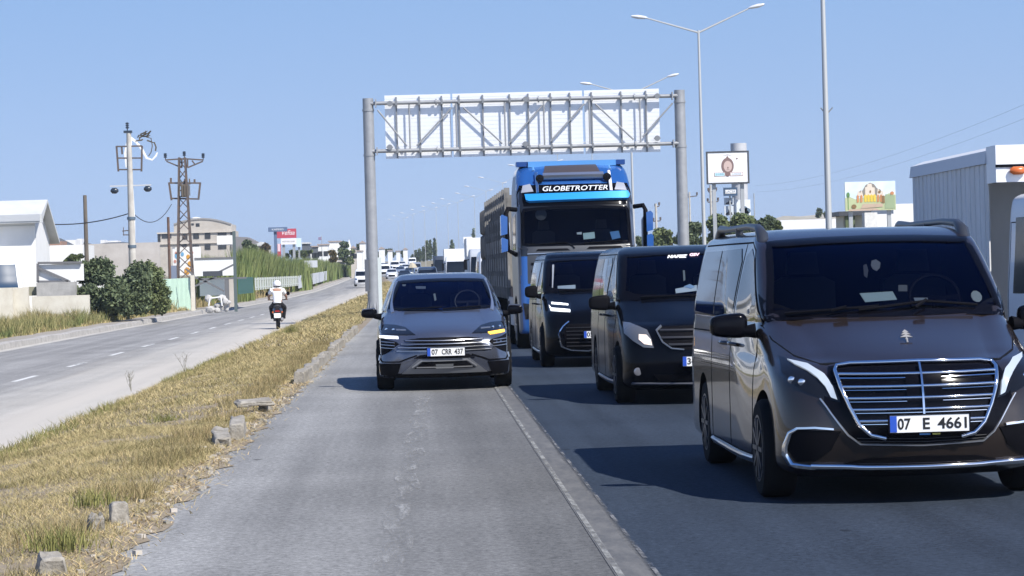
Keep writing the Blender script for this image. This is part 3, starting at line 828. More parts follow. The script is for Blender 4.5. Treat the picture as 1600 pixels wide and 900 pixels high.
WS = [(-.83, 1.265), (-.40, 1.24), (0, 1.235), (.40, 1.24), (.83, 1.265), (.79, 1.52), (.735, 1.805), (.35, 1.83), (0, 1.835), (-.35, 1.83), (-.735, 1.805), (-.79, 1.52)]
def van_common(root, B, paint, h=1.90, side_front=True, rimm=None, wy=(.93, 4.13), wr=.345, ws=WS, glass=m_ws, rails=True):
    cut = arch_cutter(wy, wr + .055, .965, wr + .01) + [ws_cutter(inset(ws, .045), -.5, 2.9)]
    body = B.make('body', [paint, m_int], cut)
    B.drape(inset(ws, .012), 'windscreen', glass, off=.002, depth=.001, step=.12)
    m = MB(); B.line([p for p in inset(ws, .03)], .05, view='F', off=.004, depth=.02, mb=m, closed=True); m.build('windscreen_seal', m_glossblk, root, 40)
    for y in wy:
        wheel(root, -.845, y, wr, .225, rimm or m_rimd, 10, -1); wheel(root, .845, y, wr, .225, rimm or m_rimd, 10, 1)
    for sg, vw in ((-1, 'L'), (1, 'R')):
        fr = [(1.34, 1.22), (2.30, 1.22), (2.34, 1.46), (2.30, 1.70), (2.12, 1.755), (1.92, 1.68), (1.60, 1.42)]
        mid = [(2.46, 1.23), (3.52, 1.24), (3.52, 1.75), (2.60, 1.76), (2.46, 1.66)]
        rear = [(3.58, 1.24), (4.86, 1.25), (4.80, 1.62), (4.66, 1.75), (3.58, 1.75)]
        for pts in (fr, mid, rear): B.drape(pts, 'side_window', m_side, vw, off=.005, depth=.01, step=.12, smooth=0)
        qd = [(1.10, 1.24), (1.28, 1.22), (1.52, 1.42), (1.30, 1.34)]
        B.drape(qd, 'quarter_trim', m_glossblk, vw, off=.004, depth=.01)
        m = MB()
        for pts in ([(1.34, .40), (1.30, 1.20), (1.62, 1.46), (1.95, 1.74), (2.14, 1.80)], [(2.40, .28), (2.40, 1.80)], [(1.34, .40), (1.42, .27), (3.52, .27)], [(3.55, .27), (3.55, .75), (3.60, 1.22)],
                    [(2.14, 1.80), (4.7, 1.80)], [(2.40, 1.12), (4.9, 1.10)]):
            B.line(pts, .012, view=vw, off=.0025, depth=.004, mb=m)
        m.build('door_seam', m_int, root, 0)
        m = MB(); B.line([(1.36, .235), (2.4, .225), (3.66, .235)], .05, view=vw, off=.02, depth=.02, mb=m); m.build('sill_trim', m_satin, root, 40)
        for (y, z) in ((2.18, 1.04), (2.62, 1.04)):
            p, n = B.cast(y, z, vw); m = MB()
            m.tube([p + Vector((0, -.10, 0)), p + n * .045 + Vector((0, -.06, 0)), p + n * .045 + Vector((0, .06, 0)), p + Vector((0, .10, 0))], .014, 6); m.build('door_handle', paint, root, 60)
        if rails:
            m = MB(); x = sg * .735; p0 = B.cast(x, 2.06, 'T')[0].z; p1 = B.cast(x, 4.75, 'T')[0].z
            m.tube([(x, 2.02, p0 - .06), (x, 2.10, p0 + .03), (x, 2.28, p0 + .085), (x, 2.8, p0 + .105), (x, 4.1, p0 + .10), (x, 4.55, p1 + .06), (x, 4.72, p1 - .03)], [.045, .045, .032, .026, .026, .035, .045], 8)
            m.bar((x, 3.4, p0 - .02), (x, 3.4, p0 + .1), .03, n=8)
            m.build('roof_rail', m_railm, root, 60)
    return body
m_railm = M('roof_rail_grey', (.06, .065, .075), .35, metal=.5)

def brown_van():
    paint = M('brown_metallic_paint', (.034, .024, .019), .25, metal=.5, coat=.8)
    t = thing('van', 'glossy dark brown passenger van with wide chrome grille, nearest in the queue', 'van', (3.305, 17.0, 0), R(.3), 'vans queuing on the road')
    t.location.x = 3.338; t.rotation_euler = (0, 0, .004); t.scale = (1.03, 1, 1)
    B = Body(t, van_keys())
    van_common(t, B, paint, rimm=m_rimd)
    # grille surround (black), chrome frame, bars
    sur = [(0, .955), (.35, .95), (.56, .925), (.60, .80), (.62, .70), (.57, .60), (.47, .47), (.40, .425), (0, .41)]
    sur = sur + [(-x, z) for x, z in sur[-2:0:-1]]
    B.drape(sur, 'grille_surround', m_glossblk, off=.008, depth=.01, step=.08)
    fr = [(0, .935), (.42, .928), (.505, .915), (.522, .885), (.50, .79), (.455, .66), (.40, .54), (.33, .475), (.24, .455)]
    fr2 = fr + [(-x, z) for x, z in fr[:0:-1]]
    inn = fr2
    B.drape(fr2, 'grille_mesh', m_glossblk, off=.016, depth=.0, step=.08)
    m = MB(); B.tline([(-x, z) for x, z in fr[::-1]] + fr[1:], .014, off=.03, mb=m, step=.03)
    m.build('grille_frame', m_chrome, t, 60)
    for z, hw in ((.862, .505), (.788, .49), (.714, .465), (.640, .437), (.566, .40)):
        m = MB(); B.tline([(-hw, z), (hw, z)], .011, off=.030, mb=m)
        B.line([(-hw, z - .022), (hw, z - .022)], .006, view='F', off=.030, depth=.0, mb=m); m.build('grille_bar', m_chrome, t, 50)
    m = MB(); B.line([(0, .915), (0, .60)], .020, view='F', off=.055, depth=0, mb=m); m.build('grille_blade', m_chrome, t, 50)
    B.drape([(-.10, .87), (.13, .87), (.13, .69), (-.10, .69)], 'sensor_panel', m_glossblk, off=.034, depth=0)
    p = B.cast(0, .545, 'F')[0]; plate(t, .03, p.y - .055, .548, [('07', -.165, .085), ('E', -.02, .045), ('4661', .148, .19)])
    m = MB(); m.box((.0, p.y - .05, .478), (.07, .004, .014)); m.build('dealer_tab', M('blue_tab', (.1, .3, .6), .5), t, 0)
    m = MB(); m.box((.075, p.y - .05, .478), (.05, .004, .014)); m.build('dealer_tab', M('yellow_tab', (.7, .6, .1), .5), t, 0)
    # lower intake mesh and lips
    m = MB()
    for z in (.445, .425): B.line([(-.42, z + .01), (0, z), (.42, z + .01)], .004, view='F', off=.016, depth=0, mb=m)
    m.build('intake_mesh', M('mesh_grey', (.06, .06, .06), .5), t, 0)
    for sg in (-1, 1):
        lip = [(sg * x, z) for x, z in ((.64, .72), (.575, .615), (.475, .475), (.40, .415), (.0, .40))]
        m = MB(); B.line(lip, .012, view='F', off=.018, depth=.01, mb=m); m.build('grille_lip', m_satin, t, 50)
    B.drape([(-.50, .285), (-.36, .318), (0, .33), (.36, .318), (.50, .285), (.3, .283), (-.3, .283)], 'lower_intake', m_dark, off=.006, depth=.01)
    for sg in (-1, 1):
        fog = [(sg * x, z) for x, z in ((.52, .50), (.78, .515), (.825, .48), (.838, .37), (.79, .295), (.68, .302), (.58, .38))]
        if sg < 0: fog = fog[::-1]
        B.drape(fog, 'fog_recess', m_dark, off=.008, depth=.01)
        ch = [(sg * x, z) for x, z in ((.56, .515), (.68, .527), (.78, .522), (.825, .49), (.852, .40), (.855, .34), (.82, .275), (.70, .262), (.50, .258))]
        m = MB(); B.line(ch, [.022, .03], view='F', off=.02, depth=.01, mb=m, step=.04); m.build('fog_trim', m_chrome, t, 50)
        hl = B.px([(1217, 556), (1230, 561), (1262, 570), (1289, 586), (1306, 606), (1314, 629), (1296, 625), (1276, 619), (1254, 610), (1235, 597), (1222, 582)])
        dr = B.px([(1231, 564), (1262, 571), (1288, 587), (1302, 604), (1309, 625), (1298, 621), (1290, 606), (1279, 593), (1262, 581), (1242, 571)])
        if sg > 0: hl, dr = B.mirror(hl), B.mirror(dr)
        L = B.drape(hl, 'headlight', m_lens, off=.008, depth=.01, step=.05)
        B.drape(dr, 'daytime_light', M('led_strip_white', (.42, .48, .54), .12, metal=.3, emit=(.85, .93, 1), es=.16), off=.020, depth=.0, step=.04, parent=L)
        for (u, z0) in ((.80, .845), (.745, .83)):
            m = MB(); pp, nn = B.cast(sg * u, z0, 'F'); m.lathe([(.026, 0), (.024, -.010), (.012, -.014)], 16, 'y', (pp.x, pp.y - .008, pp.z)); m.build('projector', m_reflector, L, 40)
        blk = [(sg * x, z) for x, z in ((.575, .94), (.60, .93), (.68, .80), (.60, .76), (.585, .86))]
        mirror_part(t, sg * 1.085, 1.38, 1.20, .27, .13, .20, m_glossblk, (sg * .90, 1.34, 1.16), sg)
    m = MB(); B.tline([(-.70, .272), (-.35, .262), (0, .26), (.35, .262), (.70, .272)], .019, off=.012, mb=m); m.build('bumper_trim', m_chrome, t, 60)
    m = MB()                                   # hood seam and creases
    B.line([(-.60, .945), (-.3, .958), (0, .962), (.3, .958), (.60, .945)], .010, view='F', off=.0025, depth=.003, mb=m)
    for sg in (-1, 1): B.line([(sg * .60, .945), (sg * .74, 1.0), (sg * .83, 1.10), (sg * .86, 1.2)], .010, view='F', off=.0025, depth=.003, mb=m)
    m.build('bonnet_seam', m_int, t, 0)
    # small layered emblem standing on the bonnet
    p, n = B.cast(0.005, 1.075, 'F'); m = MB()
    for k, (w_, z_) in enumerate(((.045, .085), (.065, .062), (.085, .035), (.02, .012))): m.prism([(-w_ / 2, z_), (w_ / 2, z_), (0, z_ + .028)], 'y', -.004, .004)
    m.bar((0, 0, -.02), (0, 0, .02), .006, n=6)
    e = m.build('bonnet_emblem', M('emblem_silver', (.26, .255, .25), .4), t, 30); e.location = p + n * .01; e.rotation_euler = (R(-50), 0, 0)
    wiper(B, [(-.70, 1.265), (-.35, 1.285), (-.08, 1.30)], arm=[(-.40, 1.262), (-.30, 1.285)])
    wiper(B, [(-.22, 1.275), (.25, 1.325), (.62, 1.29)], arm=[(.16, 1.268), (.25, 1.32)])
    # cabin behind the glass
    m = MB(); m.bb((-.70, 1.36, 1.20), (.70, 1.95, 1.25)); m.build('dashboard', M('dash_plastic', (.012, .012, .014), .8), t, 0)
    seats(t, (-.4, .42), 2.35, 1.30, M('seat_leather', (.03, .028, .026), .7), .42); steering(t, .42, 1.62, 1.36, m_dark)
    def on_glass(name, pts, mat, dy=.03):
        return B.drape(pts, name, mat, off=-.012, depth=.016, step=.1)
    on_glass('parking_permit', B.px([(1343, 456), (1395, 453), (1402, 466), (1352, 470)]), M('pale_green_paper', (.35, .42, .40), .6))
    on_glass('permit_sticker', [(B.px([(1527, 461)])[0][0] + .042 * math.cos(a * .6283), B.px([(1527, 461)])[0][1] + .042 * math.sin(a * .6283)) for a in range(10)], M('grey_sticker', (.30, .32, .30), .6))
    on_glass('paper_slip', B.px([(1428, 463), (1450, 463), (1450, 467), (1430, 468)]), M('grey_sticker2', (.2, .22, .24), .6))
    on_glass('charm', B.px([(1362, 405), (1369, 403), (1376, 408), (1375, 416), (1370, 421), (1364, 418), (1361, 412)]), M('charm_grey', (.17, .17, .18), .6))
    on_glass('charm_tail', B.px([(1349, 412), (1354, 410), (1357, 420), (1355, 432), (1350, 428)]), M('charm_dim', (.07, .07, .08), .6))
    on_glass('toll_tag', B.px([(1404, 443), (1418, 443), (1418, 453), (1404, 453)]), M('grey_sticker3', (.12, .12, .12), .6))
    return t, B

def mid_van():
    paint = M('black_paint', (.002, .0025, .005), .16, coat=.0, spec=.13)
    t = thing('van', 'black van with plain glowing headlamp and dash papers, between brown van and third van', 'van', (3.29, 30.0, 0), 0, 'vans queuing on the road')
    B = Body(t, van_keys(1.90))
    van_common(t, B, paint, rimm=m_rimd, rails=False)
    g = [(0, .93), (.44, .92), (.50, .87), (.44, .74), (.34, .665), (.2, .65)]; g2 = g + [(-x, z) for x, z in g[::-1]][:-1]
    B.drape(g2, 'grille', m_dark, off=.01, depth=.01)
    for z, hw in ((.87, .46), (.79, .45), (.71, .37)):
        m = MB(); B.line([(-hw, z), (hw, z)], .03, view='F', off=.03, depth=0, mb=m); m.build('grille_bar', M('dull_black', (.03, .03, .035), .4), t, 50)
    m = MB(); B.line(g[::-1][:-1], .018, view='F', off=.03, depth=.01, mb=m); B.line([(-x, z) for x, z in g][::-1][:-1], .018, view='F', off=.03, depth=.01, mb=m); m.build('grille_frame', M('grey_trim', (.22, .24, .27), .3, metal=.6), t, 50)
    for sg in (-1, 1):
        hl = B.px([(973, 503), (985, 505), (1011, 516), (1018, 530), (1022, 544), (1006, 543), (990, 533), (976, 521)])
        gl = B.px([(999, 523), (1010, 524), (1017, 531), (1019, 540), (1007, 538), (999, 531)])
        if sg > 0: hl, gl = B.mirror(hl), B.mirror(gl)
        L = B.drape(hl, 'headlight', M('clear_headlamp', (.15, .155, .16), .15, metal=.4, coat=.6), off=.01, depth=.01, step=.04)
        B.drape(gl, 'lit_bulb', M('warm_headlamp', (.8, .7, .6), .3, emit=(1, .78, .58), es=.35), off=.016, depth=0, parent=L, step=.05)
        m = MB(); pp, nn = B.cast(sg * .74, .40, 'F'); m.lathe([(.05, 0), (.045, -.012), (.03, -.014)], 14, 'y', (pp.x, pp.y - .006, pp.z)); m.build('fog_lamp', M('fog_glass', (.22, .22, .24), .15, metal=.5), t, 40)
        mirror_part(t, sg * 1.09, 1.38, 1.21, .27, .13, .21, m_dark, (sg * .90, 1.34, 1.17), sg)
    B.drape([(-.55, .36), (.55, .36), (.50, .28), (-.50, .28)], 'lower_intake', m_dark, off=.006, depth=.01)
    m = MB(); B.line([(-.80, .262), (0, .25), (.80, .262)], .02, view='F', off=.02, depth=.0, mb=m); m.build('bumper_lip', M('dull_grey', (.05, .055, .07), .4), t, 50)
    p = B.cast(-.10, .50, 'F')[0]; plate(t, 0.03, p.y - .05, .515, [('34', -.155, .10)])
    B.drape([(-.66, 1.245), (-.20, 1.255), (-.22, 1.285), (-.64, 1.285)], 'dash_papers', m_paper, off=-.012, depth=.014, step=.1)
    B.drape(B.px([(1055, 450), (1089, 444), (1089, 453), (1056, 457)]), 'dash_paper', m_paper, off=-.012, depth=.016, step=.1)
    B.drape(B.px([(1068, 447), (1078, 443), (1086, 447), (1080, 450)]), 'dash_cup', M('pale_blue', (.4, .55, .7), .6), off=-.006, depth=.01, step=.1)
    B.drape(B.px([(1067, 421), (1070, 421), (1071, 436), (1068, 438)]), 'hanging_charm', M('grey_sticker', (.3, .32, .3), .6), off=-.012, depth=.014, step=.1)
    m = MB(); m.bb((-.70, 1.36, 1.20), (.70, 1.95, 1.25)); m.build('dashboard', MATS['dash_plastic'], t, 0)
    seats(t, (-.4, .42), 2.35, 1.30, MATS['seat_leather'], .42); steering(t, .42, 1.62, 1.36, m_dark)
    wiper(B, [(-.60, 1.25), (.1, 1.262)]); wiper(B, [(.0, 1.25), (.65, 1.27)])
    m_let = M('glowing_sticker_white', (.85, .85, .85), .5, emit=(1, 1, 1), es=.25)  # lettering is no lamp; a faint glow is put into its colour
    x0, z0 = B.px([(1042, 401)])[0]; x1, _ = B.px([(1074, 399)])[0]
    pp = B.cast((x0 + x1) / 2, z0, 'F')[0]
    text_obj('windscreen_lettering', 'HAFEZ', m_let, t, ((x0 + x1) / 2, pp.y - .03, z0 + .0), abs(x1 - x0), .042, rot=(R(62), 0, 0), bold=.05, shear=.3)
    x0, z0 = B.px([(1077, 398)])[0]; x1, _ = B.px([(1093, 397)])[0]; pp = B.cast((x0 + x1) / 2, z0, 'F')[0]
    text_obj('windscreen_lettering', 'GSV', M('glowing_sticker_pink', (.85, .55, .62), .5, emit=(1, .6, .7), es=.2), t, ((x0 + x1) / 2, pp.y - .03, z0), abs(x1 - x0), .042, rot=(R(62), 0, 0), bold=.05, shear=.2)  # pink lettering carries the same added glow
    return t, B

def third_van():
    paint = MATS['black_paint']
    t = thing('van', 'black van with hooked white light and chrome-edged low grille, in front of the blue truck', 'van', (2.96, 42.1, 0), 0, 'vans queuing on the road')
    K = [list(k) for k in van_keys(1.93)]
    B = Body(t, K)
    van_common(t, B, paint, rimm=m_rimd, rails=False)
    g = [(-.50, .72), (.50, .72), (.60, .58), (.56, .36), (.42, .30), (-.42, .30), (-.56, .36), (-.60, .58)]
    B.drape(g, 'grille', m_dark, off=.01, depth=.01)
    for z in (.66, .60, .54, .48, .42, .36):
        m = MB(); B.line([(-.55, z), (.55, z)], .012, view='F', off=.025, depth=0, mb=m); m.build('grille_bar', M('dull_black', (.03, .03, .035), .4), t, 50)
    m = MB(); B.line([(-.50, .76), (-.61, .68), (-.68, .56), (-.64, .36), (-.48, .30), (-.20, .285), (-.15, .30), (.15, .30), (.20, .285), (.48, .30), (.64, .36), (.68, .56), (.61, .68), (.50, .76)], .028, view='F', off=.03, depth=.01, mb=m)
    m.build('grille_frame', m_chrome, t, 50)
    for sg in (-1, 1):
        hl = B.px([(855, 470), (892, 474), (893, 490), (858, 488)])
        up = B.px([(862, 473), (888, 475.5), (888, 477.5), (862, 475.5)]); lo = B.px([(858, 477), (862, 482), (891, 484.5), (891, 488), (861, 486)])
        if sg > 0: hl, up, lo = B.mirror(hl), B.mirror(up), B.mirror(lo)
        L = B.drape(hl, 'headlight', m_lens, off=.008, depth=.01, step=.05)
        B.drape(up, 'daytime_light', m_drl, off=.016, depth=0, parent=L, step=.05); B.drape(lo, 'daytime_light', m_drl, off=.016, depth=0, parent=L, step=.05)
        mirror_part(t, sg * 1.07, 1.36, 1.26, .22, .13, .24, m_dark, (sg * .90, 1.34, 1.18), sg)
    p = B.cast(0, .52, 'F')[0]; plate(t, -.02, p.y - .04, .545, [('05', -.16, .10)])
    B.drape(B.px([(871, 446), (899, 444), (899, 450), (871, 452)]), 'dash_paper', m_paper, off=-.012, depth=.016, step=.1)
    B.drape(B.px([(863, 414), (866, 414), (864, 450), (862.5, 450)]), 'pillar_trim', M('pillar_grey', (.25, .27, .3), .5), off=.008, depth=.0, step=.1)
    m = MB(); m.bb((-.70, 1.36, 1.20), (.70, 1.95, 1.25)); m.build('dashboard', MATS['dash_plastic'], t, 0)
    seats(t, (-.4, .42), 2.35, 1.30, MATS['seat_leather'], .42); steering(t, .42, 1.62, 1.36, m_dark)
    wiper(B, [(-.60, 1.25), (.1, 1.262)])
    return t, B

# ------------------------------------------------------------------ the grey SUV
def grey_suv():
    paint = M('grey_metallic_paint', (.125, .14, .185), .24, metal=.7, coat=.6)
    t = thing('suv', 'graphite grey SUV with lit amber indicator driving on the lane beside the grass', 'car', (.315, 35.4, 0))
    w = .95; yr = 4.75
    K = [(.17, .26, .12, .26, .30, w - .06, .04, yr - .2), (.21, .10, .14, .28, .34, w - .01, .03, yr - .05), (.36, .03, .14, .30, .38, w, .03, yr),
         (.52, .00, .15, .34, .42, w, .05, yr), (.66, .02, .16, .36, .46, w, .05, yr), (.76, .07, .19, .38, .50, w, .05, yr), (.82, .15, .24, .38, .52, w, .05, yr),
         (.88, .32, .28, .36, .50, w, .05, yr), (.94, .55, .28, .34, .48, w - .01, .05, yr), (1.01, .85, .24, .30, .44, w - .03, .06, yr), (1.07, 1.08, .22, .24, .36, w - .06, .08, yr),
         (1.11, 1.20, .22, .18, .28, w - .06, .08, yr - .02), (1.25, 1.48, .20, .13, .24, w - .11, .08, yr - .1), (1.40, 1.80, .17, .11, .20, w - .17, .07, yr - .3),
         (1.52, 2.10, .13, .11, .18, w - .23, .05, yr - .55), (1.57, 2.28, .12, .13, .2, w - .27, .04, yr - .75), (1.61, 2.5, .1, .16, .2, w - .35, .03, yr - 1.), (1.63, 2.9, .1, .18, .2, w - .52, .02, yr - 1.4)]
    B = Body(t, K)
    ws = [(-.79, 1.115), (-.4, 1.085), (0, 1.075), (.4, 1.085), (.79, 1.115), (.72, 1.33), (.63, 1.53), (.3, 1.55), (0, 1.555), (-.3, 1.55), (-.63, 1.53), (-.72, 1.33)]
    wr = .36; wy = (.90, 3.78)
    B.make('body', [paint, m_int], arch_cutter(wy, wr + .05, w, wr + .01) + [ws_cutter(inset(ws, .045), -.5, 3.4)])
    B.drape(inset(ws, .01), 'windscreen', m_ws, off=.002, depth=.001, step=.12)
    m = MB(); B.line(inset(ws, .028), .045, view='F', off=.004, depth=.02, mb=m, closed=True); m.build('windscreen_seal', m_glossblk, t, 40)
    for y in wy: wheel(t, -.83, y, wr, .235, m_rimd, 10, -1); wheel(t, .83, y, wr, .235, m_rimd, 10, 1)
    for sg, vw in ((-1, 'L'), (1, 'R')):
        B.drape([(1.55, 1.10), (2.45, 1.09), (2.45, 1.50), (2.30, 1.49), (1.95, 1.32)], 'side_window', m_side, vw, off=.005, depth=.01, step=.12)
        B.drape([(2.52, 1.09), (3.5, 1.10), (3.35, 1.46), (2.52, 1.51)], 'side_window', m_side, vw, off=.005, depth=.01, step=.12)
        m = MB(); B.line([(1.4, 1.08), (1.95, 1.345), (2.3, 1.515), (2.9, 1.53)], .02, view=vw, off=.008, depth=.01, mb=m); m.build('window_trim', m_satin, t, 40)
        m = MB()
        for pts in ([(1.42, .35), (1.40, 1.05)], [(2.48, .3), (2.48, 1.52)]): B.line(pts, .012, view=vw, off=.0025, depth=.004, mb=m)
        m.build('door_seam', m_int, t, 0)
        m = MB(); B.line([(1.35, .24), (3.3, .24)], .09, view=vw, off=.015, depth=.02, mb=m); m.build('sill_trim', m_dark, t, 40)
        mir = mirror_part(t, sg * 1.055, 1.62, 1.07, .23, .14, .155, m_glossblk if sg < 0 else m_glossblk, (sg * .88, 1.60, 1.02), sg)
        m = MB(); m.prism([(sg * .95, 1.085), (sg * 1.155, 1.09), (sg * 1.15, 1.14), (sg * .97, 1.155)], 'y', 1.58, 1.67); m.build('mirror_cap', paint, t, 30)
    HL = B.px([(592, 508), (603, 507), (618, 508), (634, 512), (649, 523.5), (625, 524), (596, 521.5)])
    for sg in (-1, 1):
        hl = HL if sg < 0 else B.mirror(HL)
        L = B.drape(hl, 'headlight', m_lens, off=.008, depth=.01, step=.05)
        for u, zz in ((-.80, .855), (-.70, .85)):
            m = MB(); pp, nn = B.cast(sg * abs(u), zz, 'F'); m.lathe([(.022, 0), (.02, -.01), (.01, -.012)], 12, 'y', (pp.x, pp.y - .008, pp.z)); m.build('projector', m_reflector, L, 40)
        m = MB(); pp, nn = B.cast(sg * .60, .84, 'F'); B.line([(sg * .52, .838), (sg * .66, .845)], .02, view='F', off=.014, depth=0, mb=m); m.build('projector_bar', M('lens_grey', (.25, .27, .30), .2, metal=.7), L, 40)
    B.drape(B.px([(593.5, 524.5), (622, 526.5), (622.5, 529.5), (594.5, 528)]), 'daytime_light', m_drl, off=.014, depth=.0, step=.05)
    B.drape(B.px([(762, 519.5), (787, 515), (787.5, 518.5), (766, 522.5)]), 'indicator', m_amber, off=.014, depth=.0, step=.05)
    # slots: dark grooves across the nose with bright blades between
    S = lambda pts: [(-x, z) for x, z in pts]
    C = lambda half: half + [(-x, z) for x, z in half[::-1]]
    mdk = m_dark
    def slot(zc, hw, th):
        pts = [(-hw, zc - .01), (-hw * .6, zc + th * .5), (0, zc + th * .6), (hw * .6, zc + th * .5), (hw, zc - .01), (hw * .6, zc - th * .35), (0, zc - th * .3), (-hw * .6, zc - th * .35)]
        B.drape(pts, 'grille_slot', mdk, off=.006, depth=.008)
        m = MB(); B.line([(-hw * .96, zc - th * .45), (0, zc - th * .62), (hw * .96, zc - th * .45)], .014, view='F', off=.022, depth=0, mb=m); m.build('grille_blade', m_satin, t, 50)
    for zc, hw, th in ((.712, .56, .040), (.665, .62, .036), (.618, .66, .034), (.570, .68, .030)): slot(zc, hw, th)
    for sg in (-1, 1):
        v = [(sg * x, z) for x, z in ((.88, .76), (.80, .72), (.66, .685), (.62, .655), (.68, .62), (.74, .565), (.80, .53), (.87, .50))]
        if sg < 0: v = v[::-1]
        B.drape(v, 'air_vent', mdk, off=.006, depth=.01)
        for z in (.675, .635, .595):
            m = MB(); B.line([(sg * .68, z - .005), (sg * .86, z + .012)], .012, view='F', off=.022, depth=0, mb=m); m.build('vent_blade', m_satin, t, 50)
        e = [(sg * x, z) for x, z in ((.90, .52), (.885, .44), (.86, .41), (.62, .41), (.50, .455), (.38, .495))]
        m = MB(); B.line(e, .018, view='F', off=.012, depth=.005, mb=m); m.build('bumper_crease', mdk, t, 50)
        f_ = [(sg * x, z) for x, z in ((.90, .39), (.60, .385), (.66, .22), (.88, .23))]
        if sg < 0: f_ = f_[::-1]
        B.drape(f_, 'bumper_corner', mdk, off=.012, depth=.01)
        m = MB(); B.line([(sg * .885, .50), (sg * .90, .43)], .018, view='F', off=.018, depth=0, mb=m); m.build('corner_blade', m_satin, t, 50)
    out = [(-.59, .245), (-.34, .455), (-.28, .475), (.28, .475), (.34, .455), (.59, .245)]
    B.drape(out, 'bumper_insert', M('insert_grey', (.20, .21, .23), .35, metal=.6), off=.014, depth=.01)
    m = MB(); B.line([(-.44, .335), (-.31, .422), (.31, .422), (.44, .335)], .022, view='F', off=.03, depth=0, mb=m); m.build('insert_blade', m_satin, t, 50)
    B.drape([(-.42, .315), (-.30, .405), (.30, .405), (.42, .315)], 'lower_grille', mdk, off=.022, depth=0)
    B.drape([(-.42, .455), (-.33, .50), (.33, .50), (.42, .455), (.28, .45), (-.28, .45)], 'upper_duct', mdk, off=.020, depth=0)
    m = MB(); B.line([(-.38, .335), (-.13, .335), (-.11, .325), (.11, .325), (.13, .335), (.38, .335)], .016, view='F', off=.035, depth=0, mb=m); m.build('lower_blade', m_satin, t, 50)
    B.drape([(-.12, .32), (-.12, .375), (.12, .375), (.12, .32)], 'radar_cover', M('radar_grey', (.12, .125, .13), .4), off=.028, depth=0)
    B.drape([(-.92, .245), (.92, .245), (.85, .185), (-.85, .185)], 'bumper_underside', mdk, off=.004, depth=.0)
    p = B.cast(0, .535, 'F')[0]; plate(t, .025, p.y - .045, .540, [('07', -.155, .09), ('CRR', .01, .14), ('437', .175, .12)])
    m = MB(); B.line([(-.62, .88), (-.56, 1.0), (-.55, 1.06)], .012, view='F', off=.003, depth=.003, mb=m); B.line([(.62, .88), (.56, 1.0), (.55, 1.06)], .012, view='F', off=.003, depth=.003, mb=m); m.build('bonnet_crease', paint, t, 60)
    m = MB(); m.bb((-.66, 1.55, 1.02), (.66, 2.1, 1.10)); m.build('dashboard', MATS['dash_plastic'], t, 0)
    seats(t, (-.37, .37), 2.55, 1.12, MATS['seat_leather'], .36); steering(t, .37, 1.85, 1.20, M('wheel_grey', (.018, .018, .02), .6))
    B.drape(B.px([(677, 458), (680, 457), (682, 467), (679, 469)]), 'hanging_charm', MATS['grey_sticker'], off=-.012, depth=.014, step=.1)
    B.drape(B.px([(649, 446), (665, 446), (665, 450), (650, 450)]), 'toll_tag', MATS['grey_sticker2'], off=-.012, depth=.014, step=.1)
    B.drape(B.px([(628, 443), (634, 443), (633, 446), (629, 446)]), 'inspection_sticker', MATS['grey_sticker'], off=-.012, depth=.014, step=.1)
    # driver, dim behind the glass
    wiper(B, [(-.55, 1.10), (.0, 1.12)]); wiper(B, [(.0, 1.09), (.55, 1.12)])
    return t, B
brown_van(); mid_van(); third_van(); grey_suv()
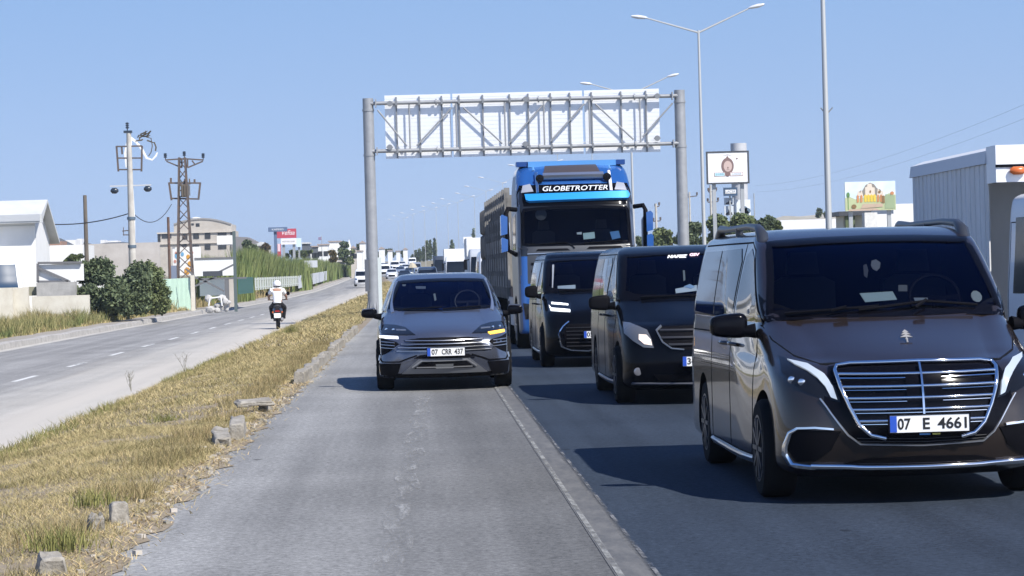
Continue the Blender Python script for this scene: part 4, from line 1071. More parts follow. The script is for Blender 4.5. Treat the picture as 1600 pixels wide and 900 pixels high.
# ================================================================== GANTRY
m_pipe = M('gantry_steel', (.36, .37, .38), .45, metal=.3, col2=(.29, .30, .31), vscale=3)
m_sheet = M('sign_back_aluminium', (.80, .81, .82), .35, metal=.25)
m_brkt = M('bracket_steel', (.22, .23, .24), .5, metal=.3)
def gantry():
    D = 100.0
    xl, xr = P(584, 480, D).x, P(1068, 380, D).x
    zt = P(573, 154, D).z
    t = thing('sign_gantry', 'steel overhead sign gantry on two round pillars seen from the back', 'sign gantry', (xl, D, 0))
    def L(p): return Vector(p) - Vector((xl, D, 0))
    for x, zb, zz in ((xl, -.25, zt), (xr, -.05, zt + .02)):
        m = MB(); m.lathe([(.23, zb), (.225, 3), (.21, zz - .1), (.21, zz)], 28, 'z', L((x, D, 0)))
        m.lathe([(.235, zz - .5), (.235, zz - .42)], 28, 'z', L((x, D, 0))); m.lathe([(.235, zz - 2.25), (.235, zz - 2.17)], 28, 'z', L((x, D, 0)))
        pl = m.build('pillar', m_pipe, t, 40)
        m = MB()
        m.box(L((x, D, zb + .10)), (.75, .75, .05))
        for k in range(12):
            a = math.pi * 2 * k / 12; c = Vector((math.cos(a), math.sin(a), 0)); p = L((x, D, zb + .12))
            m.add([p + c * .22, p + c * .36, p + c * .22 + Vector((0, 0, .75)), p + c * .36 + Vector((-c.y, c.x, 0)) * .012, p + c * .22 + Vector((-c.y, c.x, 0)) * .012, p + c * .22 + Vector((-c.y, c.x, 0)) * .012 + Vector((0, 0, .75))],
                  [(0, 1, 2), (5, 3, 4), (0, 2, 5, 4), (1, 3, 5, 2), (0, 4, 3, 1)])
        m.build('base_flange', m_pipe, pl, 0)
    zc = [P(800, 156.5, D).z, P(800, 231, D).z]
    for z in zc:
        m = MB(); m.bar(L((xl, D - .12, z)), L((xr, D - .12, z)), .075, n=14)
        for x in (xl + .30, xr - .30): m.box(L((x, D - .12, z)), (.05, .3, .3))
        for fx in (680, 840, 990): m.bar(L((P(fx, 160, D).x, D - .12, z)), L((P(fx, 160, D).x + .06, D - .12, z)), .125, n=14)
        m.build('chord', m_pipe, t, 40)
    # box truss: front web diagonals and posts
    z1, z0 = zc; hz = [(590, 172, 636, 228), (651, 228, 706, 168), (724, 168, 785, 224), (795, 224, 848, 164), (860, 221, 913, 162), (930, 162, 990, 218), (1004, 214, 1051, 161)]
    for a, b, c, d in hz:
        p, q = P(a, b, D - .1), P(c, d, D - .1); m = MB(); m.bar(L(p), L(q), .035, n=8); m.build('diagonal_brace', m_pipe, t, 40)
    for px in (640, 713, 789, 850, 921, 1000):
        x = P(px, 195, D).x; m = MB(); m.bar(L((x, D - .12, z0)), L((x, D - .12, z1)), .035, n=8); m.build('post', m_pipe, t, 40)
    # sign sheets: ribbed aluminium, three boards
    ys = D + .12
    zt_, zb_ = P(815, 143.5, ys).z, P(815, 243.0, ys).z
    edges = [(602, 705), (708, 911), (914, 1031)]
    for a, b in edges:
        xa, xb = P(a, 200, ys).x, P(b, 200, ys).x; m = MB(); n = 16; h = (zt_ - zb_) / n
        for k in range(n): m.bb(L((xa, ys, zb_ + k * h + .008)), L((xb, ys + .05, zb_ + (k + 1) * h - .008)))
        m.bb(L((xa + .01, ys + .01, zb_ + .01)), L((xb - .01, ys + .045, zt_ - .01)))
        m.build('sign_panel', m_sheet, t, 0)
    for px in (620, 656, 691, 718, 755, 797, 826, 861, 891, 925, 971, 1010):
        x = P(px, 195, ys).x; m = MB(); m.bb(L((x - .028, ys - .09, zb_ + .02)), L((x + .028, ys - .004, zt_ - .08)))
        for z in zc: m.bb(L((x - .04, D - .20, z - .10)), L((x + .04, ys - .02, z + .09)))
        m.build('panel_bracket', m_brkt, t, 0)
    for px, py in ((609, 162), (609, 230), (821, 155), (821, 225), (1027, 150), (1027, 216)):
        p = P(px, py, D - .2); m = MB(); m.lathe([(.11, -.04), (.11, .04)], 12, 'y', L(p)); m.box(L(p), (.26, .05, .05)); m.build('clamp', m_brkt, t, 30)
gantry()

# small grey cabinet post by the left pillar
x = GX(595, 98, 0)
t = thing('cable_cabinet', 'slim pale post standing just right of the left gantry pillar', 'post', (x, 98.4, -.1))
m = MB(); m.bb((-.07, -.07, 0), (.07, .07, 2.35)); m.build('post_body', M('pale_post', (.55, .60, .58), .6), t, 0)
t = thing('control_box', 'dark flat box fixed to the side of the left gantry pillar', 'control box', (GX(575, 100, 1), 100, .1))
m = MB(); m.bb((-.10, -.25, .85), (.06, .25, 2.1)); m.build('box_body', M('dark_grey_box', (.10, .11, .13), .5), t, 0)

# ================================================================== STREET LAMPS
m_pole = M('lamp_pole_steel', (.50, .51, .50), .45, metal=.3)
m_head = M('lamp_head', (.62, .64, .68), .4)
def lamp(x, D, label, h=12.0, r0=.10, arm=2.35, rise=(.62, .95), k=1.0):
    t = thing('street_lamp', label, 'street lamp', (x, D, gz(D)), 0, 'double arm street lamps along the road')
    m = MB(); m.bar((0, 0, 0), (0, 0, h), r0 * k * (1 if D < 160 else .7), r0 * .5 * k * (1 if D < 160 else .7), 10); m.build('pole', m_pole, t, 40)
    for sg, rs in ((-1, rise[0]), (1, rise[1])):
        m = MB(); m.bar((0, 0, h - .1), (sg * arm, 0, h + rs), .045 * k * (1 if D < 160 else .5), .03 * k * (1 if D < 160 else .5), 6); a = m.build('arm', m_pole, t, 40)
        m = MB(); c = Vector((sg * arm, 0, h + rs)); dr = Vector((sg * 1, 0, .22 if sg > 0 else .12)).normalized()
        m.tube([c - dr * .1, c + dr * .05, c + dr * .35, c + dr * .62], [.05 * k, .12 * k, .15 * k, .07 * k], 10, flat=.6); m.build('lamp_head', m_head, a, 60)
    return t
lamp(GX(1296, 73, 2), 73, 'nearest lamp pole with a small bracket, its top out of sight', r0=.105)
t = MB(); x, z = GX(1291, 73, 6.1), P(1291, 177, 73).z
t.tube([(x - .16, 73, z + .16), (x - .05, 73, z + .02), (x + .05, 73, z + .02), (x + .18, 73, z + .16)], .018, 6)
o = t.build('pole_hook', m_brkt, bpy.data.objects['street_lamp'], 0); o.location = -Vector((bpy.data.objects['street_lamp'].location))
lamp(GX(1101, 113, 2), 113, 'tall double arm lamp behind the right gantry pillar, both white heads visible')
lamp(GX(990, 153, 4), 153, 'double arm lamp whose heads rise just above the sign gantry', k=1.0)
farl = [(193, 925), (233, 872), (273, 838), (313, 786), (353, 760), (393, 742), (433, 716), (473, 700), (513, 682), (560, 664), (610, 646), (670, 632), (740, 623)]
for i, (D, px) in enumerate(farl):
    lamp(GX(px, D, 10), D, 'far lamp pole, %s in the receding row counted from the sign gantry' % ORD[i] if i else 'lamp hidden mostly behind the sign boards of the gantry', k=.58 + D * .0007, h=12)

# ================================================================== UTILITY POLES
m_cpole = M('concrete_pole', (.52, .50, .45), .85, col2=(.40, .38, .34), vscale=2)
m_wood = M('weathered_wood', (.17, .145, .115), .9, col2=(.10, .085, .07), vscale=6, stretch=(1, 1, .2))
m_iron = M('painted_angle_iron', (.075, .07, .075), .7, col2=(.13, .09, .065), vscale=5)
m_ins = M('dark_insulator', (.02, .03, .045), .3, coat=.4)
def insulator(m, p, h=.42, r=.10):
    p = Vector(p)
    m.bar(p, p + Vector((0, 0, h)), .03, n=6)
    for k in range(3): m.lathe([(r * .6, 0), (r, .03), (r * .7, .08)], 10, 'z', p + Vector((0, 0, h * (.25 + .25 * k))))
def big_pole():
    D = 130; b = P(208, 440, D); x0 = b.x; z0 = -.2
    t = thing('utility_pole', 'tall pale concrete utility pole with white sheet, painted highlight and tangled fittings at its top', 'utility pole', (x0, D, z0))
    zt = P(200, 205, D).z - z0
    m = MB(); m.bar((0, 0, 0), (0, 0, zt), .22, .12, 12); m.build('pole', m_cpole, t, 40)
    L = lambda px, py, dy=0.: P(px, py, D + dy) - Vector((x0, D, z0))
    m = MB(); insulator(m, L(199, 204)); m.box(L(200, 206), (.42, .25, .12)); m.build('top_insulator', m_ins, t, 30)
    m = MB()
    for a, b_ in (((182, 229), (222, 228)), ((183, 247), (222, 247)), ((184, 265), (221, 265)), ((182, 228), (185, 268)), ((222, 228), (221, 268)), ((190, 229), (191, 241))): m.beam(L(*a), L(*b_), .09, .07)
    m.build('cross_frame', m_iron, t, 0)
    m = MB(); m.beam(L(172, 291), L(236, 289), .12, .07); m.build('crossarm', M('pale_crossarm', (.48, .50, .52), .6), t, 0)
    for px, py, mt in ((179.5, 298, m_ins), (231.5, 295, m_ins)):
        m = MB(); c = L(px, py); m.lathe([(.05, -.22), (.15, -.12), (.155, .06), (.06, .18)], 14, 'x', c); m.build('siren', mt, t, 50)
    m = MB(); m.tube([L(198, 262), L(196, 240), L(200, 222), L(205, 216), L(213, 222), L(222, 234), L(229, 247), L(238, 250), L(244, 243), L(246, 238)], [.07, .09, .10, .09, .08, .07, .07, .05, .05, .03], 6, flat=.5)
    m.tube([L(204, 216), L(203, 250), L(206, 300), L(209, 345), L(210, 400)], [.09, .08, .10, .08, .06], 6, flat=.6); m.build('sheet_and_highlight', M('sheet_highlight_white', (.80, .80, .77), .7), t, 60)  # the long tube is the pole's bright highlight built as a white strip
    m = MB()
    for k in range(16):
        c = L(random.uniform(211, 229), 0); c.z = (L(200, random.uniform(208, 221))).z; q = c + Vector((random.uniform(-.4, .4), random.uniform(-.2, .2), random.uniform(-.2, .25))); m.bar(c, q, .045, .02, 5)
    m.tube([L(228, 214), L(236, 216), L(238, 228), L(236, 238), L(232, 244)], .025, 5); m.tube([L(241, 222), L(244, 230), L(243, 236)], .04, 5)
    m.build('tangled_fittings', M('nest_brown', (.10, .085, .06), .9), t, 0)
    m = MB()
    for py in (341, 385): m = MB(); c = L(206 if py < 360 else 207.5, py); m.lathe([(.215, -.07), (.215, .07)], 12, 'z', (0, 0, c.z)); m.build('clamp_band', M('band_blue', (.10, .14, .18), .5), t, 40)
    m = MB(); m.beam(L(191, 361), L(202, 360), .06, .05); m.beam(L(192, 367), L(202, 367), .06, .05); m.bar(L(193, 355), L(193, 368), .02, n=5); m.build('side_bracket', m_iron, t, 0)
    return t
big_pole()
def lattice_pole():
    D = 150; b = P(290, 440, D); x0 = b.x; z0 = -.2
    t = thing('lattice_pole', 'dark rusty lattice electricity pole with transformer frame', 'electricity pole', (x0, D, z0))
    L = lambda px, py, dy=0.: P(px, py, D + dy) - Vector((x0, D, z0))
    zt = L(288, 246).z; zm = L(288, 300).z
    def corner(s1, s2, z): k = .17 + (zt - z) / zt * .33; return Vector((s1 * k, s2 * k, z))
    m = MB(); zs = [0.0]; 
    while zs[-1] < zt - .45: zs.append(zs[-1] + max(.45, .85 - zs[-1] * .04))
    zs.append(zt)
    for s1 in (-1, 1):
        for s2 in (-1, 1): m.beam(corner(s1, s2, 0), corner(s1, s2, zt), .10, .10)
    for i in range(len(zs) - 1):
        for f in range(4):
            c = [(-1, -1), (1, -1), (1, 1), (-1, 1)]; a, b_ = c[f], c[(f + 1) % 4]
            if i % 2: a, b_ = b_, a
            m.beam(corner(*a, zs[i]), corner(*b_, zs[i + 1]), .05, .05)
    m.build('lattice_mast', m_iron, t, 0)
    m = MB()
    for a, b_ in (((258, 250), (288, 248)), ((288, 248), (318, 250)), ((260, 252), (284, 262)), ((317, 252), (293, 262)), ((284, 262), (284, 248)), ((293, 262), (293, 248)), ((300, 251), (304, 256))): m.beam(L(*a), L(*b_), .09, .08)
    m.build('top_crossarm', m_iron, t, 0)
    for px, py in ((258.5, 249), (288, 246), (317.5, 249)):
        m = MB(); insulator(m, L(px, py), .36, .11); m.build('insulator', m_ins, t, 30)
    m = MB()
    for a, b_ in (((264, 286), (313, 286)), ((267, 310), (311, 311)), ((264, 285), (268, 313)), ((313, 285), (310, 312)), ((267, 278), (267, 286)), ((304, 280), (304, 287))): m.beam(L(*a), L(*b_), .11, .09)
    m.build('transformer_frame', m_iron, t, 0)
    m = MB(); c = L(289, 298); m.box(c, (.42, .55, .75)); [m.bar(c + Vector((dx, 0, .35)), c + Vector((dx, 0, .7)), .06, .04, 6) for dx in (-.28, .0, .28)]
    [m.beam(c + Vector((dx, -.3, -.3)), c + Vector((dx, -.3, .3)), .05, .06) for dx in (-.3, -.15, 0, .15, .3)]
    m.build('transformer', M('transformer_brown', (.12, .10, .075), .7), t, 0)
    return t
lattice_pole()
D = 150; x = GX(137, D, 1); t = thing('wooden_pole', 'bare dark wooden pole behind the big green bush', 'pole', (x, D, -.2)); m = MB(); m.bar((0, 0, 0), (0, 0, P(134, 305, D).z + .2), .15, .11, 8); m.build('pole', m_wood, t, 40)
D = 148; x = GX(266, D, 1); t = thing('wooden_pole', 'thin rusty pole standing just left of the lattice pole', 'pole', (x, D, -.2)); m = MB(); m.bar((0, 0, 0), (0, 0, P(266, 339, D).z + .2), .09, .08, 8); m.build('pole', m_rust, t, 40)
D = 138; x = GX(368, D, 1); t = thing('steel_post', 'green-grey steel post at the right end of the white panel', 'post', (x, D, -.2)); m = MB(); m.bb((-.08, -.08, 0), (.08, .08, P(368, 361, D).z + .2)); m.build('pole', M('green_grey_steel', (.09, .12, .12), .6), t, 0)

def cable(p, q, sag, r, label, n=16, beads=False):
    m = MB(); pts = [Vector(p).lerp(Vector(q), i / n) - Vector((0, 0, sag * 4 * (i / n) * (1 - i / n))) for i in range(n + 1)]
    m.tube(pts, r, 5); o = m.build('overhead_cable', M('cable_black', (.03, .03, .035), .7), None, 0); tag(o, label, 'cable'); return o
cable(P(60, 349, 135), P(203, 333, 130), .25, .028, 'black cable from the white shed across the wooden pole to the concrete pole')
cable(P(207, 332, 130), P(268, 319, 150), .75, .022, 'sagging cable between the concrete pole and the lattice pole')
cable(P(1180, 290, 260), P(1700, 120, 110), 1.0, .005, 'faint upper overhead wire at the upper right of the sky')
cable(P(1180, 300, 262), P(1700, 145, 111), 1.0, .005, 'faint lower overhead wire at the upper right of the sky')

# right hand far poles
def t_pole(px, pt, pb, D, label, arms, mat, r=.13):
    x = GX(px, D, 4); zt = P(px, pt, D).z; t = thing('utility_pole', label, 'utility pole', (x, D, 0), 0)
    m = MB(); m.bar((0, 0, 0), (0, 0, zt), r, r * .7, 8); m.build('pole', mat, t, 40)
    for (a, b, c, d) in arms:
        m = MB(); p, q = P(a, b, D) - Vector((x, D, 0)), P(c, d, D) - Vector((x, D, 0)); m.beam(p, q, .10, .08)
        for e in (p, q): insulator(m, e, .3, .09)
        m.build('crossarm', m_iron, t, 0)
    return t
t_pole(1026, 318, 380, 205, 'pale utility pole just right of the blue truck with dark fittings', [(1021, 346, 1032, 345), (1024, 324, 1030, 322)], m_cpole)
t_pole(1079, 300, 370, 215, 'utility pole half hidden by the right gantry pillar, short crossarms', [(1074, 308, 1089, 306)], m_cpole, .10)
t_pole(1112, 289, 370, 190, 'utility pole standing under the white billboard', [(1107, 300, 1119, 299), (1106, 316, 1122, 315)], m_cpole, .12)
t_pole(1180, 302, 340, 260, 'very thin far mast right of the billboard column', [], m_galv, .08)

# ================================================================== BILLBOARDS, right
def board(name, label, x0, y0, x1, y1, D, mat, frame=None, posts=(), pr=.12, cat='billboard', th=.18, fr=.10):
    a, b = P(x0, (y0 + y1) / 2, D), P(x1, (y0 + y1) / 2, D); zt, zb = P((x0 + x1) / 2, y0, D).z, P((x0 + x1) / 2, y1, D).z
    t = thing(name, label, cat, ((a.x + b.x) / 2, D, gz(D)))
    w_, h_, zc = b.x - a.x, zt - zb, (zt + zb) / 2 - gz(D)
    m = MB(); m.box((0, 0, zc), (w_, th, h_)); m.build('panel', mat, t, 0)
    if frame:
        m = MB()
        for c, d in (((0, 0, zc + h_ / 2 + fr / 2), (w_ + 2 * fr, th + .06, fr)), ((0, 0, zc - h_ / 2 - fr / 2), (w_ + 2 * fr, th + .06, fr)), ((-w_ / 2 - fr / 2, 0, zc), (fr, th + .06, h_)), ((w_ / 2 + fr / 2, 0, zc), (fr, th + .06, h_))): m.box(c, d)
        m.build('frame', frame, t, 0)
    for px in posts:
        x = P(px, y1, D).x - t.location.x; m = MB(); m.bb((x - pr, th / 2 + .05, 0), (x + pr, th / 2 + .05 + 2 * pr, zc)); m.build('post', m_galv, t, 0)
    return t, w_, h_, zc, th
m_frame = M('dark_sign_frame', (.06, .065, .075), .5)
D = 170
t, w_, h_, zc, th = board('billboard', 'big white billboard with a brown round emblem and two outlined banners', 1106, 238.5, 1168, 285, D, M('billboard_white', (.80, .80, .80), .5), m_frame, (1116, 1160))
m_brn = M('emblem_brown', (.20, .13, .12), .7); m_skin = M('emblem_pale', (.55, .42, .38), .7); m_pnk = M('banner_outline', (.45, .30, .28), .7)
f = -th / 2 - .012
def disc(c, rx, rz_, n=24, dy=0.): return [(c[0] + rx * math.cos(2 * math.pi * k / n), c[1] + rz_ * math.sin(2 * math.pi * k / n)) for k in range(n)]
m = MB(); m.prism(disc((-.02, zc + .10), .42, .55), 'y', f, f + .010); m.prism([(-.36, zc + .3), (.32, zc + .3), (-.02, zc + .78)], 'y', f - .002, f + .008); m.build('emblem_mane', m_brn, t, 0)
m = MB(); m.prism(disc((0, zc + .08), .28, .36), 'y', f - .012, f - .004); m.build('emblem_face', m_skin, t, 0)
m = MB(); m.prism(disc((.0, zc - .02), .05, .07, 10), 'y', f - .018, f - .013); m.prism([(-.12, zc - .14), (.12, zc - .12), (.0, zc - .17)], 'y', f - .018, f - .013); m.prism(disc((.62, zc + .58), .06, .06, 8), 'y', f, f + .008)
m.prism([(-.34, zc + .80), (0, zc + .86), (.30, zc + .80), (0, zc + .83)], 'y', f, f + .008); m.build('emblem_marks', m_brn, t, 0)
for xa, xb, mt in ((-.90, -.22, M('banner_teal', (.45, .70, .75), .6)), (.16, .98, M('banner_white', (.78, .78, .78), .6))):
    m = MB(); m.bb((xa - .03, f - .004, zc - .58), (xb + .03, f + .008, zc - .32)); b = m.build('banner', m_pnk, t, 0)
    m = MB(); m.bb((xa + .01, f - .012, zc - .545), (xb - .01, f - .005, zc - .355)); m.build('banner_face', mt, b, 0)
    text_obj('banner_word', 'JABB' if xa < 0 else 'CASDER', M('banner_ink', (.12, .22, .35), .6), b, ((xa + xb) / 2, f - .013, zc - .45), (xb - xa) * .8, .12)
m = MB(); m.prism(disc((-.02, zc - .44), .17, .16, 16), 'y', f - .016, f - .004); m.build('banner_knot', m_brn, t, 0)
# round silo column behind
D = 178; x = GX(1155, D, 8); t = thing('silo_column', 'tall round grey column with ring bands behind the white billboard', 'column', (x, D, 0))
zt = P(1155, 224, D).z; m = MB(); m.lathe([(.56, 0), (.56, zt)], 32, 'z'); m.build('shaft', M('column_grey', (.46, .47, .49), .6, var=.05), t, 40)
for py in (237, 285, 333):
    z = P(1160, py, D).z; m = MB(); m.lathe([(.62, z - .07), (.62, z + .05)], 32, 'z'); m.build('ring_band', m_brkt, t, 40)
t, w_, h_, zc, th = board('sign', 'small dark sign with white lettering under the white billboard', 1130.5, 293, 1152, 306, 172, M('sign_navy', (.05, .09, .16), .5), None, (1141,), .05, 'sign')
m = MB(); m.box((0, -th / 2 - .01, zc), (w_ * .78, .02, h_ * .45)); m.build('lettering_strip', m_white, t, 0); text_obj('sign_lettering', 'LACER', M('sign_ink', (.08, .15, .28), .5), t, (0, -th / 2 - .022, zc), w_ * .7, h_ * .3)
for y0, y1, lb in ((309, 320, 'upper of two small pale signs showing a dark car shape'), (322, 337, 'lower of two small pale signs showing a dark boat shape')):
    t, w_, h_, zc, th = board('sign', lb, 1131.5, y0, 1146, y1, 172.5, M('sign_pale', (.60, .66, .72), .5), None, (), .05, 'sign')
    m = MB(); f = -th / 2 - .01; m.prism([(-w_ * .4, zc - h_ * .42), (w_ * .4, zc - h_ * .42), (w_ * .3, zc - h_ * .15), (w_ * .05, zc - h_ * .1), (0, zc + h_ * .2), (-w_ * .08, zc - h_ * .1), (-w_ * .3, zc - h_ * .2)], 'y', f, f + .02); m.build('dark_shape', m_frame, t, 0)
t, w_, h_, zc, th = board('sign', 'larger pale panel with dark tree shape at the foot of the grey column', 1148, 312, 1172.5, 338, 171, M('sign_pale2', (.70, .74, .77), .5), None, (), .05, 'sign')
m = MB(); f = -th / 2 - .01
for c, r_ in (((.1, zc - .05), .22), ((.28, zc - .2), .26), ((-.1, zc - .12), .14), ((.12, zc - .35), .3)): m.prism(disc(c, r_, r_ * .8, 9), 'y', f, f + .02)
m.build('dark_shape', M('leaf_blue', (.10, .16, .22), .6), t, 0)

# colourful park poster: generic castle scene in layered flat shapes
D = 160
t, w_, h_, zc, th = board('billboard', 'colourful poster billboard showing a pale castle over yellow and orange figures', 1320, 283.5, 1399, 329, D, M('poster_sky', (.55, .70, .82), .5, col2=(.75, .80, .82), vscale=.5), None, (1330, 1390))
lay = [0]
def poster(name, polys, col):
    lay[0] += 1; m = MB(); f = -th / 2 - .004 * lay[0]
    for p in polys: m.prism([(a * w_, zc + b * h_) for a, b in p], 'y', f, f + .003)
    return m.build(name, M('poster_' + name, col, .6), t, 0)
poster('hill', [[(-.5, -.5), (.5, -.5), (.5, .02), (.36, .08), (.25, -.05), (0, .0), (-.3, -.1), (-.42, .0), (-.5, -.05)]], (.45, .50, .28))
poster('rock_arch', [[(-.28, .0), (-.2, .2), (-.16, .18), (-.09, .38), (0, .46), (.08, .40), (.14, .25), (.2, .22), (.27, .0)]], (.24, .22, .19))
poster('castle_wall', [[(-.1, .0), (-.1, .3), (-.06, .32), (-.05, .42), (.03, .42), (.04, .3), (.09, .28), (.09, 0)], [(.13, 0), (.15, .28), (.2, .12), (.24, .2), (.27, 0)], [(-.27, 0), (-.24, .2), (-.2, .1), (-.17, .22), (-.14, 0)]], (.68, .60, .50))
poster('tree', [disc((-.44, .05), .035, .1, 8), [(-.45, -.45), (-.435, -.45), (-.435, 0), (-.45, 0)]], (.10, .22, .07))
poster('green_bank', [[(.28, -.45), (.48, -.45), (.48, .0), (.3, .05)]], (.30, .38, .22))
poster('gold_letters', [[(x0, -.2), (x0 + .045, -.2), (x0 + .05, .02), (x0 + .02, .06), (x0 - .005, .02)] for x0 in (-.12, -.06, 0, .06)], (.72, .52, .06))
poster('orange_figures', [[(x0, -.22), (x0 + .04, -.2), (x0 + .045, .0), (x0 + .02, .05), (x0, .0)] for x0 in (-.27, -.2, .13, .19)] + [disc((.43, .08), .04, .06, 8)], (.55, .24, .10))
poster('brown_gate', [[(.22, -.25), (.28, -.25), (.28, .0), (.22, 0)], disc((-.33, -.35), .05, .08, 8), disc((.0, .15), .016, .05, 6), disc((.18, .13), .03, .05, 6)], (.22, .13, .05))
poster('base_ribbon', [[(-.2, -.42), (.24, -.38), (.24, -.27), (-.15, -.27)], [(-.45, -.5), (.2, -.5), (.1, -.42), (-.42, -.44)]], (.50, .38, .28))
# ================================================================== BUILDINGS, FENCES AND PLANTS
m_render = M('white_render', (.76, .76, .74), .75, col2=(.64, .64, .61), vscale=.6, lo=.45, hi=.8)
m_beige = M('beige_block', (.50, .46, .40), .9, col2=(.42, .38, .33), vscale=.5)
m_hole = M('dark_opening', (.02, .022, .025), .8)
m_steelfr = M('grey_gate_steel', (.14, .14, .145), .6)
m_roofw = M('pale_sheet_roof', (.55, .56, .55), .6, var=.08, vscale=1)
# white shed on the left
D0, X1 = 117.7, GX(57, 117.7, 2)
t = thing('shed', 'white flat-panelled shed with grey overhanging pitched roof', 'building', (X1, D0, -.2))
z_e = P(57, 345, D0).z + .2
m = MB(); m.bb((-24, 0, 0), (0, 4.4, z_e)); 
m.build('wall', m_render, t, 0)
m = MB()
for k in range(1, 12): m.bb((-k * 2.1 - .01, -.012, 0), (-k * 2.1 + .01, -.002, z_e - .25))
m.bb((-24, -.014, z_e - .22), (0, -.003, z_e - .18)); m.build('panel_joint', M('joint_grey', (.55, .57, .58), .7), t, 0)
m = MB(); zr = P(70, 312, D0 + 1.3).z + .2
pr = [(-.75, z_e - .10), (-.75, z_e + .28), (1.3, zr), (4.9, z_e - .85), (4.9, z_e - 1.0), (1.3, zr - .14), (-.3, z_e + .05), (-.3, z_e - .10)]
m.prism(pr, 'x', -25, .42); m.build('roof', m_roofw, t, 0)
m = MB(); m.bb((-25, -.80, z_e - .02), (.35, -.74, z_e + .28)); m.build('gutter', M('gutter_grey', (.42, .44, .46), .6), t, 0)
m = MB(); m.bb((-.02, .6, .0), (.03, 1.5, 2.1)); m.build('side_door', M('pale_door', (.55, .58, .6), .6), t, 0)
m = MB(); m.bb((.01, 2.4, 2.0), (.05, 2.9, 2.5)); m.build('vent', m_hole, t, 0)

def slab(name, label, cat, x0, y0, x1, y1, D, mat, th=.2, extra=None, zb=None):
    a, b = P(x0, (y0 + y1) / 2, D), P(x1, (y0 + y1) / 2, D); zt = P((x0 + x1) / 2, y0, D).z; z0 = P((x0 + x1) / 2, y1, D).z if zb is None else zb
    t = thing(name, label, cat, ((a.x + b.x) / 2, D, z0)); m = MB(); m.bb((-(b.x - a.x) / 2, 0, 0), ((b.x - a.x) / 2, th, zt - z0)); m.build(extra or 'wall', mat, t, 0)
    return t, b.x - a.x, zt - z0
m_cream = M('cream_wall', (.66, .63, .54), .85, col2=(.55, .51, .42), vscale=1.5)
slab('wall', 'low cream wall in front of the white bus, cracked in the middle', 'wall', -30, 450, 20, 505, 110, m_cream, zb=-.2)
slab('wall', 'short cream wall piece right of the crack, below the shed', 'wall', 21, 449, 45, 505, 110.3, m_cream, zb=-.2)
slab('wall', 'low cream wall running from the grey block to the green bush', 'wall', 50, 462, 140, 500, 109.5, m_cream, zb=-.2)
slab('concrete_block', 'rough grey concrete plinth under the steel gate frame', 'block', 57, 441, 118, 463, 110.6, M('rough_concrete', (.42, .41, .39), .95, col2=(.30, .295, .28), vscale=2.2, bump=.5, bscale=9), .5)
slab('stone_pile', 'small mossy block between the cream walls', 'block', 45, 448, 57, 462, 110.9, M('mossy', (.28, .27, .19), .95), .4)
t = thing('gate', 'grey steel gate frame with one diagonal bar over white sheet', 'gate', (P(60, 450, 111).x, 111, 0))
L = lambda a, b: P(a, b, 111) - t.location
m = MB()
for a, b in (((59, 412), (59, 441)), ((59, 411), (128, 410)), ((59, 440), (110, 440)), ((61, 419), (107, 439))): m.beam(L(*a), L(*b), .10, .10)
m.build('gate_frame', m_steelfr, t, 0)
m = MB(); a, b = L(60, 440), L(130, 412); m.bb((a.x, .12, a.z), (b.x, .16, b.z)); m.build('sheet', m_render, t, 0)

slab('wall', 'long weathered grey-beige block wall behind the bush and poles', 'wall', 128, 380, 250, 440, 190, M('stained_blockwork', (.50, .47, .44), .9, col2=(.40, .37, .34), vscale=.7), .3)
slab('building', 'low white building between the shed and the wooden pole', 'building', 72, 383, 130, 412, 175, m_render, 6)
slab('building', 'brownish roof strip above the low white building', 'building', 74, 377, 96, 385, 190, M('brown_tile', (.32, .20, .15), .8), 3)
for (px, py, D, w_, h_, lb) in ((84, 372, 260, 2.2, 1.1, 'dark hipped roof peeking past the shed'), (112, 376, 300, 3.4, .9, 'dark hipped roof between shed and wooden pole'), (178, 378, 320, 4.5, .5, 'dark flat roof above the grey wall'), (203, 379, 330, 3, .4, 'small dark roof left of the concrete pole')):
    p = P(px, py, D); t = thing('house_roof', lb, 'roof', (p.x, D, 0)); m = MB(); z = p.z
    m.add([(-w_, 0, z - h_), (w_, 0, z - h_), (w_, 5, z - h_), (-w_, 5, z - h_), (-w_ * .2, 2, z), (w_ * .2, 2, z)], [(0, 1, 5, 4), (1, 2, 5), (2, 3, 4, 5), (3, 0, 4), (3, 2, 1, 0)])
    m.build('roof', M('slate_roof', (.10, .11, .12), .7), t, 0); m = MB(); m.bb((-w_ * .92, .1, 0), (w_ * .92, 4.9, z - h_ - .02)); m.build('wall', m_render, t, 0)
for (x0, y0, x1, y1, D, lb) in ((120, 373, 128, 384, 300, 'white gable next to the wooden pole'), (157, 375, 163, 382, 340, 'small white house far behind the grey wall'), (168, 376, 184, 382, 345, 'pink-white house far behind the grey wall'), (98, 375, 118, 385, 280, 'white house right of the brown roof')):
    slab('house', lb, 'house', x0, y0, x1, y1, D, M('far_white', (.70, .70, .70), .8), 4, zb=0)

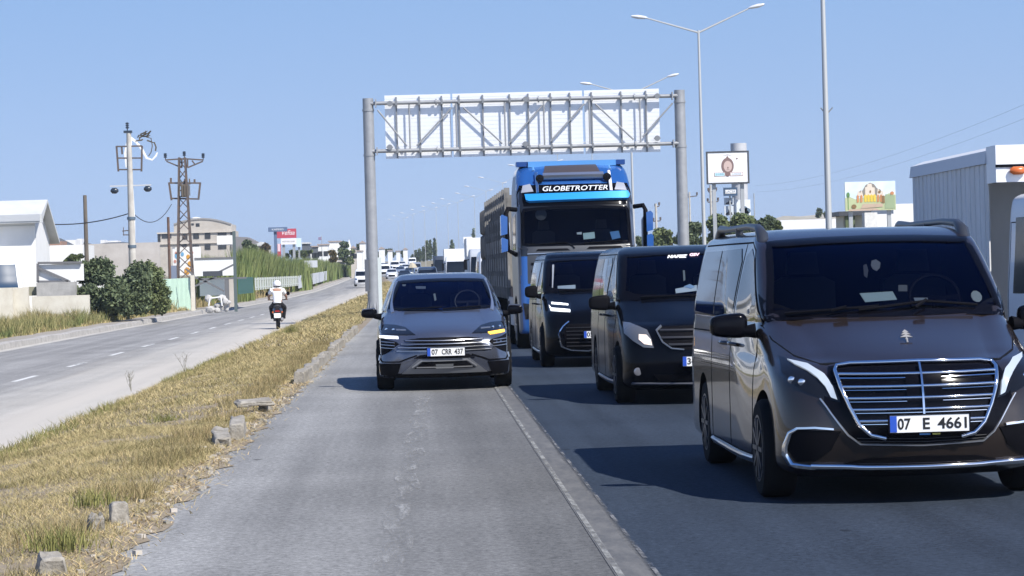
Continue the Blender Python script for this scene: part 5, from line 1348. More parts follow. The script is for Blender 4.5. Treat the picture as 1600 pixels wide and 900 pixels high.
# unfinished hall, far behind
D = 560
a, b = P(247, 380, D), P(366, 380, D); x0 = (a.x + b.x) / 2; W = (b.x - a.x)
zb = 0; zt = P(300, 362, D).z; z2 = P(300, 379, D).z; z3 = P(300, 398, D).z; zr = P(306, 342, D).z
t = thing('building', 'unfinished beige two storey hall with shallow arched roof and empty windows', 'building', (x0, D, 0))
m = MB(); m.bb((-W / 2, 0, zb), (W / 2, 14, zt)); w1 = m.build('wall', m_beige, t, 0)
k = 16; arch = [(-W / 2 + 3.5, zt + .02)] + [(-W / 2 + 3.5 + (W - 4) * i / k, zt + .8 + (zr - zt - .8) * math.sin(math.pi * (.15 + .75 * i / k))) for i in range(k + 1)] + [(W / 2 - .5, zt + .02)]
m = MB(); m.prism(arch, 'y', -.05, 14); m.build('arched_roof', m_beige, t, 0)
m = MB()
for i in range(1, k + 1): m.beam((arch[i][0], -.1, arch[i][1]), (arch[i + 1][0], -.1, arch[i + 1][1]), .3, .35)
m.build('roof_edge', M('roof_edge_grey', (.28, .27, .26), .8), t, 0)
for x_, z_ in ((267, 365), (280, 379), (320, 379)): pass
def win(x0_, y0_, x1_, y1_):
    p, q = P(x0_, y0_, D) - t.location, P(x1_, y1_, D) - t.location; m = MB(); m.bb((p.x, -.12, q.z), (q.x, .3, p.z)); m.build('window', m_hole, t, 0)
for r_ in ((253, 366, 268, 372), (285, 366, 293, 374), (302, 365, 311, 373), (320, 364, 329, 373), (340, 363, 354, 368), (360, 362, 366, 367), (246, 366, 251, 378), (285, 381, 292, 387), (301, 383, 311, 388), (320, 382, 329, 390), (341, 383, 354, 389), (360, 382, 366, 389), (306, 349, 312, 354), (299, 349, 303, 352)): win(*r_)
m = MB(); m.bb((-W / 2 - .2, -.4, z2 - .25), (W / 2 + .2, 0, z2 + .0)); m.bb((-W / 2 - .2, -.4, zt - .3), (W / 2 + .2, 0, zt)); m.build('floor_slab', M('slab_beige', (.55, .50, .43), .9), t, 0)
m = MB(); p = P(302, 338, D) - t.location; m.lathe([(1.2, p.z - 1.5), (1.1, p.z - .2), (.2, p.z)], 12, 'z', (p.x, 6, 0)); m.build('water_tank', m_render, t, 50)
slab('container', 'plain white panel standing before the unfinished hall', 'panel', 339, 368, 364, 382, 300, m_render, .2)
tt = thing('hill_roof', 'long dark grey-brown roof right of the unfinished hall', 'roof', (P(400, 380, 520).x, 520, 0)); p = [P(368, 369, 520), P(412, 383, 520)]
m = MB(); m.prism([(p[0].x - tt.location.x - 1, 1), (p[0].x - tt.location.x - 1, p[0].z), (p[0].x - tt.location.x + 2.5, p[0].z - .3), (p[1].x - tt.location.x, p[1].z), (p[1].x - tt.location.x, 1)], 'y', 0, 8); m.build('roof', M('dull_roof', (.20, .19, .19), .8), tt, 0)

# yard on the left: white panel with lintel, mural board, steel braces
t, w_, h_ = slab('yard_wall', 'white yard panel with dark top rail behind the steel braces', 'wall', 304, 405, 367, 431, 146, m_render, .2, 'panel')
m = MB(); m.bb((-w_ / 2, -.04, h_), (w_ / 2, .24, h_ + .10)); m.build('top_rail', m_steelfr, t, 0)
slab('yard_wall', 'lower white panel beneath the long steel rail', 'wall', 312, 434, 352, 462, 147, M('dull_white', (.62, .62, .60), .8), .2)
t, w_, h_ = slab('mural_board', 'white board painted with blue and orange splashes behind the lattice pole', 'board', 270, 386, 314, 430, 152, m_render, .15, 'panel')
for c, col, pts in (('blue_splash', (.15, .35, .55), ((.15, .7, .08), (.35, .75, .06), (.22, .5, .05))), ('orange_splash', (.60, .30, .05), ((.55, .65, .07), (.6, .4, .08), (.5, .15, .11), (.66, .2, .07))), ('red_splash', (.50, .25, .2), ((.08, .5, .05), (.12, .8, .04), (.7, .8, .04)))):
    m = MB(); [m.prism(disc((-w_ / 2 + a * w_, b * h_), r_ * w_, r_ * w_ * 1.3, 7), 'y', -.02, -.005) for a, b, r_ in pts]; m.build(c, M(c, col, .7), t, 0)
t = thing('steel_brace', 'dark steel rail with crossing diagonal braces in front of the white panels', 'steel frame', (P(330, 435, 143).x, 143, 0)); L = lambda a, b: P(a, b, 143) - t.location
m = MB()
for a, b in (((310, 436), (385, 434)), ((305, 447), (338, 432)), ((322, 440), (350, 455)), ((338, 427), (366, 413)), ((302, 432), (322, 440)), ((290, 420), (303, 430))): m.beam(L(*a), L(*b), .12, .10)
m.build('braces', m_steelfr, t, 0)
m = MB(); a, b = L(317, 424), L(348, 431); m.bb((a.x, -.1, b.z), (b.x, -.02, a.z)); m.build('name_plate', m_frame, t, 0)
for px, c in ((354, m_steelfr), (361, m_beige)):
    m = MB(); a = L(px, 434); m.bb((a.x - .12, -.05, 0), (a.x + .12, .2, a.z)); m.build('support_post', c, t, 0)
slab('post', 'cream post standing at the foot of the lattice pole', 'post', 298, 430, 304, 462, 140, m_cream, .2, 'post_body', zb=-.2)
slab('grey_box', 'blue-grey curved-top tank left of the mural board', 'tank', 266, 415, 275, 437, 149, M('blue_grey', (.20, .24, .32), .6), .5, 'tank_body')
# green corrugated sheet
t = thing('sheet_fence', 'short pale green corrugated sheet fence by the left pavement', 'fence', (P(240, 455, 139).x, 139, 0)); m = MB()
a, b = P(240, 437, 139), P(297, 434, 147); n = 64; V = []; F = []
for i in range(n + 1):
    q = i / n; w0 = Vector(a).lerp(Vector(b), q) - t.location; dy = .07 * math.sin(q * 8 * 2 * math.pi)
    V += [(w0.x, w0.y + dy, -.2), (w0.x, w0.y + dy, w0.z), (w0.x, w0.y + dy + .02, w0.z), (w0.x, w0.y + dy + .02, -.2)]
for i in range(n):
    for j in range(3): F.append((i * 4 + j, i * 4 + 4 + j, i * 4 + 5 + j, i * 4 + 1 + j))
m.add(V, F); m.build('corrugated_sheet', M('pale_green_sheet', (.50, .68, .54), .6, var=.05), t, 0)
# rubble lumps painted white
t = thing('rubble_heap', 'heap of broken white-grey concrete lumps beside the left pavement', 'rubble', (P(338, 470, 133).x, 133, -.15))
for k in range(9):
    b = bmesh.new(); bmesh.ops.create_icosphere(b, subdivisions=2, radius=1); s = [random.uniform(.12, .26) for _ in range(3)]
    for v in b.verts: v.co = Vector((v.co.x * s[0], v.co.y * s[1], v.co.z * s[2])) * random.uniform(.85, 1.12)
    me = bpy.data.meshes.new('lump'); b.to_mesh(me); b.free(); o = link_mesh('concrete_lump', me, M('pale_lump', (.55, .54, .52), .9, col2=(.38, .37, .35), vscale=3), t, 0); o.location = (random.uniform(-.5, .6), random.uniform(-.3, .3), random.uniform(.1, .75))
t = thing('frame_chair', 'white tubular frame lying against the rubble heap', 'frame', (P(341, 462, 131).x, 131, -.1)); L = lambda a, b: P(a, b, 131) - t.location
m = MB(); [m.bar(L(*a), L(*b), .04, n=6) for a, b in (((328, 466), (345, 464)), ((328, 466), (326, 478)), ((345, 464), (347, 478)))]; m.build('tube_frame', m_white, t, 0)

# fences further along
def picket(name, label, pts, D0_, D1_, h, mat, gap, wd, solid=False):
    a, b = pts; t = thing(name, label, 'fence', (P(a[0], a[1], D0_).x, D0_, gz(D0_) + LZ)); m = MB(); n = int((Vector((P(b[0], b[1], D1_).x - t.location.x, D1_ - D0_)).length) / gap)
    p, q = P(a[0], a[1], D0_), P(b[0], b[1], D1_)
    d = (Vector((q.x, q.y, 0)) - Vector((p.x, p.y, 0))); 
    for i in range(n):
        c = Vector((p.x, p.y, 0)).lerp(Vector((q.x, q.y, 0)), (i + .5) / n); zt = p.z + (q.z - p.z) * (i + .5) / n; zb = zt - h
        m.box((c.x - t.location.x, c.y - t.location.y, (zt + zb) / 2 - t.location.z), (wd, .05, h), math.atan2(d.y, d.x))
    m.build('palings', mat, t, 0)
    m = MB()
    for f in (.2, .85): m.beam(Vector((p.x, p.y + .06, p.z - h * (1 - f))) - t.location, Vector((q.x, q.y + .06, q.z - h * (1 - f))) - t.location, .06, .08)
    m.build('rail', mat, t, 0); return t
picket('picket_fence', 'pale upright paling fence behind the scooter rider', ((397, 434), (465, 431)), 205, 262, 1.0, M('paling_grey', (.50, .53, .48), .8), 2.7, 1.5)
picket('panel_fence', 'solid grey panel fence curving away past the palings', ((466, 431), (525, 421)), 264, 420, 1.3, M('panel_grey', (.52, .54, .56), .7), 1.0, .98)
picket('green_fence', 'dark green netting fence between the steel post and the palings', ((372, 433), (395, 433)), 150, 165, 1.0, M('net_green', (.04, .12, .10), .8), .5, .49)
t, w_, h_ = slab('panel_sign', 'grey rectangular panel standing in the reeds', 'panel', 474, 407, 496, 418, 300, M('panel_grey', (.52, .54, .56), .7), .2)

# reeds and shrubs: leaf masses
m_reed = M('reed_green', (.105, .150, .045), .8, col2=(.19, .21, .08), vscale=.25, island=.4, spec=.2)
def reeds(name, px0, px1, ptop0, ptop1, D0_, D1_, n, depth, label=None, mat=None, wd=.12):
    q = rng.random(n); D_ = D0_ + (D1_ - D0_) * q + rng.random(n) * depth
    xs = np.array([P(px0 + (px1 - px0) * a, 420, D0_ + (D1_ - D0_) * a).x for a in q]) + rng.normal(size=n) * .3
    zt = np.array([P(px0 + (px1 - px0) * a, ptop0 + (ptop1 - ptop0) * a, D0_ + (D1_ - D0_) * a).z for a in q])
    zb = np.array([gz(v) for v in D_]) - .2; h = (zt - zb) * (.6 + .4 * rng.random(n)) * (.92 + .13 * np.sin(xs * 1.1))
    o = blades(name, np.stack([xs, D_, zb], 1), h, wd, mat or m_reed, .10)
    return tag(o, label, None, None, 'stuff')
reeds('reed_bed', 368, 470, 383, 391, 215, 275, 12000, 16)
reeds('reed_bed', 455, 522, 391, 400, 275, 400, 6000, 20, wd=.16)
reeds('reed_bed', 512, 548, 402, 408, 415, 445, 3500, 12, wd=.22)
reeds('reed_bed', 312, 372, 385, 385, 165, 185, 4000, 8)

m_leafd = M('dark_leaf', (.105, .135, .075), .75, col2=(.10, .125, .06), vscale=.9, island=.45, spec=.25)
m_leafm = M('mid_leaf', (.12, .155, .07), .75, col2=(.13, .15, .06), vscale=.6, island=.45, spec=.25)
m_bark = M('bark', (.12, .095, .07), .95)
def shrub(name, label, cat, px, pb, wpx, hpx, D, n, leaf, mat, trunk=False, seed=1, group=None, nb=14, rnd=.42, blobs=None):
    s = D / FPX; c = P(px, pb, D); w_, h_ = wpx * s, hpx * s
    t = thing(name, label, cat, (c.x, D, c.z), 0, group)
    rr = random.Random(seed); B = []
    for k in range(nb):
        a = rr.random(); ang = rr.uniform(0, 6.28); zz = h_ * (rr.uniform(.06, .80)); rad = w_ / 2 * (1 - .35 * (zz / h_) ** 2) * .82
        r0 = min(w_, h_) * rr.uniform(.11, .31)
        B.append((math.cos(ang) * rad * a ** .5, math.sin(ang) * rad * .8 * a ** .5, zz, r0, r0, r0 * .9))
    if blobs: B = blobs
    leaf_mesh('foliage' if not trunk else 'crown', blob_points(B, n, .5), leaf, mat, t)
    m = MB()
    for k in range(6 if not trunk else 4):
        b = B[rr.randrange(len(B))]; m.tube([(0, 0, -.3), (b[0] * .3, b[1] * .3, b[2] * .5), (b[0], b[1], b[2])], [w_ * .02, w_ * .014, w_ * .006], 6)
    m.build('stem' if not trunk else 'trunk', m_bark, t, 60)
    return t
shrub('bush', 'large dark green bush on the left verge in front of the concrete pole', 'bush', 166, 488, 150, 86, 112, 21000, .10, m_leafd, seed=11, nb=30)
shrub('bush', 'smaller green bush between the large bush and the green sheet', 'bush', 228, 480, 84, 70, 116, 12000, .085, m_leafm, seed=5, nb=20)
shrub('bush', 'low shrub beside the low white building behind the gate', 'bush', 118, 412, 40, 16, 150, 2500, .10, m_leafm, seed=6)
for i, (px, pb, w_, h_, D, lb, mt) in enumerate((
    (390, 395, 34, 20, 300, 'dark tree clump right of the unfinished hall', m_leafd), (412, 398, 26, 16, 280, 'reddish brown tree at the foot of the dark blue sign', M('brown_leaf', (.10, .075, .04), .8, island=.4)),
    (455, 402, 26, 10, 320, 'low bushes below the red sign', m_leafd), (478, 402, 26, 12, 330, 'round olive bushes left of the white workshop', m_leafm), (520, 408, 12, 18, 330, 'brown-green small tree right of the white workshop', M('brown_leaf2', (.12, .09, .03), .8, island=.4)),
    (538, 393, 17, 18, 440, 'dark round tree crown beside the thin white minaret', m_leafd), (543, 410, 26, 22, 400, 'olive tree at the bend of the left road', m_leafm), (560, 394, 10, 14, 520, 'small far tree left of the left gantry pillar', m_leafd))):
    shrub('tree', lb, 'tree', px, pb, w_, h_, D, 1800, .30, mt, True, seed=20 + i, nb=8)
# poplars over the far traffic
for i, (px, top, w_) in enumerate(((650, 392, 5), (656, 389, 5), (662, 386, 5), (668, 377, 7), (673, 376, 5), (680, 373, 6), (645, 398, 5), (707, 376, 8), (741, 358, 7))):
    D = 640; c = P(px, 412, D); h_ = (412 - top) * D / FPX; r_ = w_ * D / FPX / 2
    shrub('poplar', 'slender far poplar, %s of the poplars above the traffic from the left' % ORD[[6, 0, 1, 2, 3, 4, 5, 7, 8].index(i)], 'tree', px, 412, w_, 412 - top, D, 700, .42, m_leafd, True, seed=40 + i, group='far poplars above the traffic',
          blobs=[(0, 0, h_ * f, r_ * g, r_ * g, h_ * .16) for f, g in ((.3, .9), (.45, 1), (.6, 1), (.75, .8), (.88, .5))])
# right side trees
for i, (px, pb, w_, h_, D, lb, mt, n) in enumerate((
    (1040, 396, 56, 42, 190, 'green hedge tree between the truck mirror and the right pillar', m_leafm, 5000), (1008, 398, 50, 36, 200, 'low hedge tree behind the blue truck mirror', m_leafd, 3000),
    (1086, 396, 60, 50, 185, 'dark green tree right of the right gantry pillar', m_leafd, 6000), (1126, 392, 66, 56, 175, 'tall bushy tree below the white billboard', m_leafm, 7000),
    (1166, 386, 62, 56, 165, 'bright green tree beneath the grey column', m_leafm, 7000), (1196, 378, 46, 42, 160, 'low tree just left of the roof of the brown van', m_leafd, 5000), (1214, 362, 12, 16, 150, 'small round bush at the end of the tree row', m_leafm, 1200))):
    shrub('tree', lb, 'tree', px, pb, w_, h_, D, n, .17, mt, True, seed=60 + i, nb=12)

# signs at the left distance
t, w_, h_, zc, th = board('sign', 'long dark blue sign on a thick post above the reeds', 419, 355, 449, 362, 300, M('faded_blue_sign', (.10, .15, .25), .5), None, (), .2, 'sign'); text_obj('sign_lettering', 'KAPIMO', m_white, t, (0, -th / 2 - .01, zc), w_ * .6, h_ * .4)
m = MB(); m.bb((-w_ * .22, .15, 0), (-w_ * .22 + .35, .5, zc)); m.build('post', M('faded_blue_sign', (.1, .15, .25), .5), t, 0)
t, w_, h_, zc, th = board('sign', 'red sign with pale script beside the dark blue sign', 430, 357.5, 463, 372, 310, M('faded_red_sign', (.45, .06, .09), .5), None, (), .2, 'sign'); text_obj('sign_lettering', 'Vefisa', m_white, t, (w_ * .12, -th / 2 - .01, zc + .1), w_ * .6, h_ * .5, shear=.3)
t, w_, h_, zc, th = board('sign', 'white sign with grey lettering under the red sign', 439, 372.5, 463, 382, 309, M('sign_white', (.78, .76, .77), .5), None, (443, 459), .15, 'sign'); text_obj('sign_lettering', 'MOTORCULAR', m_steelfr, t, (0, -th / 2 - .01, zc), w_ * .8, h_ * .25)
t, w_, h_, zc, th = board('sign', 'upright red and pink totem sign beside the blue post', 429, 381, 439, 401, 305, M('faded_red_sign', (.45, .06, .09), .5), None, (), .2, 'sign'); m = MB(); m.bb((w_ * .0, -th / 2 - .03, zc - h_ * .1), (w_ * .4, -th / 2, zc + h_ * .5)); m.build('pink_strip', M('faded_pink', (.75, .55, .58), .6), t, 0)
t, w_, h_, zc, th = board('sign', 'light blue and white upright sign right of the red sign', 463, 372, 471, 386, 320, M('ice_blue_sign', (.60, .72, .80), .5), None, (467,), .12, 'sign')
# white workshop and the town line
t, w_, h_ = slab('building', 'white workshop with faint grey lettering above the reeds', 'building', 479, 388, 518, 402, 430, m_render, 8, zb=0)
text_obj('wall_lettering', 'OTO SE', M('faint_grey', (.5, .52, .52), .7), t, (-w_ * .03, -.03, h_ - .65), w_ * .38, .5)
m = MB(); m.bb((-w_ / 2, -.2, h_ + .01), (w_ * .2, 7, h_ + .45)); m.build('roof', M('slate_roof', (.10, .11, .12), .7), t, 0)
town = [(514, 378, 532, 400, 470, 'white house with arched gable right of the workshop'), (497, 383, 512, 392, 420, 'brown-roofed house behind the workshop'), (548, 388, 556, 402, 430, 'cream house left of the left gantry pillar'), (562, 380, 571, 400, 500, 'pale apartment block just left of the left gantry pillar'),
        (528, 404, 538, 420, 450, 'cream gateway house at the road bend'), (553, 393, 566, 404, 470, 'white roofed house behind the bend tree'), (592, 389, 601, 402, 560, 'white far house just right of the left gantry pillar'), (606, 392, 613, 400, 580, 'pale far house second from the left pillar'),
        (619, 393, 625, 399, 600, 'white far house third from the left pillar'), (630, 390, 637, 402, 620, 'pale far block fourth from the left pillar'), (488, 386, 497, 392, 420, 'dark shed roof behind the workshop'), (396, 384, 420, 397, 360, 'beige wall behind the dark tree clump'), (472, 381, 482, 395, 350, 'dark vehicle-like shed by the ice blue sign')]
for (x0, y0, x1, y1, D, lb) in town:
    t, w_, h_ = slab('house', lb, 'house', x0, y0, x1, y1, D, m_beige if 'beige' in lb or 'cream' in lb else (M('slate_roof', (.1, .11, .12), .7) if 'dark' in lb else m_render), 6, zb=0)
    m = MB(); gb = int(x0 * 7 + y0) % 3 == 0
    m.prism([(-w_ / 2 - .15, h_ + .01), (w_ / 2 + .15, h_ + .01)] + ([(0, h_ + .4 + w_ * .08)] if gb else [(w_ / 2 + .15, h_ + .2), (-w_ / 2 - .15, h_ + .2)]), 'y', -.2, 6.2); m.build('roof', M('faded_tile', (.36, .30, .27), .8) if D > 400 else m_roofw, t, 0)
    if D > 460: continue
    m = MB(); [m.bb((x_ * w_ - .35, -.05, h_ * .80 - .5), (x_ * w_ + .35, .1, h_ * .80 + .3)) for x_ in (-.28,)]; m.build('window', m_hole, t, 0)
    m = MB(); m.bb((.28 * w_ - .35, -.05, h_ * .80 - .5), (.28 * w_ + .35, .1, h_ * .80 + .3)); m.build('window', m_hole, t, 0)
for i, (px, D, r_) in enumerate(((604, 640, 3), (612, 640, 4), (622, 660, 3.5), (632, 640, 3), (594, 650, 3), (575, 600, 3))):
    shrub('tree', 'small far round tree, %s from the left along the town skyline' % ORD[[5, 4, 0, 1, 2, 3].index(i)], 'tree', px, 402, 9, 14, D, 600, .4, m_leafd, True, seed=80 + i, nb=5, group='far trees on the town skyline')
t = thing('minaret', 'thin white minaret beside the dark round tree', 'minaret', (P(546, 400, 600).x, 600, 0)); z = P(546, 374, 600).z; m = MB(); m.lathe([(.9, 0), (.6, z - 2.5)], 12, 'z'); m.build('shaft', m_render, t, 40)
m = MB(); m.lathe([(1.0, z - 3), (1.0, z - 2.5)], 12, 'z'); m.build('balcony', m_render, t, 40); m = MB(); m.lathe([(.6, z - 2.5), (.05, z)], 12, 'z'); m.build('spire', m_render, t, 40)
t = thing('flagpole', 'faint far flagpole with a dark flag above the workshop', 'flagpole', (P(503, 390, 420).x, 420, 0)); z = P(503, 368, 420).z; m = MB(); m.bar((0, 0, 0), (0, 0, z), .05, n=6); m.build('pole', m_galv, t, 0); m = MB(); m.box((-.25, 0, z - .5), (.6, .03, .5)); m.build('flag', M('dull_flag', (.22, .18, .28), .8), t, 0)
board('billboard', 'small white far billboard above the queue of trucks', 724, 370, 738, 379.5, 380, M('billboard_white', (.8, .8, .8), .5), None, (727, 735), .15)

# right side: low white halls, rim of dry hill
t, w_, h_ = slab('building', 'long low white hall behind the lamp poles right of the tree row', 'building', 1213, 343, 1312, 372, 230, M('hall_white', (.72, .73, .75), .7, var=.04), 12, zb=0)
t, w_, h_ = slab('building', 'white flat-roofed building between poster and box truck', 'building', 1396, 318, 1450, 338, 200, m_render, 10, zb=0)
t, w_, h_ = slab('building', 'white lower wing in front of the flat-roofed building', 'building', 1340, 334, 1450, 360, 190, m_render, 6, zb=0)
t, w_, h_ = slab('kiosk', 'small kiosk with dark overhanging roof under the poster', 'kiosk', 1318, 337, 1352, 360, 165, M('kiosk_cream', (.6, .58, .48), .7), 3, zb=0)
m = MB(); m.bb((-w_ / 2 - .4, -.7, h_), (w_ / 2 + .3, 3, h_ + .28)); m.build('roof', m_frame, t, 0)
for x_ in (-.38, -.12):
    m = MB(); m.bb((x_ * w_ - .12, -.5, 0), (x_ * w_ + .12, -.2, h_)); m.build('column', m_leafd, t, 0)
slab('vent_box', 'rough pale square block right of the kiosk', 'block', 1351, 332, 1371, 352, 163, M('pale_block', (.68, .68, .66), .8, var=.1, vscale=4), 1, 'block_body', zb=0)
vs, fs = [], []; pr = [(1190, 345), (1215, 340), (1225, 337), (1250, 338), (1270, 336), (1290, 333), (1310, 334), (1340, 336), (1420, 338), (1470, 340)]
D = 420; xs = [P(a, b, D) for a, b in pr]
for dy, fz in ((0, 0), (40, 1), (120, 1)):
    for p in xs: vs.append((p.x + dy * p.x / D, D + dy, p.z * (1 + dy / D * .8) if fz else gz(D) - 1))
n = len(xs); fs = [(r_ * n + i, r_ * n + i + 1, (r_ + 1) * n + i + 1, (r_ + 1) * n + i) for r_ in range(2) for i in range(n - 1)]
me = bpy.data.meshes.new('hill'); me.from_pydata(vs, [], fs); o = link_mesh('hill', me, M('dry_hill', (.46, .43, .38), .95, col2=(.30, .28, .22), vscale=.08), None, 60); tag(o, kind='structure')
shrub('tree', 'dark tree on the hill rim left of the nearest lamp pole', 'tree', 1289, 338, 34, 12, 410, 2200, .35, m_leafd, True, seed=95, nb=10)
# ================================================================== TRUCK
def blue_truck():
    blue = M('truck_blue_paint', (.022, .11, .36), .25, metal=.3, coat=1)
    gre = M('truck_grey_panel', (.05, .055, .065), .45)
    t = thing('truck', 'blue long-haul truck with stake-sided trailer under the sign gantry', 'truck', (3.26, 52.5, 0), .013)
    w = 1.245
    K = [(.32, .10, .05, .12, .18, w - .03, .02, 2.3), (.40, .03, .05, .14, .2, w - .01, .02, 2.3), (.9, .0, .06, .16, .22, w, .02, 2.3), (1.4, .02, .06, .16, .22, w, .02, 2.3), (2.0, .06, .07, .16, .24, w, .02, 2.3),
         (2.12, .10, .08, .16, .24, w, .02, 2.3), (2.5, .17, .08, .16, .24, w - .01, .02, 2.3), (2.92, .26, .09, .16, .25, w - .015, .02, 2.3), (3.05, .32, .09, .17, .26, w - .02, .02, 2.3),
         (3.35, .50, .10, .20, .28, w - .035, .02, 2.3), (3.60, .78, .12, .24, .3, w - .06, .02, 2.3), (3.76, 1.05, .12, .26, .3, w - .12, .02, 2.28), (3.84, 1.35, .12, .26, .3, w - .22, .02, 2.25), (3.87, 1.7, .1, .2, .2, w - .4, .01, 2.15)]
    B = Body(t, K)
    ws = [(-1.12, 2.13), (-.5, 2.10), (.5, 2.10), (1.12, 2.13), (1.12, 2.80), (1.07, 2.90), (.5, 2.93), (-.5, 2.93), (-1.07, 2.90), (-1.12, 2.80)]
    B.make('cab', [blue, m_int], arch_cutter((1.05,), .58, w, .52, .4) + [ws_cutter(inset(ws, .05), -.5, 1.9)])
    cab = B.obj.data; cab.materials.append(M('cab_dark_gloss', (.012, .014, .018), .3, coat=.4)); cab.materials.append(M('cab_side_sheen', (.12, .145, .20), .3, metal=.4)); n0 = len(cab.materials)  # grey side faces: light reflected off the blue cab, put into the colour
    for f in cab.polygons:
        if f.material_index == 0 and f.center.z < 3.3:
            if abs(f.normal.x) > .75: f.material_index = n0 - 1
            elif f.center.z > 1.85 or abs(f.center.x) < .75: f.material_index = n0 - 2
    B.drape(inset(ws, .01), 'windscreen', m_ws, off=.003, depth=.001, step=.2)
    m = MB(); B.line(inset(ws, .03), .06, view='F', off=.006, depth=.03, mb=m, closed=True); m.build('windscreen_seal', m_glossblk, t, 40)
    B.drape([(-1.19, 1.35), (1.19, 1.35), (1.20, 2.10), (-1.20, 2.10)], 'front_panel', gre, off=.012, depth=.01, step=.2)
    m = MB()
    for z in (1.45, 1.6, 1.75): B.line([(-.95, z), (.95, z)], .05, view='F', off=.03, depth=0, mb=m, step=.2)
    m.build('grille', m_dark, t, 30)
    for x0, x1, z in ((-.85, -.15, 2.03), (.2, .95, 2.05)):
        B.drape([(x0, z - .02), (x1, z - .02), (x1 - .05, z + .02), (x0 + .05, z + .02)], 'front_vent', m_dark, off=.02, depth=0)
    m = MB(); B.line([(-1.02, 1.955), (.95, 1.985)], .025, view='F', off=.03, depth=0, mb=m, step=.2); m.build('chrome_line', m_satin, t, 40)
    B.drape([(-1.18, 2.94), (1.18, 2.94), (1.18, 3.20), (1.12, 3.38), (-1.12, 3.38), (-1.18, 3.20)], 'header_panel', m_glossblk, off=.012, depth=.01, step=.15)
    # sun visor bar, bright blue
    v = MB(); n = 14; pts = [(-1.0, 3.03), (-.94, 3.00), (1.08, 3.02), (1.10, 3.10), (1.08, 3.17), (-1.02, 3.15)]
    B.drape(pts, 'visor_strip', M('visor_blue', (.03, .33, .80), .2, metal=.2, coat=1), off=.10, depth=-.02, step=.15)
    p = B.cast(0, 3.29, 'F')[0]; text_obj('header_lettering', 'GLOBETROTTER', M('letter_silver', (.62, .64, .66), .4), t, (.02, p.y - .035, 3.295), 1.35, .115, rot=(R(62), 0, 0), bold=.01, shear=.25, ext=.01)
    for sg in (-1, 1):
        B.drape([(sg * a, b) for a, b in ((.84, 3.24), (1.09, 3.22), (1.05, 3.37), (.90, 3.40))][::sg], 'corner_lamp', M('lamp_clear', (.55, .56, .58), .2, metal=.5), off=.022, depth=0)
        x = sg * .76; pf = [B.cast(x, z, 'F')[0] for z in (3.22, 3.36, 3.50, 3.64)]; m = MB(); m.tube([q + Vector((0, -.07, 0)) for q in pf], .035, 8); m.build('lamp_bar_bracket', m_chrome if sg < 0 else m_white, t, 50)
        m = MB(); p = B.cast(sg * .70, 3.52, 'F')[0]; m.lathe([(.04, .02), (.085, 0), (.085, -.05), (.02, -.07)], 14, 'y', p + Vector((0, -.12, 0))); m.build('horn_lamp', m_int, t, 50)
        m = MB(); p = B.cast(sg * .82, 3.80, 'F')[0]; m.box(p + Vector((sg * .1, .1, .05)), (.45, .3, .10)); m.build('roof_beacon', M('beacon_dark_blue', (.01, .05, .20), .3), t, 0)
        m = MB(); p = B.cast(sg * .80, 3.72, 'F')[0]; m.bar(p + Vector((0, -.05, -.05)), p + Vector((0, .35, .1)), .045, n=8); m.build('air_horn', m_chrome, t, 50)
        # tall mirrors on arms
        for z0, z1, nm in ((2.35, 2.78, 'wing_mirror'), (2.0, 2.31, 'lower_mirror')):
            m = MB(); xo = sg * 1.50; m.prism([(xo - .06, z0), (xo + .07, z0 + .03), (xo + .08, z1 - .05), (xo + .03 * sg, z1), (xo - .06, z1 - .03)], 'y', .0, .26); m.build(nm, blue, t, 30)
        m = MB(); m.tube([(sg * 1.22, .35, 2.88), (sg * 1.40, .22, 2.90), (sg * 1.44, .15, 2.80), (sg * 1.42, .12, 2.05), (sg * 1.24, .35, 1.95)], .05, 8); m.build('mirror_arm', m_dark, t, 50)
        m = MB(); m.prism([(sg * 1.36, 2.0), (sg * 1.43, 2.05), (sg * 1.43, 2.72), (sg * 1.36, 2.6)], 'y', .27, .31); m.build('mirror_back', M('mirror_pale', (.6, .62, .65), .3, metal=.5), t, 0)
        vw = 'L' if sg < 0 else 'R'
        B.drape([(.75, 2.05), (1.65, 2.05), (1.65, 2.75), (.80, 2.80)], 'side_window', m_side, vw, off=.006, depth=.01, step=.2)
        B.drape([(.45, 3.0), (2.2, 3.0), (2.2, 3.6), (1.0, 3.6)], 'side_panel', M('cab_side_sheen_grey', (.14, .17, .24), .35, metal=.3), vw, off=.006, depth=.01, step=.2)  # upper cab side, coloured grey for the light it reflects
        m = MB(); m.bb((sg * 1.24, 1.9, .45), (sg * 1.13, 4.6, 1.05)); m.build('side_skirt', M('skirt_grey', (.35, .37, .40), .5), t, 0)
        wheel(t, sg * 1.08, 1.05, .50, .33, m_rim, 10, sg)
        for y in (4.0,): wheel(t, sg * .98, y, .50, .55, m_rim, 10, sg)
        B.drape([(sg * a, b) for a, b in ((.78, .62), (1.10, .62), (1.14, .95), (.80, .90))][::sg], 'headlight', m_lens, off=.01, depth=0)
    m = MB(); B.line([(-.62, 3.50), (.62, 3.50)], .085, view='F', off=.14, depth=-.05, mb=m, step=.2); m.build('lamp_bar', m_satin, t, 50)
    B.drape([(-.62, 3.585), (.60, 3.60), (.52, 3.80), (-.55, 3.79)], 'roof_hatch', M('hatch_brown', (.055, .045, .045), .5), off=.012, depth=.0, step=.15)
    m = MB(); m.bb((-.9, 1.2, 3.78), (.95, 2.2, 3.90)); m.build('roof_spoiler', M('pale_blue_roof', (.10, .30, .62), .35, metal=.2), t, 30)
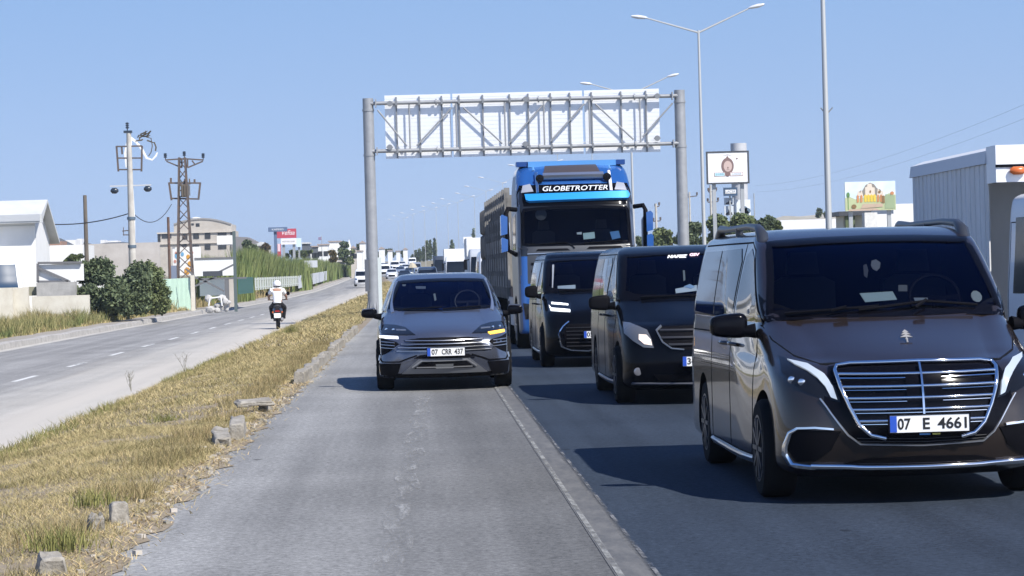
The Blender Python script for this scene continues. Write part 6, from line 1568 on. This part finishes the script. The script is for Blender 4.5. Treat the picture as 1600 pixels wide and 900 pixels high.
    for nm, px, mt in (('dash_paper', [(911, 364), (929, 362), (930, 372), (912, 374)], M('green_white_paper', (.62, .78, .70), .6)), ('dash_tag', [(901, 363), (909, 362), (909, 366), (902, 366)], MATS['paper']), ('dash_card', [(953, 362), (967, 360), (970, 371), (957, 374)], M('blue_card', (.12, .30, .55), .6))):
        B.drape(B.px(px), nm, mt, off=-.02, depth=.025, step=.3)
    p = B.px([(846, 335)])[0]; m = MB(); q = B.cast(p[0], p[1], 'F')[0]; m.lathe([(.02, -.02), (.12, 0), (.12, .03)], 16, 'y', q + Vector((0, .12, 0))); m.build('cab_fan', M('fan_grey', (.12, .12, .12), .5), t, 40)
    m = MB(); m.bb((-1.1, .35, 2.0), (1.1, .9, 2.12)); m.build('dashboard', MATS['dash_plastic'], t, 0); seats(t, (-.6, .62), 1.3, 2.2, MATS['seat_leather'], .45)
    wiper(B, [(-1.0, 2.14), (-.2, 2.17), (-.05, 2.05)]); wiper(B, [(.15, 2.15), (.95, 2.18)])
    # trailer
    gtr = M('trailer_grey', (.23, .225, .215), .8, col2=(.14, .135, .125), vscale=2.5, island=.2)
    m = MB(); m.bb((-1.2, 3.2, 1.02), (1.2, 19.5, 1.24)); m.bb((-.5, 2.4, .75), (.5, 18.5, 1.0)); m.build('trailer_bed', m_rust, t, 0)
    for sg in (-1, 1):
        # solid lower side with a row pattern of slots
        V = MB(); x = sg * 1.22; cols = 18; L0, L1 = 4.2, 15.6; dy = (L1 - L0) / cols; zs = [1.25, 1.55, 1.67, 1.95, 2.07, 2.35]
        for i in range(6):
            pass
        for (za, zb) in ((1.25, 1.50), (1.62, 1.92), (2.04, 2.35)): V.bb((x - .03, L0, za), (x + .03, L1, zb))
        for c in range(cols + 1):
            y = L0 + c * dy; V.bb((x - .028, y - .16, 1.25), (x + .028, y + .16, 2.35))
        V.build('side_board', gtr, t, 0)
        V = MB()
        for z in (2.52, 2.80, 3.08, 3.32): V.bb((x - .02, L0, z - .045), (x + .02, L1, z + .045))
        for c in range(cols + 1): y = L0 + c * dy; V.bb((x - .018, y - .07, 2.40), (x + .018, y + .06, 3.36))
        V.build('upper_rail', gtr, t, 0)
        for c in range(0, cols + 1, 2):
            y = L0 + c * dy; m = MB(); m.bb((x - .06, y - .06, 1.0), (x + .06, y + .06, 3.46)); m.build('stake', gtr, t, 0)
        for y in (13.0, 14.3, 15.6): wheel(t, sg * 1.0, y, .48, .42, m_rim, 10, sg)
    m = MB(); m.bb((-1.2, 4.15, 1.25), (1.2, 4.22, 3.3)); m.build('headboard', gtr, t, 0)
    # stacked crates in the load
    crate = M('load_crate', (.06, .05, .042), .9, col2=(.025, .022, .02), vscale=4, island=.4)
    for iy in range(9):
        for iz in range(4):
            for sg in (-1, 1):
                m = MB(); y0 = 4.35 + iy * 1.22; z0 = 1.26 + iz * .50
                for k in range(4): m.bb((sg * .14, y0 + .02, z0 + k * .12), (sg * (1.10 + (k % 2) * .05), y0 + 1.12, z0 + k * .12 + .07))
                m.bb((sg * .2, y0 + .1, z0), (sg * 1.02, y0 + 1.04, z0 + .44))
                o = m.build('load_crate', crate, t, 0)
    # bulging rear load
    m = MB()
    for iy in range(5):
        for iz in range(3):
            y0 = 16.0 + iy * .72; m.lathe([(.30, -1.28), (.36, -1.2), (.36, 1.2), (.30, 1.28)], 14, 'x', (0, y0, 1.60 + iz * .68))
    m.build('rolled_load', M('load_roll', (.15, .145, .13), .9, col2=(.08, .075, .07), vscale=3), t, 40)
    return t
blue_truck()

# ================================================================== WHITE BOX TRUCK, right edge
def box_truck():
    wht = M('truck_white', (.76, .77, .78), .4, coat=.3)
    box_m = M('box_side_panel', (.80, .80, .79), .6, col2=(.66, .65, .62), vscale=2, stretch=(1, 3, .25), lo=.3, hi=.7)
    t = thing('truck', 'small white box truck with ribbed box and orange marker lamp, behind the brown van', 'truck', (7.38, 25.4, 0))
    m = MB(); m.bb((-1.15, 3.35, .80), (1.15, 6.6, 2.72)); m.bb((-1.15, 2.362, .80), (-1.135, 3.348, 2.655)); m.bb((1.135, 2.362, .80), (1.15, 3.348, 2.655)); m.build('box', box_m, t, 0)  # box front set back between thin side walls so the cap shades it
    m = MB(); 
    for k in range(17): m.bb((-1.160, 2.5 + k * .245, .85), (-1.15, 2.5 + k * .245 + .10, 2.68))
    m.build('box_ribs', box_m, t, 0)
    m = MB(); m.prism([(-1.18, 2.66), (1.18, 2.66), (1.16, 2.80), (1.0, 2.86), (-1.0, 2.86), (-1.16, 2.80)], 'y', 2.36, 6.65); m.build('roof_cap', M('roof_cap_grey', (.66, .67, .68), .5), t, 0)
    m = MB(); m.bb((-1.16, 1.9, 2.44), (1.16, 2.36, 2.84)); m.build('front_cap', wht, t, 0)
    m = MB(); m.bb((-1.165, 1.885, 2.60), (1.165, 1.9, 2.63)); m.build('cap_seam', m_int, t, 0)
    for x in (-.93, .93):
        m = MB(); m.tube([(x - .085, 1.87, 2.56), (x - .05, 1.865, 2.56), (x + .05, 1.865, 2.56), (x + .085, 1.87, 2.56)], [.02, .045, .045, .02], 12); m.build('marker_lamp', M('orange_lens', (.55, .13, .03), .3), t, 40)
    K = [(.3, .12, .04, .2, .2, 1.09, .03, 1.85), (.5, .0, .05, .2, .25, 1.11, .03, 1.85), (1.0, .02, .06, .2, .28, 1.12, .03, 1.85), (1.2, .12, .06, .18, .25, 1.12, .03, 1.85), (1.7, .42, .06, .14, .2, 1.09, .03, 1.85), (2.15, .62, .05, .12, .18, 1.06, .02, 1.83), (2.28, .8, .05, .12, .2, 1.0, .02, 1.8), (2.32, 1.1, .04, .1, .1, .8, .01, 1.75)]
    B = Body(t, K); B.make('cab', [wht, m_int], arch_cutter((.75,), .40, 1.12, .36, .25))
    B.drape([(-1.0, 1.25), (1.0, 1.25), (.95, 2.1), (-.95, 2.1)], 'windscreen', m_side, off=.005, depth=.01, step=.2)
    for sg, vw in ((-1, 'L'), (1, 'R')):
        B.drape([(.55, 1.25), (1.45, 1.25), (1.45, 2.05), (.85, 2.05)], 'side_window', m_glossblk, vw, off=.005, depth=.01, step=.2)
        m = MB(); [B.line(q, .012, view=vw, off=.003, depth=.004, mb=m) for q in ([(.45, .5), (.45, 1.2), (.8, 2.0), (1.65, 2.0), (1.65, .5)],)]; m.build('door_seam', m_int, t, 0)
        if sg > 0: mirror_part(t, sg * 1.30, .45, 1.55, .2, .12, .3, m_dark, (sg * 1.10, .5, 1.5), sg)
        wheel(t, sg * .98, .75, .36, .22, m_rim, 8, sg); wheel(t, sg * .92, 5.2, .36, .36, m_rim, 8, sg)
        B.drape([(sg * a, b) for a, b in ((.55, .75), (.85, .75), (.87, .98), (.6, .95))][::sg], 'headlight', m_lens, off=.01, depth=0)
    m = MB(); m.bb((-1.0, 1.9, .55), (1.0, 6.5, .80)); m.build('chassis', m_dark, t, 0)
box_truck()

# ================================================================== DISTANT TRAFFIC
def far_vehicle(name, label, cat, px, D, kind, paint, group='distant oncoming traffic', rz=0, x=None):
    z = gz(D); x = GX(px, D, z + 1) if x is None else x
    t = thing(name, label, cat, (x, D, z if kind != 'leftcar' else z + LZ), rz, group)
    if kind in ('van', 'minibus'):
        h = 2.05 if kind == 'van' else 2.45; w = .98
        K = [(.25, .1, .1, .3, .3, w - .03, .05, 5.2), (.5, .0, .1, .3, .35, w, .05, 5.2), (.95, .08, .15, .3, .4, w, .05, 5.2), (1.2, .7, .15, .25, .3, w - .02, .05, 5.2), (h - .45, 1.35, .12, .15, .2, w - .08, .04, 5.15), (h - .12, 1.75, .1, .15, .2, w - .14, .03, 5.1), (h, 2.2, .1, .2, .2, w - .3, .02, 4.8)]
        B = Body(t, K, sub=3, nf=9, nc=4, nside=10); B.make('body', [paint])
        B.drape([(-.80, 1.22), (.80, 1.22), (.74, h - .3), (-.74, h - .3)], 'windscreen', m_side, off=.01, depth=.01, step=.2)
        for sg, vw in ((-1, 'L'), (1, 'R')): B.drape([(1.3, 1.25), (4.7, 1.25), (4.6, h - .45), (1.9, h - .45)], 'side_window', m_side, vw, off=.01, depth=.01, step=.3); B.drape([(sg * a, b) for a, b in ((.6, .75), (.9, .78), (.88, .95), (.62, .92))][::sg], 'headlight', m_reflector, off=.01, depth=.0)
        B.drape([(-.5, .45), (.5, .45), (.5, .8), (-.5, .8)], 'grille', m_dark, off=.01, depth=0); wy = (.95, 4.1); wx = .86; wr = .34
    elif kind in ('car', 'leftcar'):
        w = .88
        K = [(.22, .1, .1, .3, .3, w - .04, .05, 4.3), (.45, .0, .12, .3, .4, w, .05, 4.3), (.75, .1, .2, .3, .4, w, .05, 4.3), (.88, .6, .2, .3, .35, w - .02, .05, 4.3), (.98, 1.05, .2, .2, .3, w - .05, .06, 4.2), (1.35, 1.9, .12, .14, .2, w - .2, .04, 3.7), (1.46, 2.4, .1, .18, .2, w - .36, .02, 3.2)]
        B = Body(t, K, sub=3, nf=9, nc=4, nside=10); B.make('body', [paint])
        B.drape([(-.70, 1.0), (.70, 1.0), (.56, 1.36), (-.56, 1.36)], 'windscreen', m_side, off=.01, depth=.01, step=.2)
        for sg, vw in ((-1, 'L'), (1, 'R')): B.drape([(1.5, .98), (3.6, .98), (3.2, 1.33), (2.0, 1.33)], 'side_window', m_side, vw, off=.01, depth=.01, step=.3); B.drape([(sg * a, b) for a, b in ((.5, .62), (.82, .64), (.80, .76), (.55, .72))][::sg], 'headlight', m_reflector, off=.01, depth=.0)
        B.drape([(-.45, .35), (.45, .35), (.5, .6), (-.5, .6)], 'grille', m_dark, off=.01, depth=0); wy = (.85, 3.4); wx = .76; wr = .32
    else:   # lorry / coach
        hh = 3.6 if kind == 'lorry' else 3.2; w = 1.2
        cabz = 2.9 if kind == 'lorry' else hh
        K = [(.35, .1, .04, .15, .2, w - .03, .02, 2.2), (.6, .0, .05, .15, .2, w, .02, 2.2), (1.3, .03, .05, .15, .2, w, .02, 2.2), (cabz - .3, .25, .06, .15, .2, w - .03, .02, 2.2), (cabz, .6, .06, .2, .2, w - .12, .02, 2.1)]
        B = Body(t, K, sub=3, nf=9, nc=4, nside=8); B.make('cab', [paint])
        B.drape([(-1.08, 1.45), (1.08, 1.45), (1.02, cabz - .45), (-1.02, cabz - .45)], 'windscreen', m_side, off=.01, depth=.01, step=.3)
        for sg in (-1, 1):
            B.drape([(sg * a, b) for a, b in ((.75, .75), (1.08, .75), (1.08, .95), (.8, .95))][::sg], 'headlight', m_reflector, off=.01, depth=.0)
            m = MB(); m.box((sg * 1.38, .1, 2.0), (.2, .15, .6)); m.bar((sg * 1.15, .2, 2.3), (sg * 1.38, .1, 2.25), .03, n=6); m.build('wing_mirror', m_dark, t, 0)
        B.drape([(-.7, .6), (.7, .6), (.8, 1.3), (-.8, 1.3)], 'grille', m_dark, off=.01, depth=0)
        m = MB(); m.bb((-1.24, 2.35, 1.0), (1.24, 10.5, hh)); m.build('cargo_box', m_render if kind == 'lorry' else paint, t, 0); m = MB(); m.bb((-1, 2.2, .55), (1, 10, .99)); m.build('chassis', m_dark, t, 0); wy = (1.2, 8.2); wx = 1.05; wr = .48
    proto = wheel(t, -wx, wy[0], wr, .24, m_rim, 6, -1); 
    for x_, y_ in ((wx, wy[0]), (-wx, wy[1]), (wx, wy[1])):
        c = copy_tree(proto, t); c.location = (x_, y_, wr)
    return t
pw, pd, pg, ps, pb = M('car_white', (.75, .76, .77), .35, coat=.6), MATS['black_paint'], M('car_grey', (.12, .125, .13), .3, metal=.5, coat=1), M('car_silver', (.50, .52, .54), .28, metal=.6, coat=1), M('car_navy', (.02, .04, .10), .25, coat=1)
far_vehicle('minibus', 'white minibus close behind the stake trailer', 'minibus', 0, 100, 'minibus', pw, x=3.25)
far_vehicle('lorry', 'grey-white box lorry behind the white minibus', 'lorry', 0, 150, 'lorry', M('lorry_grey', (.40, .43, .48), .5), x=4.1)
far_vehicle('lorry', 'white tall-cab lorry second in the far lorry row', 'lorry', 717, 228, 'lorry', pw)
far_vehicle('coach', 'dark narrow lorry left of the white tall-cab lorry', 'lorry', 694, 300, 'coach', M('lorry_dark', (.03, .04, .06), .4, coat=.5))
far_vehicle('van', 'dark van with sunlit white bonnet in the first far lane', 'van', 668, 232, 'van', M('car_blueblack', (.04, .055, .08), .25, coat=1))
specs = [(632, 330, 'car', pd), (612, 372, 'car', pw), (601, 405, 'van', pw), (640, 395, 'car', pg), (625, 430, 'car', ps), (607, 455, 'car', pw), (650, 440, 'van', ps), (634, 480, 'car', pw), (617, 505, 'van', pw), (600, 525, 'car', ps), (628, 560, 'car', pw), (644, 590, 'van', pw), (660, 350, 'car', pb)]
names = {'car': 'car', 'van': 'van'}
cn = {id(pd): 'black', id(pw): 'white', id(pg): 'grey', id(ps): 'silver', id(pb): 'navy'}
for i, (px, D, k, p) in enumerate(specs):
    far_vehicle('distant_' + k, 'tiny %s %s on the far bend, %s back in the distant queue' % (cn[id(p)], k, ORD[sorted(s[1] for s in specs).index(D)]), k, px, D, k, p)
t = far_vehicle('van', 'white van driving away on the left road beside the left gantry pillar', 'van', 566, 300, 'van', pw, group=None); t.location.z += LZ * .3
# white bus parked by the shed
t = thing('bus', 'white bus front with blue-tinted window parked by the white shed', 'bus', (P(-8, 440, 113).x, 113, -.2), R(14))
t.scale = (1.22, 1.22, 1.22)
K = [(.3, .1, .05, .2, .2, 1.05, .03, 6), (.6, 0, .06, .25, .25, 1.08, .03, 6), (1.2, .1, .08, .25, .25, 1.08, .03, 6), (1.5, .3, .08, .2, .2, 1.06, .03, 6), (2.2, .6, .08, .2, .2, 1.0, .03, 6), (2.45, .9, .06, .2, .2, .85, .02, 5.9), (2.5, 1.2, .05, .2, .2, .6, .01, 5.7)]
B = Body(t, K, sub=3, nf=9, nc=5, nside=10); B.make('body', [pw])
B.drape([(-.85, 1.35), (.85, 1.35), (.80, 2.2), (-.80, 2.2)], 'windscreen', M('blue_window', (.02, .05, .10), .3, spec=.1), off=.01, depth=.01, step=.2)
for sg, vw in ((-1, 'L'), (1, 'R')): B.drape([(.9, 1.4), (5.2, 1.4), (5.2, 2.1), (1.2, 2.1)], 'side_window', MATS['blue_window'], vw, off=.01, depth=.01, step=.3)
B.drape([(-.4, .75), (.4, .75), (.4, .85), (-.4, .85)], 'grille', m_dark, off=.01, depth=0)
for sg in (-1, 1): wheel(t, sg * .9, 1.0, .38, .24, m_rim, 6, sg)
# beige parasol on the median far off
t = thing('parasol', 'small beige canopy on a pale post at the far end of the median', 'parasol', (GX(645, 238, 1), 238, gz(238)))
m = MB(); m.lathe([(.45, 2.0), (.30, 2.3), (.05, 2.5)], 8, 'z'); m.build('canopy', M('canopy_beige', (.45, .40, .30), .8), t, 20); m = MB(); m.bb((-.06, -.06, 0), (.06, .06, 2.1)); m.build('post', M('pale_post', (.55, .6, .58), .6), t, 0)

# ================================================================== SCOOTER AND RIDER
def scooter():
    D = 94.5; x = GX(433.5, D, .5); zr = LZ
    t = thing('scooter', 'dark scooter with white number plate on the left road', 'scooter', (x, D, zr), R(2))
    dk = M('scooter_body', (.015, .015, .02), .3, coat=.5)
    wheel(t, 0, 0, .26, .12, m_rimd, 6, -1, 'wheel'); wheel(t, 0, 1.28, .26, .11, m_rimd, 6, -1, 'wheel')
    m = MB()
    m.tube([(0, -.28, .62), (0, -.05, .66), (0, .35, .60), (0, .55, .42)], [.13, .19, .19, .12], 12); m.build('rear_body', dk, t, 60)
    m = MB(); m.tube([(0, -.30, .80), (0, .0, .83), (0, .45, .79)], [.10, .15, .12], 12, flat=.55); m.build('seat', M('seat_vinyl', (.012, .012, .014), .6), t, 60)
    m = MB(); m.bb((-.17, .5, .28), (.17, 1.0, .36)); m.build('footboard', dk, t, 0)
    m = MB(); m.prism([(-.2, .34), (.2, .34), (.24, .85), (.14, 1.02), (-.14, 1.02), (-.24, .85)], 'y', 1.0, 1.08); m.build('front_shield', dk, t, 30)
    m = MB(); m.tube([(0, 1.3, .26), (0, 1.1, .9), (0, 1.0, 1.05)], .035, 8); m.tube([(-.36, .92, 1.08), (-.2, 1.02, 1.06), (.2, 1.02, 1.06), (.36, .92, 1.08)], .018, 8); m.build('handlebar', m_dark, t, 50)
    for sg in (-1, 1):
        m = MB(); m.bar((sg * .28, .98, 1.08), (sg * .36, .96, 1.26), .010, n=6); m.lathe([(.02, -.02), (.075, -.01), (.075, .01), (.02, .02)], 12, 'y', (sg * .38, .96, 1.29)); m.build('wing_mirror', m_dark, t, 40)
        m = MB(); m.lathe([(.02, -.03), (.035, 0), (.02, .03)], 8, 'y', (sg * .17, -.32, .62)); m.build('indicator', M('orange_lens', (.55, .13, .03), .3), t, 40)
    m = MB(); m.box((0, -.40, .50), (.24, .012, .17)); pl = m.build('number_plate', m_plate, t, 0); 
    m = MB(); m.box((0, -.37, .66), (.16, .04, .05)); m.build('tail_lamp', M('red_lens', (.35, .01, .01), .3), t, 0)
    m = MB(); m.tube([(.13, .1, .28), (.16, -.2, .34), (.17, -.36, .38)], [.03, .055, .05], 10); m.build('exhaust', M('exhaust_grey', (.25, .25, .25), .4, metal=.6), t, 50)
    m = MB(); m.tube([(0, -.36, .44), (0, -.34, .58), (0, -.2, .60)], .05, 6, flat=.4); m.build('mudguard', m_dark, t, 40)
    # rider
    p = thing('person', 'rider in white shirt and white helmet sitting on the scooter, seen from behind', 'person', (x, D, zr), R(2))
    J = {'pel': (0, .12, .94, .155, .12), 'waist': (0, .14, 1.10, .150, .11), 'chest': (0, .20, 1.32, .185, .125), 'up': (0, .24, 1.44, .15, .10), 'neck': (0, .27, 1.52, .062, .062), 'head': (0, .30, 1.60, .085, .095), 'top': (0, .30, 1.70, .08, .09)}
    for sg, s in ((-1, 'l'), (1, 'r')):
        J['sh' + s] = (sg * .20, .24, 1.42, .075, .075); J['el' + s] = (sg * .32, .42, 1.20, .050, .050); J['wr' + s] = (sg * .33, .82, 1.10, .032, .032); J['ha' + s] = (sg * .33, .93, 1.095, .036, .030)
        J['hip' + s] = (sg * .12, .16, .90, .105, .10); J['kn' + s] = (sg * .27, .60, .80, .072, .072); J['an' + s] = (sg * .23, .66, .42, .045, .045); J['to' + s] = (sg * .24, .86, .38, .040, .035)
    E = [('pel', 'waist'), ('waist', 'chest'), ('chest', 'up'), ('up', 'neck'), ('neck', 'head'), ('head', 'top')]
    for s in 'lr': E += [('up', 'sh' + s), ('sh' + s, 'el' + s), ('el' + s, 'wr' + s), ('wr' + s, 'ha' + s), ('pel', 'hip' + s), ('hip' + s, 'kn' + s), ('kn' + s, 'an' + s), ('an' + s, 'to' + s)]
    # five short fingers curled round each grip
    for sg, s in ((-1, 'l'), (1, 'r')):
        for k in range(4): J['f%d%s' % (k, s)] = (sg * (.30 + k * .022), .965, 1.075 - .004 * k, .011, .011); J['g%d%s' % (k, s)] = (sg * (.30 + k * .022), .945, 1.05, .009, .009); E += [('ha' + s, 'f%d%s' % (k, s)), ('f%d%s' % (k, s), 'g%d%s' % (k, s))]
        J['t' + s] = (sg * .285, .93, 1.06, .011, .011); E.append(('ha' + s, 't' + s))
    def skin(name, keys, edges, mats, grow=0., parent=p, sub=2):
        me = bpy.data.meshes.new(name); idx = {k: i for i, k in enumerate(keys)}
        me.from_pydata([J[k][:3] for k in keys], [(idx[a], idx[b]) for a, b in edges], [])
        o = bpy.data.objects.new(name, me); COL.objects.link(o)
        md = o.modifiers.new('s', 'SKIN'); md.use_smooth_shade = True
        for i, k in enumerate(keys): me.skin_vertices[0].data[i].radius = (J[k][3] + grow, J[k][4] + grow)
        me.skin_vertices[0].data[0].use_root = True
        md2 = o.modifiers.new('u', 'SUBSURF'); md2.levels = sub; md2.render_levels = sub
        dg = bpy.context.evaluated_depsgraph_get(); m2 = bpy.data.meshes.new_from_object(o.evaluated_get(dg)); o.modifiers.clear(); o.data = m2
        for m_ in mats: m2.materials.append(m_)
        m2.shade_smooth(); o.parent = parent; return o
    keys = list(J); body = skin('body', keys, E, [M('skin', (.38, .22, .15), .6), M('black_trousers', (.012, .012, .016), .8)])
    for f in body.data.polygons:
        c = f.center
        f.material_index = 1 if c.z < 1.0 and abs(c.x) < .42 and not (c.y > .75 and c.z > 1.0) else 0
    sk = ['waist', 'pel', 'chest', 'up', 'shl', 'shr', 'ml', 'mr']
    J['ml'] = (-.29, .36, 1.28, .055, .055); J['mr'] = (.29, .36, 1.28, .055, .055)
    J['nk'] = (0, .262, 1.52, .085, .08); J['up'] = (0, .225, 1.45, .17, .125); skin('shirt', ['waist', 'pel', 'chest', 'up', 'nk', 'shl', 'shr', 'ml', 'mr'], [('waist', 'pel'), ('waist', 'chest'), ('chest', 'up'), ('up', 'nk'), ('up', 'shl'), ('up', 'shr'), ('shl', 'ml'), ('shr', 'mr')], [M('white_shirt', (.80, .80, .79), .8)], .026)
    b = bmesh.new(); bmesh.ops.create_uvsphere(b, u_segments=24, v_segments=16, radius=.15)
    for v in b.verts:
        v.co.y *= 1.12
        if v.co.z < -.07: v.co.z = -.07 - (v.co.z + .07) * -.3
    me = bpy.data.meshes.new('helmet'); b.to_mesh(me); b.free(); h = link_mesh('helmet', me, M('white_helmet', (.80, .80, .80), .25, coat=.5), p, 60); h.location = (0, .29, 1.645)
    m = MB(); m.lathe([(.135, -.02), (.14, 0), (.135, .015)], 20, 'z', (0, .29, 1.57)); m.build('helmet_rim', m_dark, h, 40).location = (0, -.30, -1.665)
scooter()
# ================================================================== HAZE
m = bpy.data.materials.new('haze'); m.use_nodes = True; nt = m.node_tree; nt.nodes.remove(nt.nodes['Principled BSDF'])
pv = nt.nodes.new('ShaderNodeVolumePrincipled'); pv.inputs['Color'].default_value = (.80, .90, 1, 1); pv.inputs['Density'].default_value = .00024; pv.inputs['Anisotropy'].default_value = .2
nt.links.new(pv.outputs[0], nt.nodes['Material Output'].inputs['Volume'])
hb = MB(); hb.bb((-1000, -60, -3), (1300, 4100, 32)); o = hb.build('haze', m, None, 0); tag(o, kind='stuff')
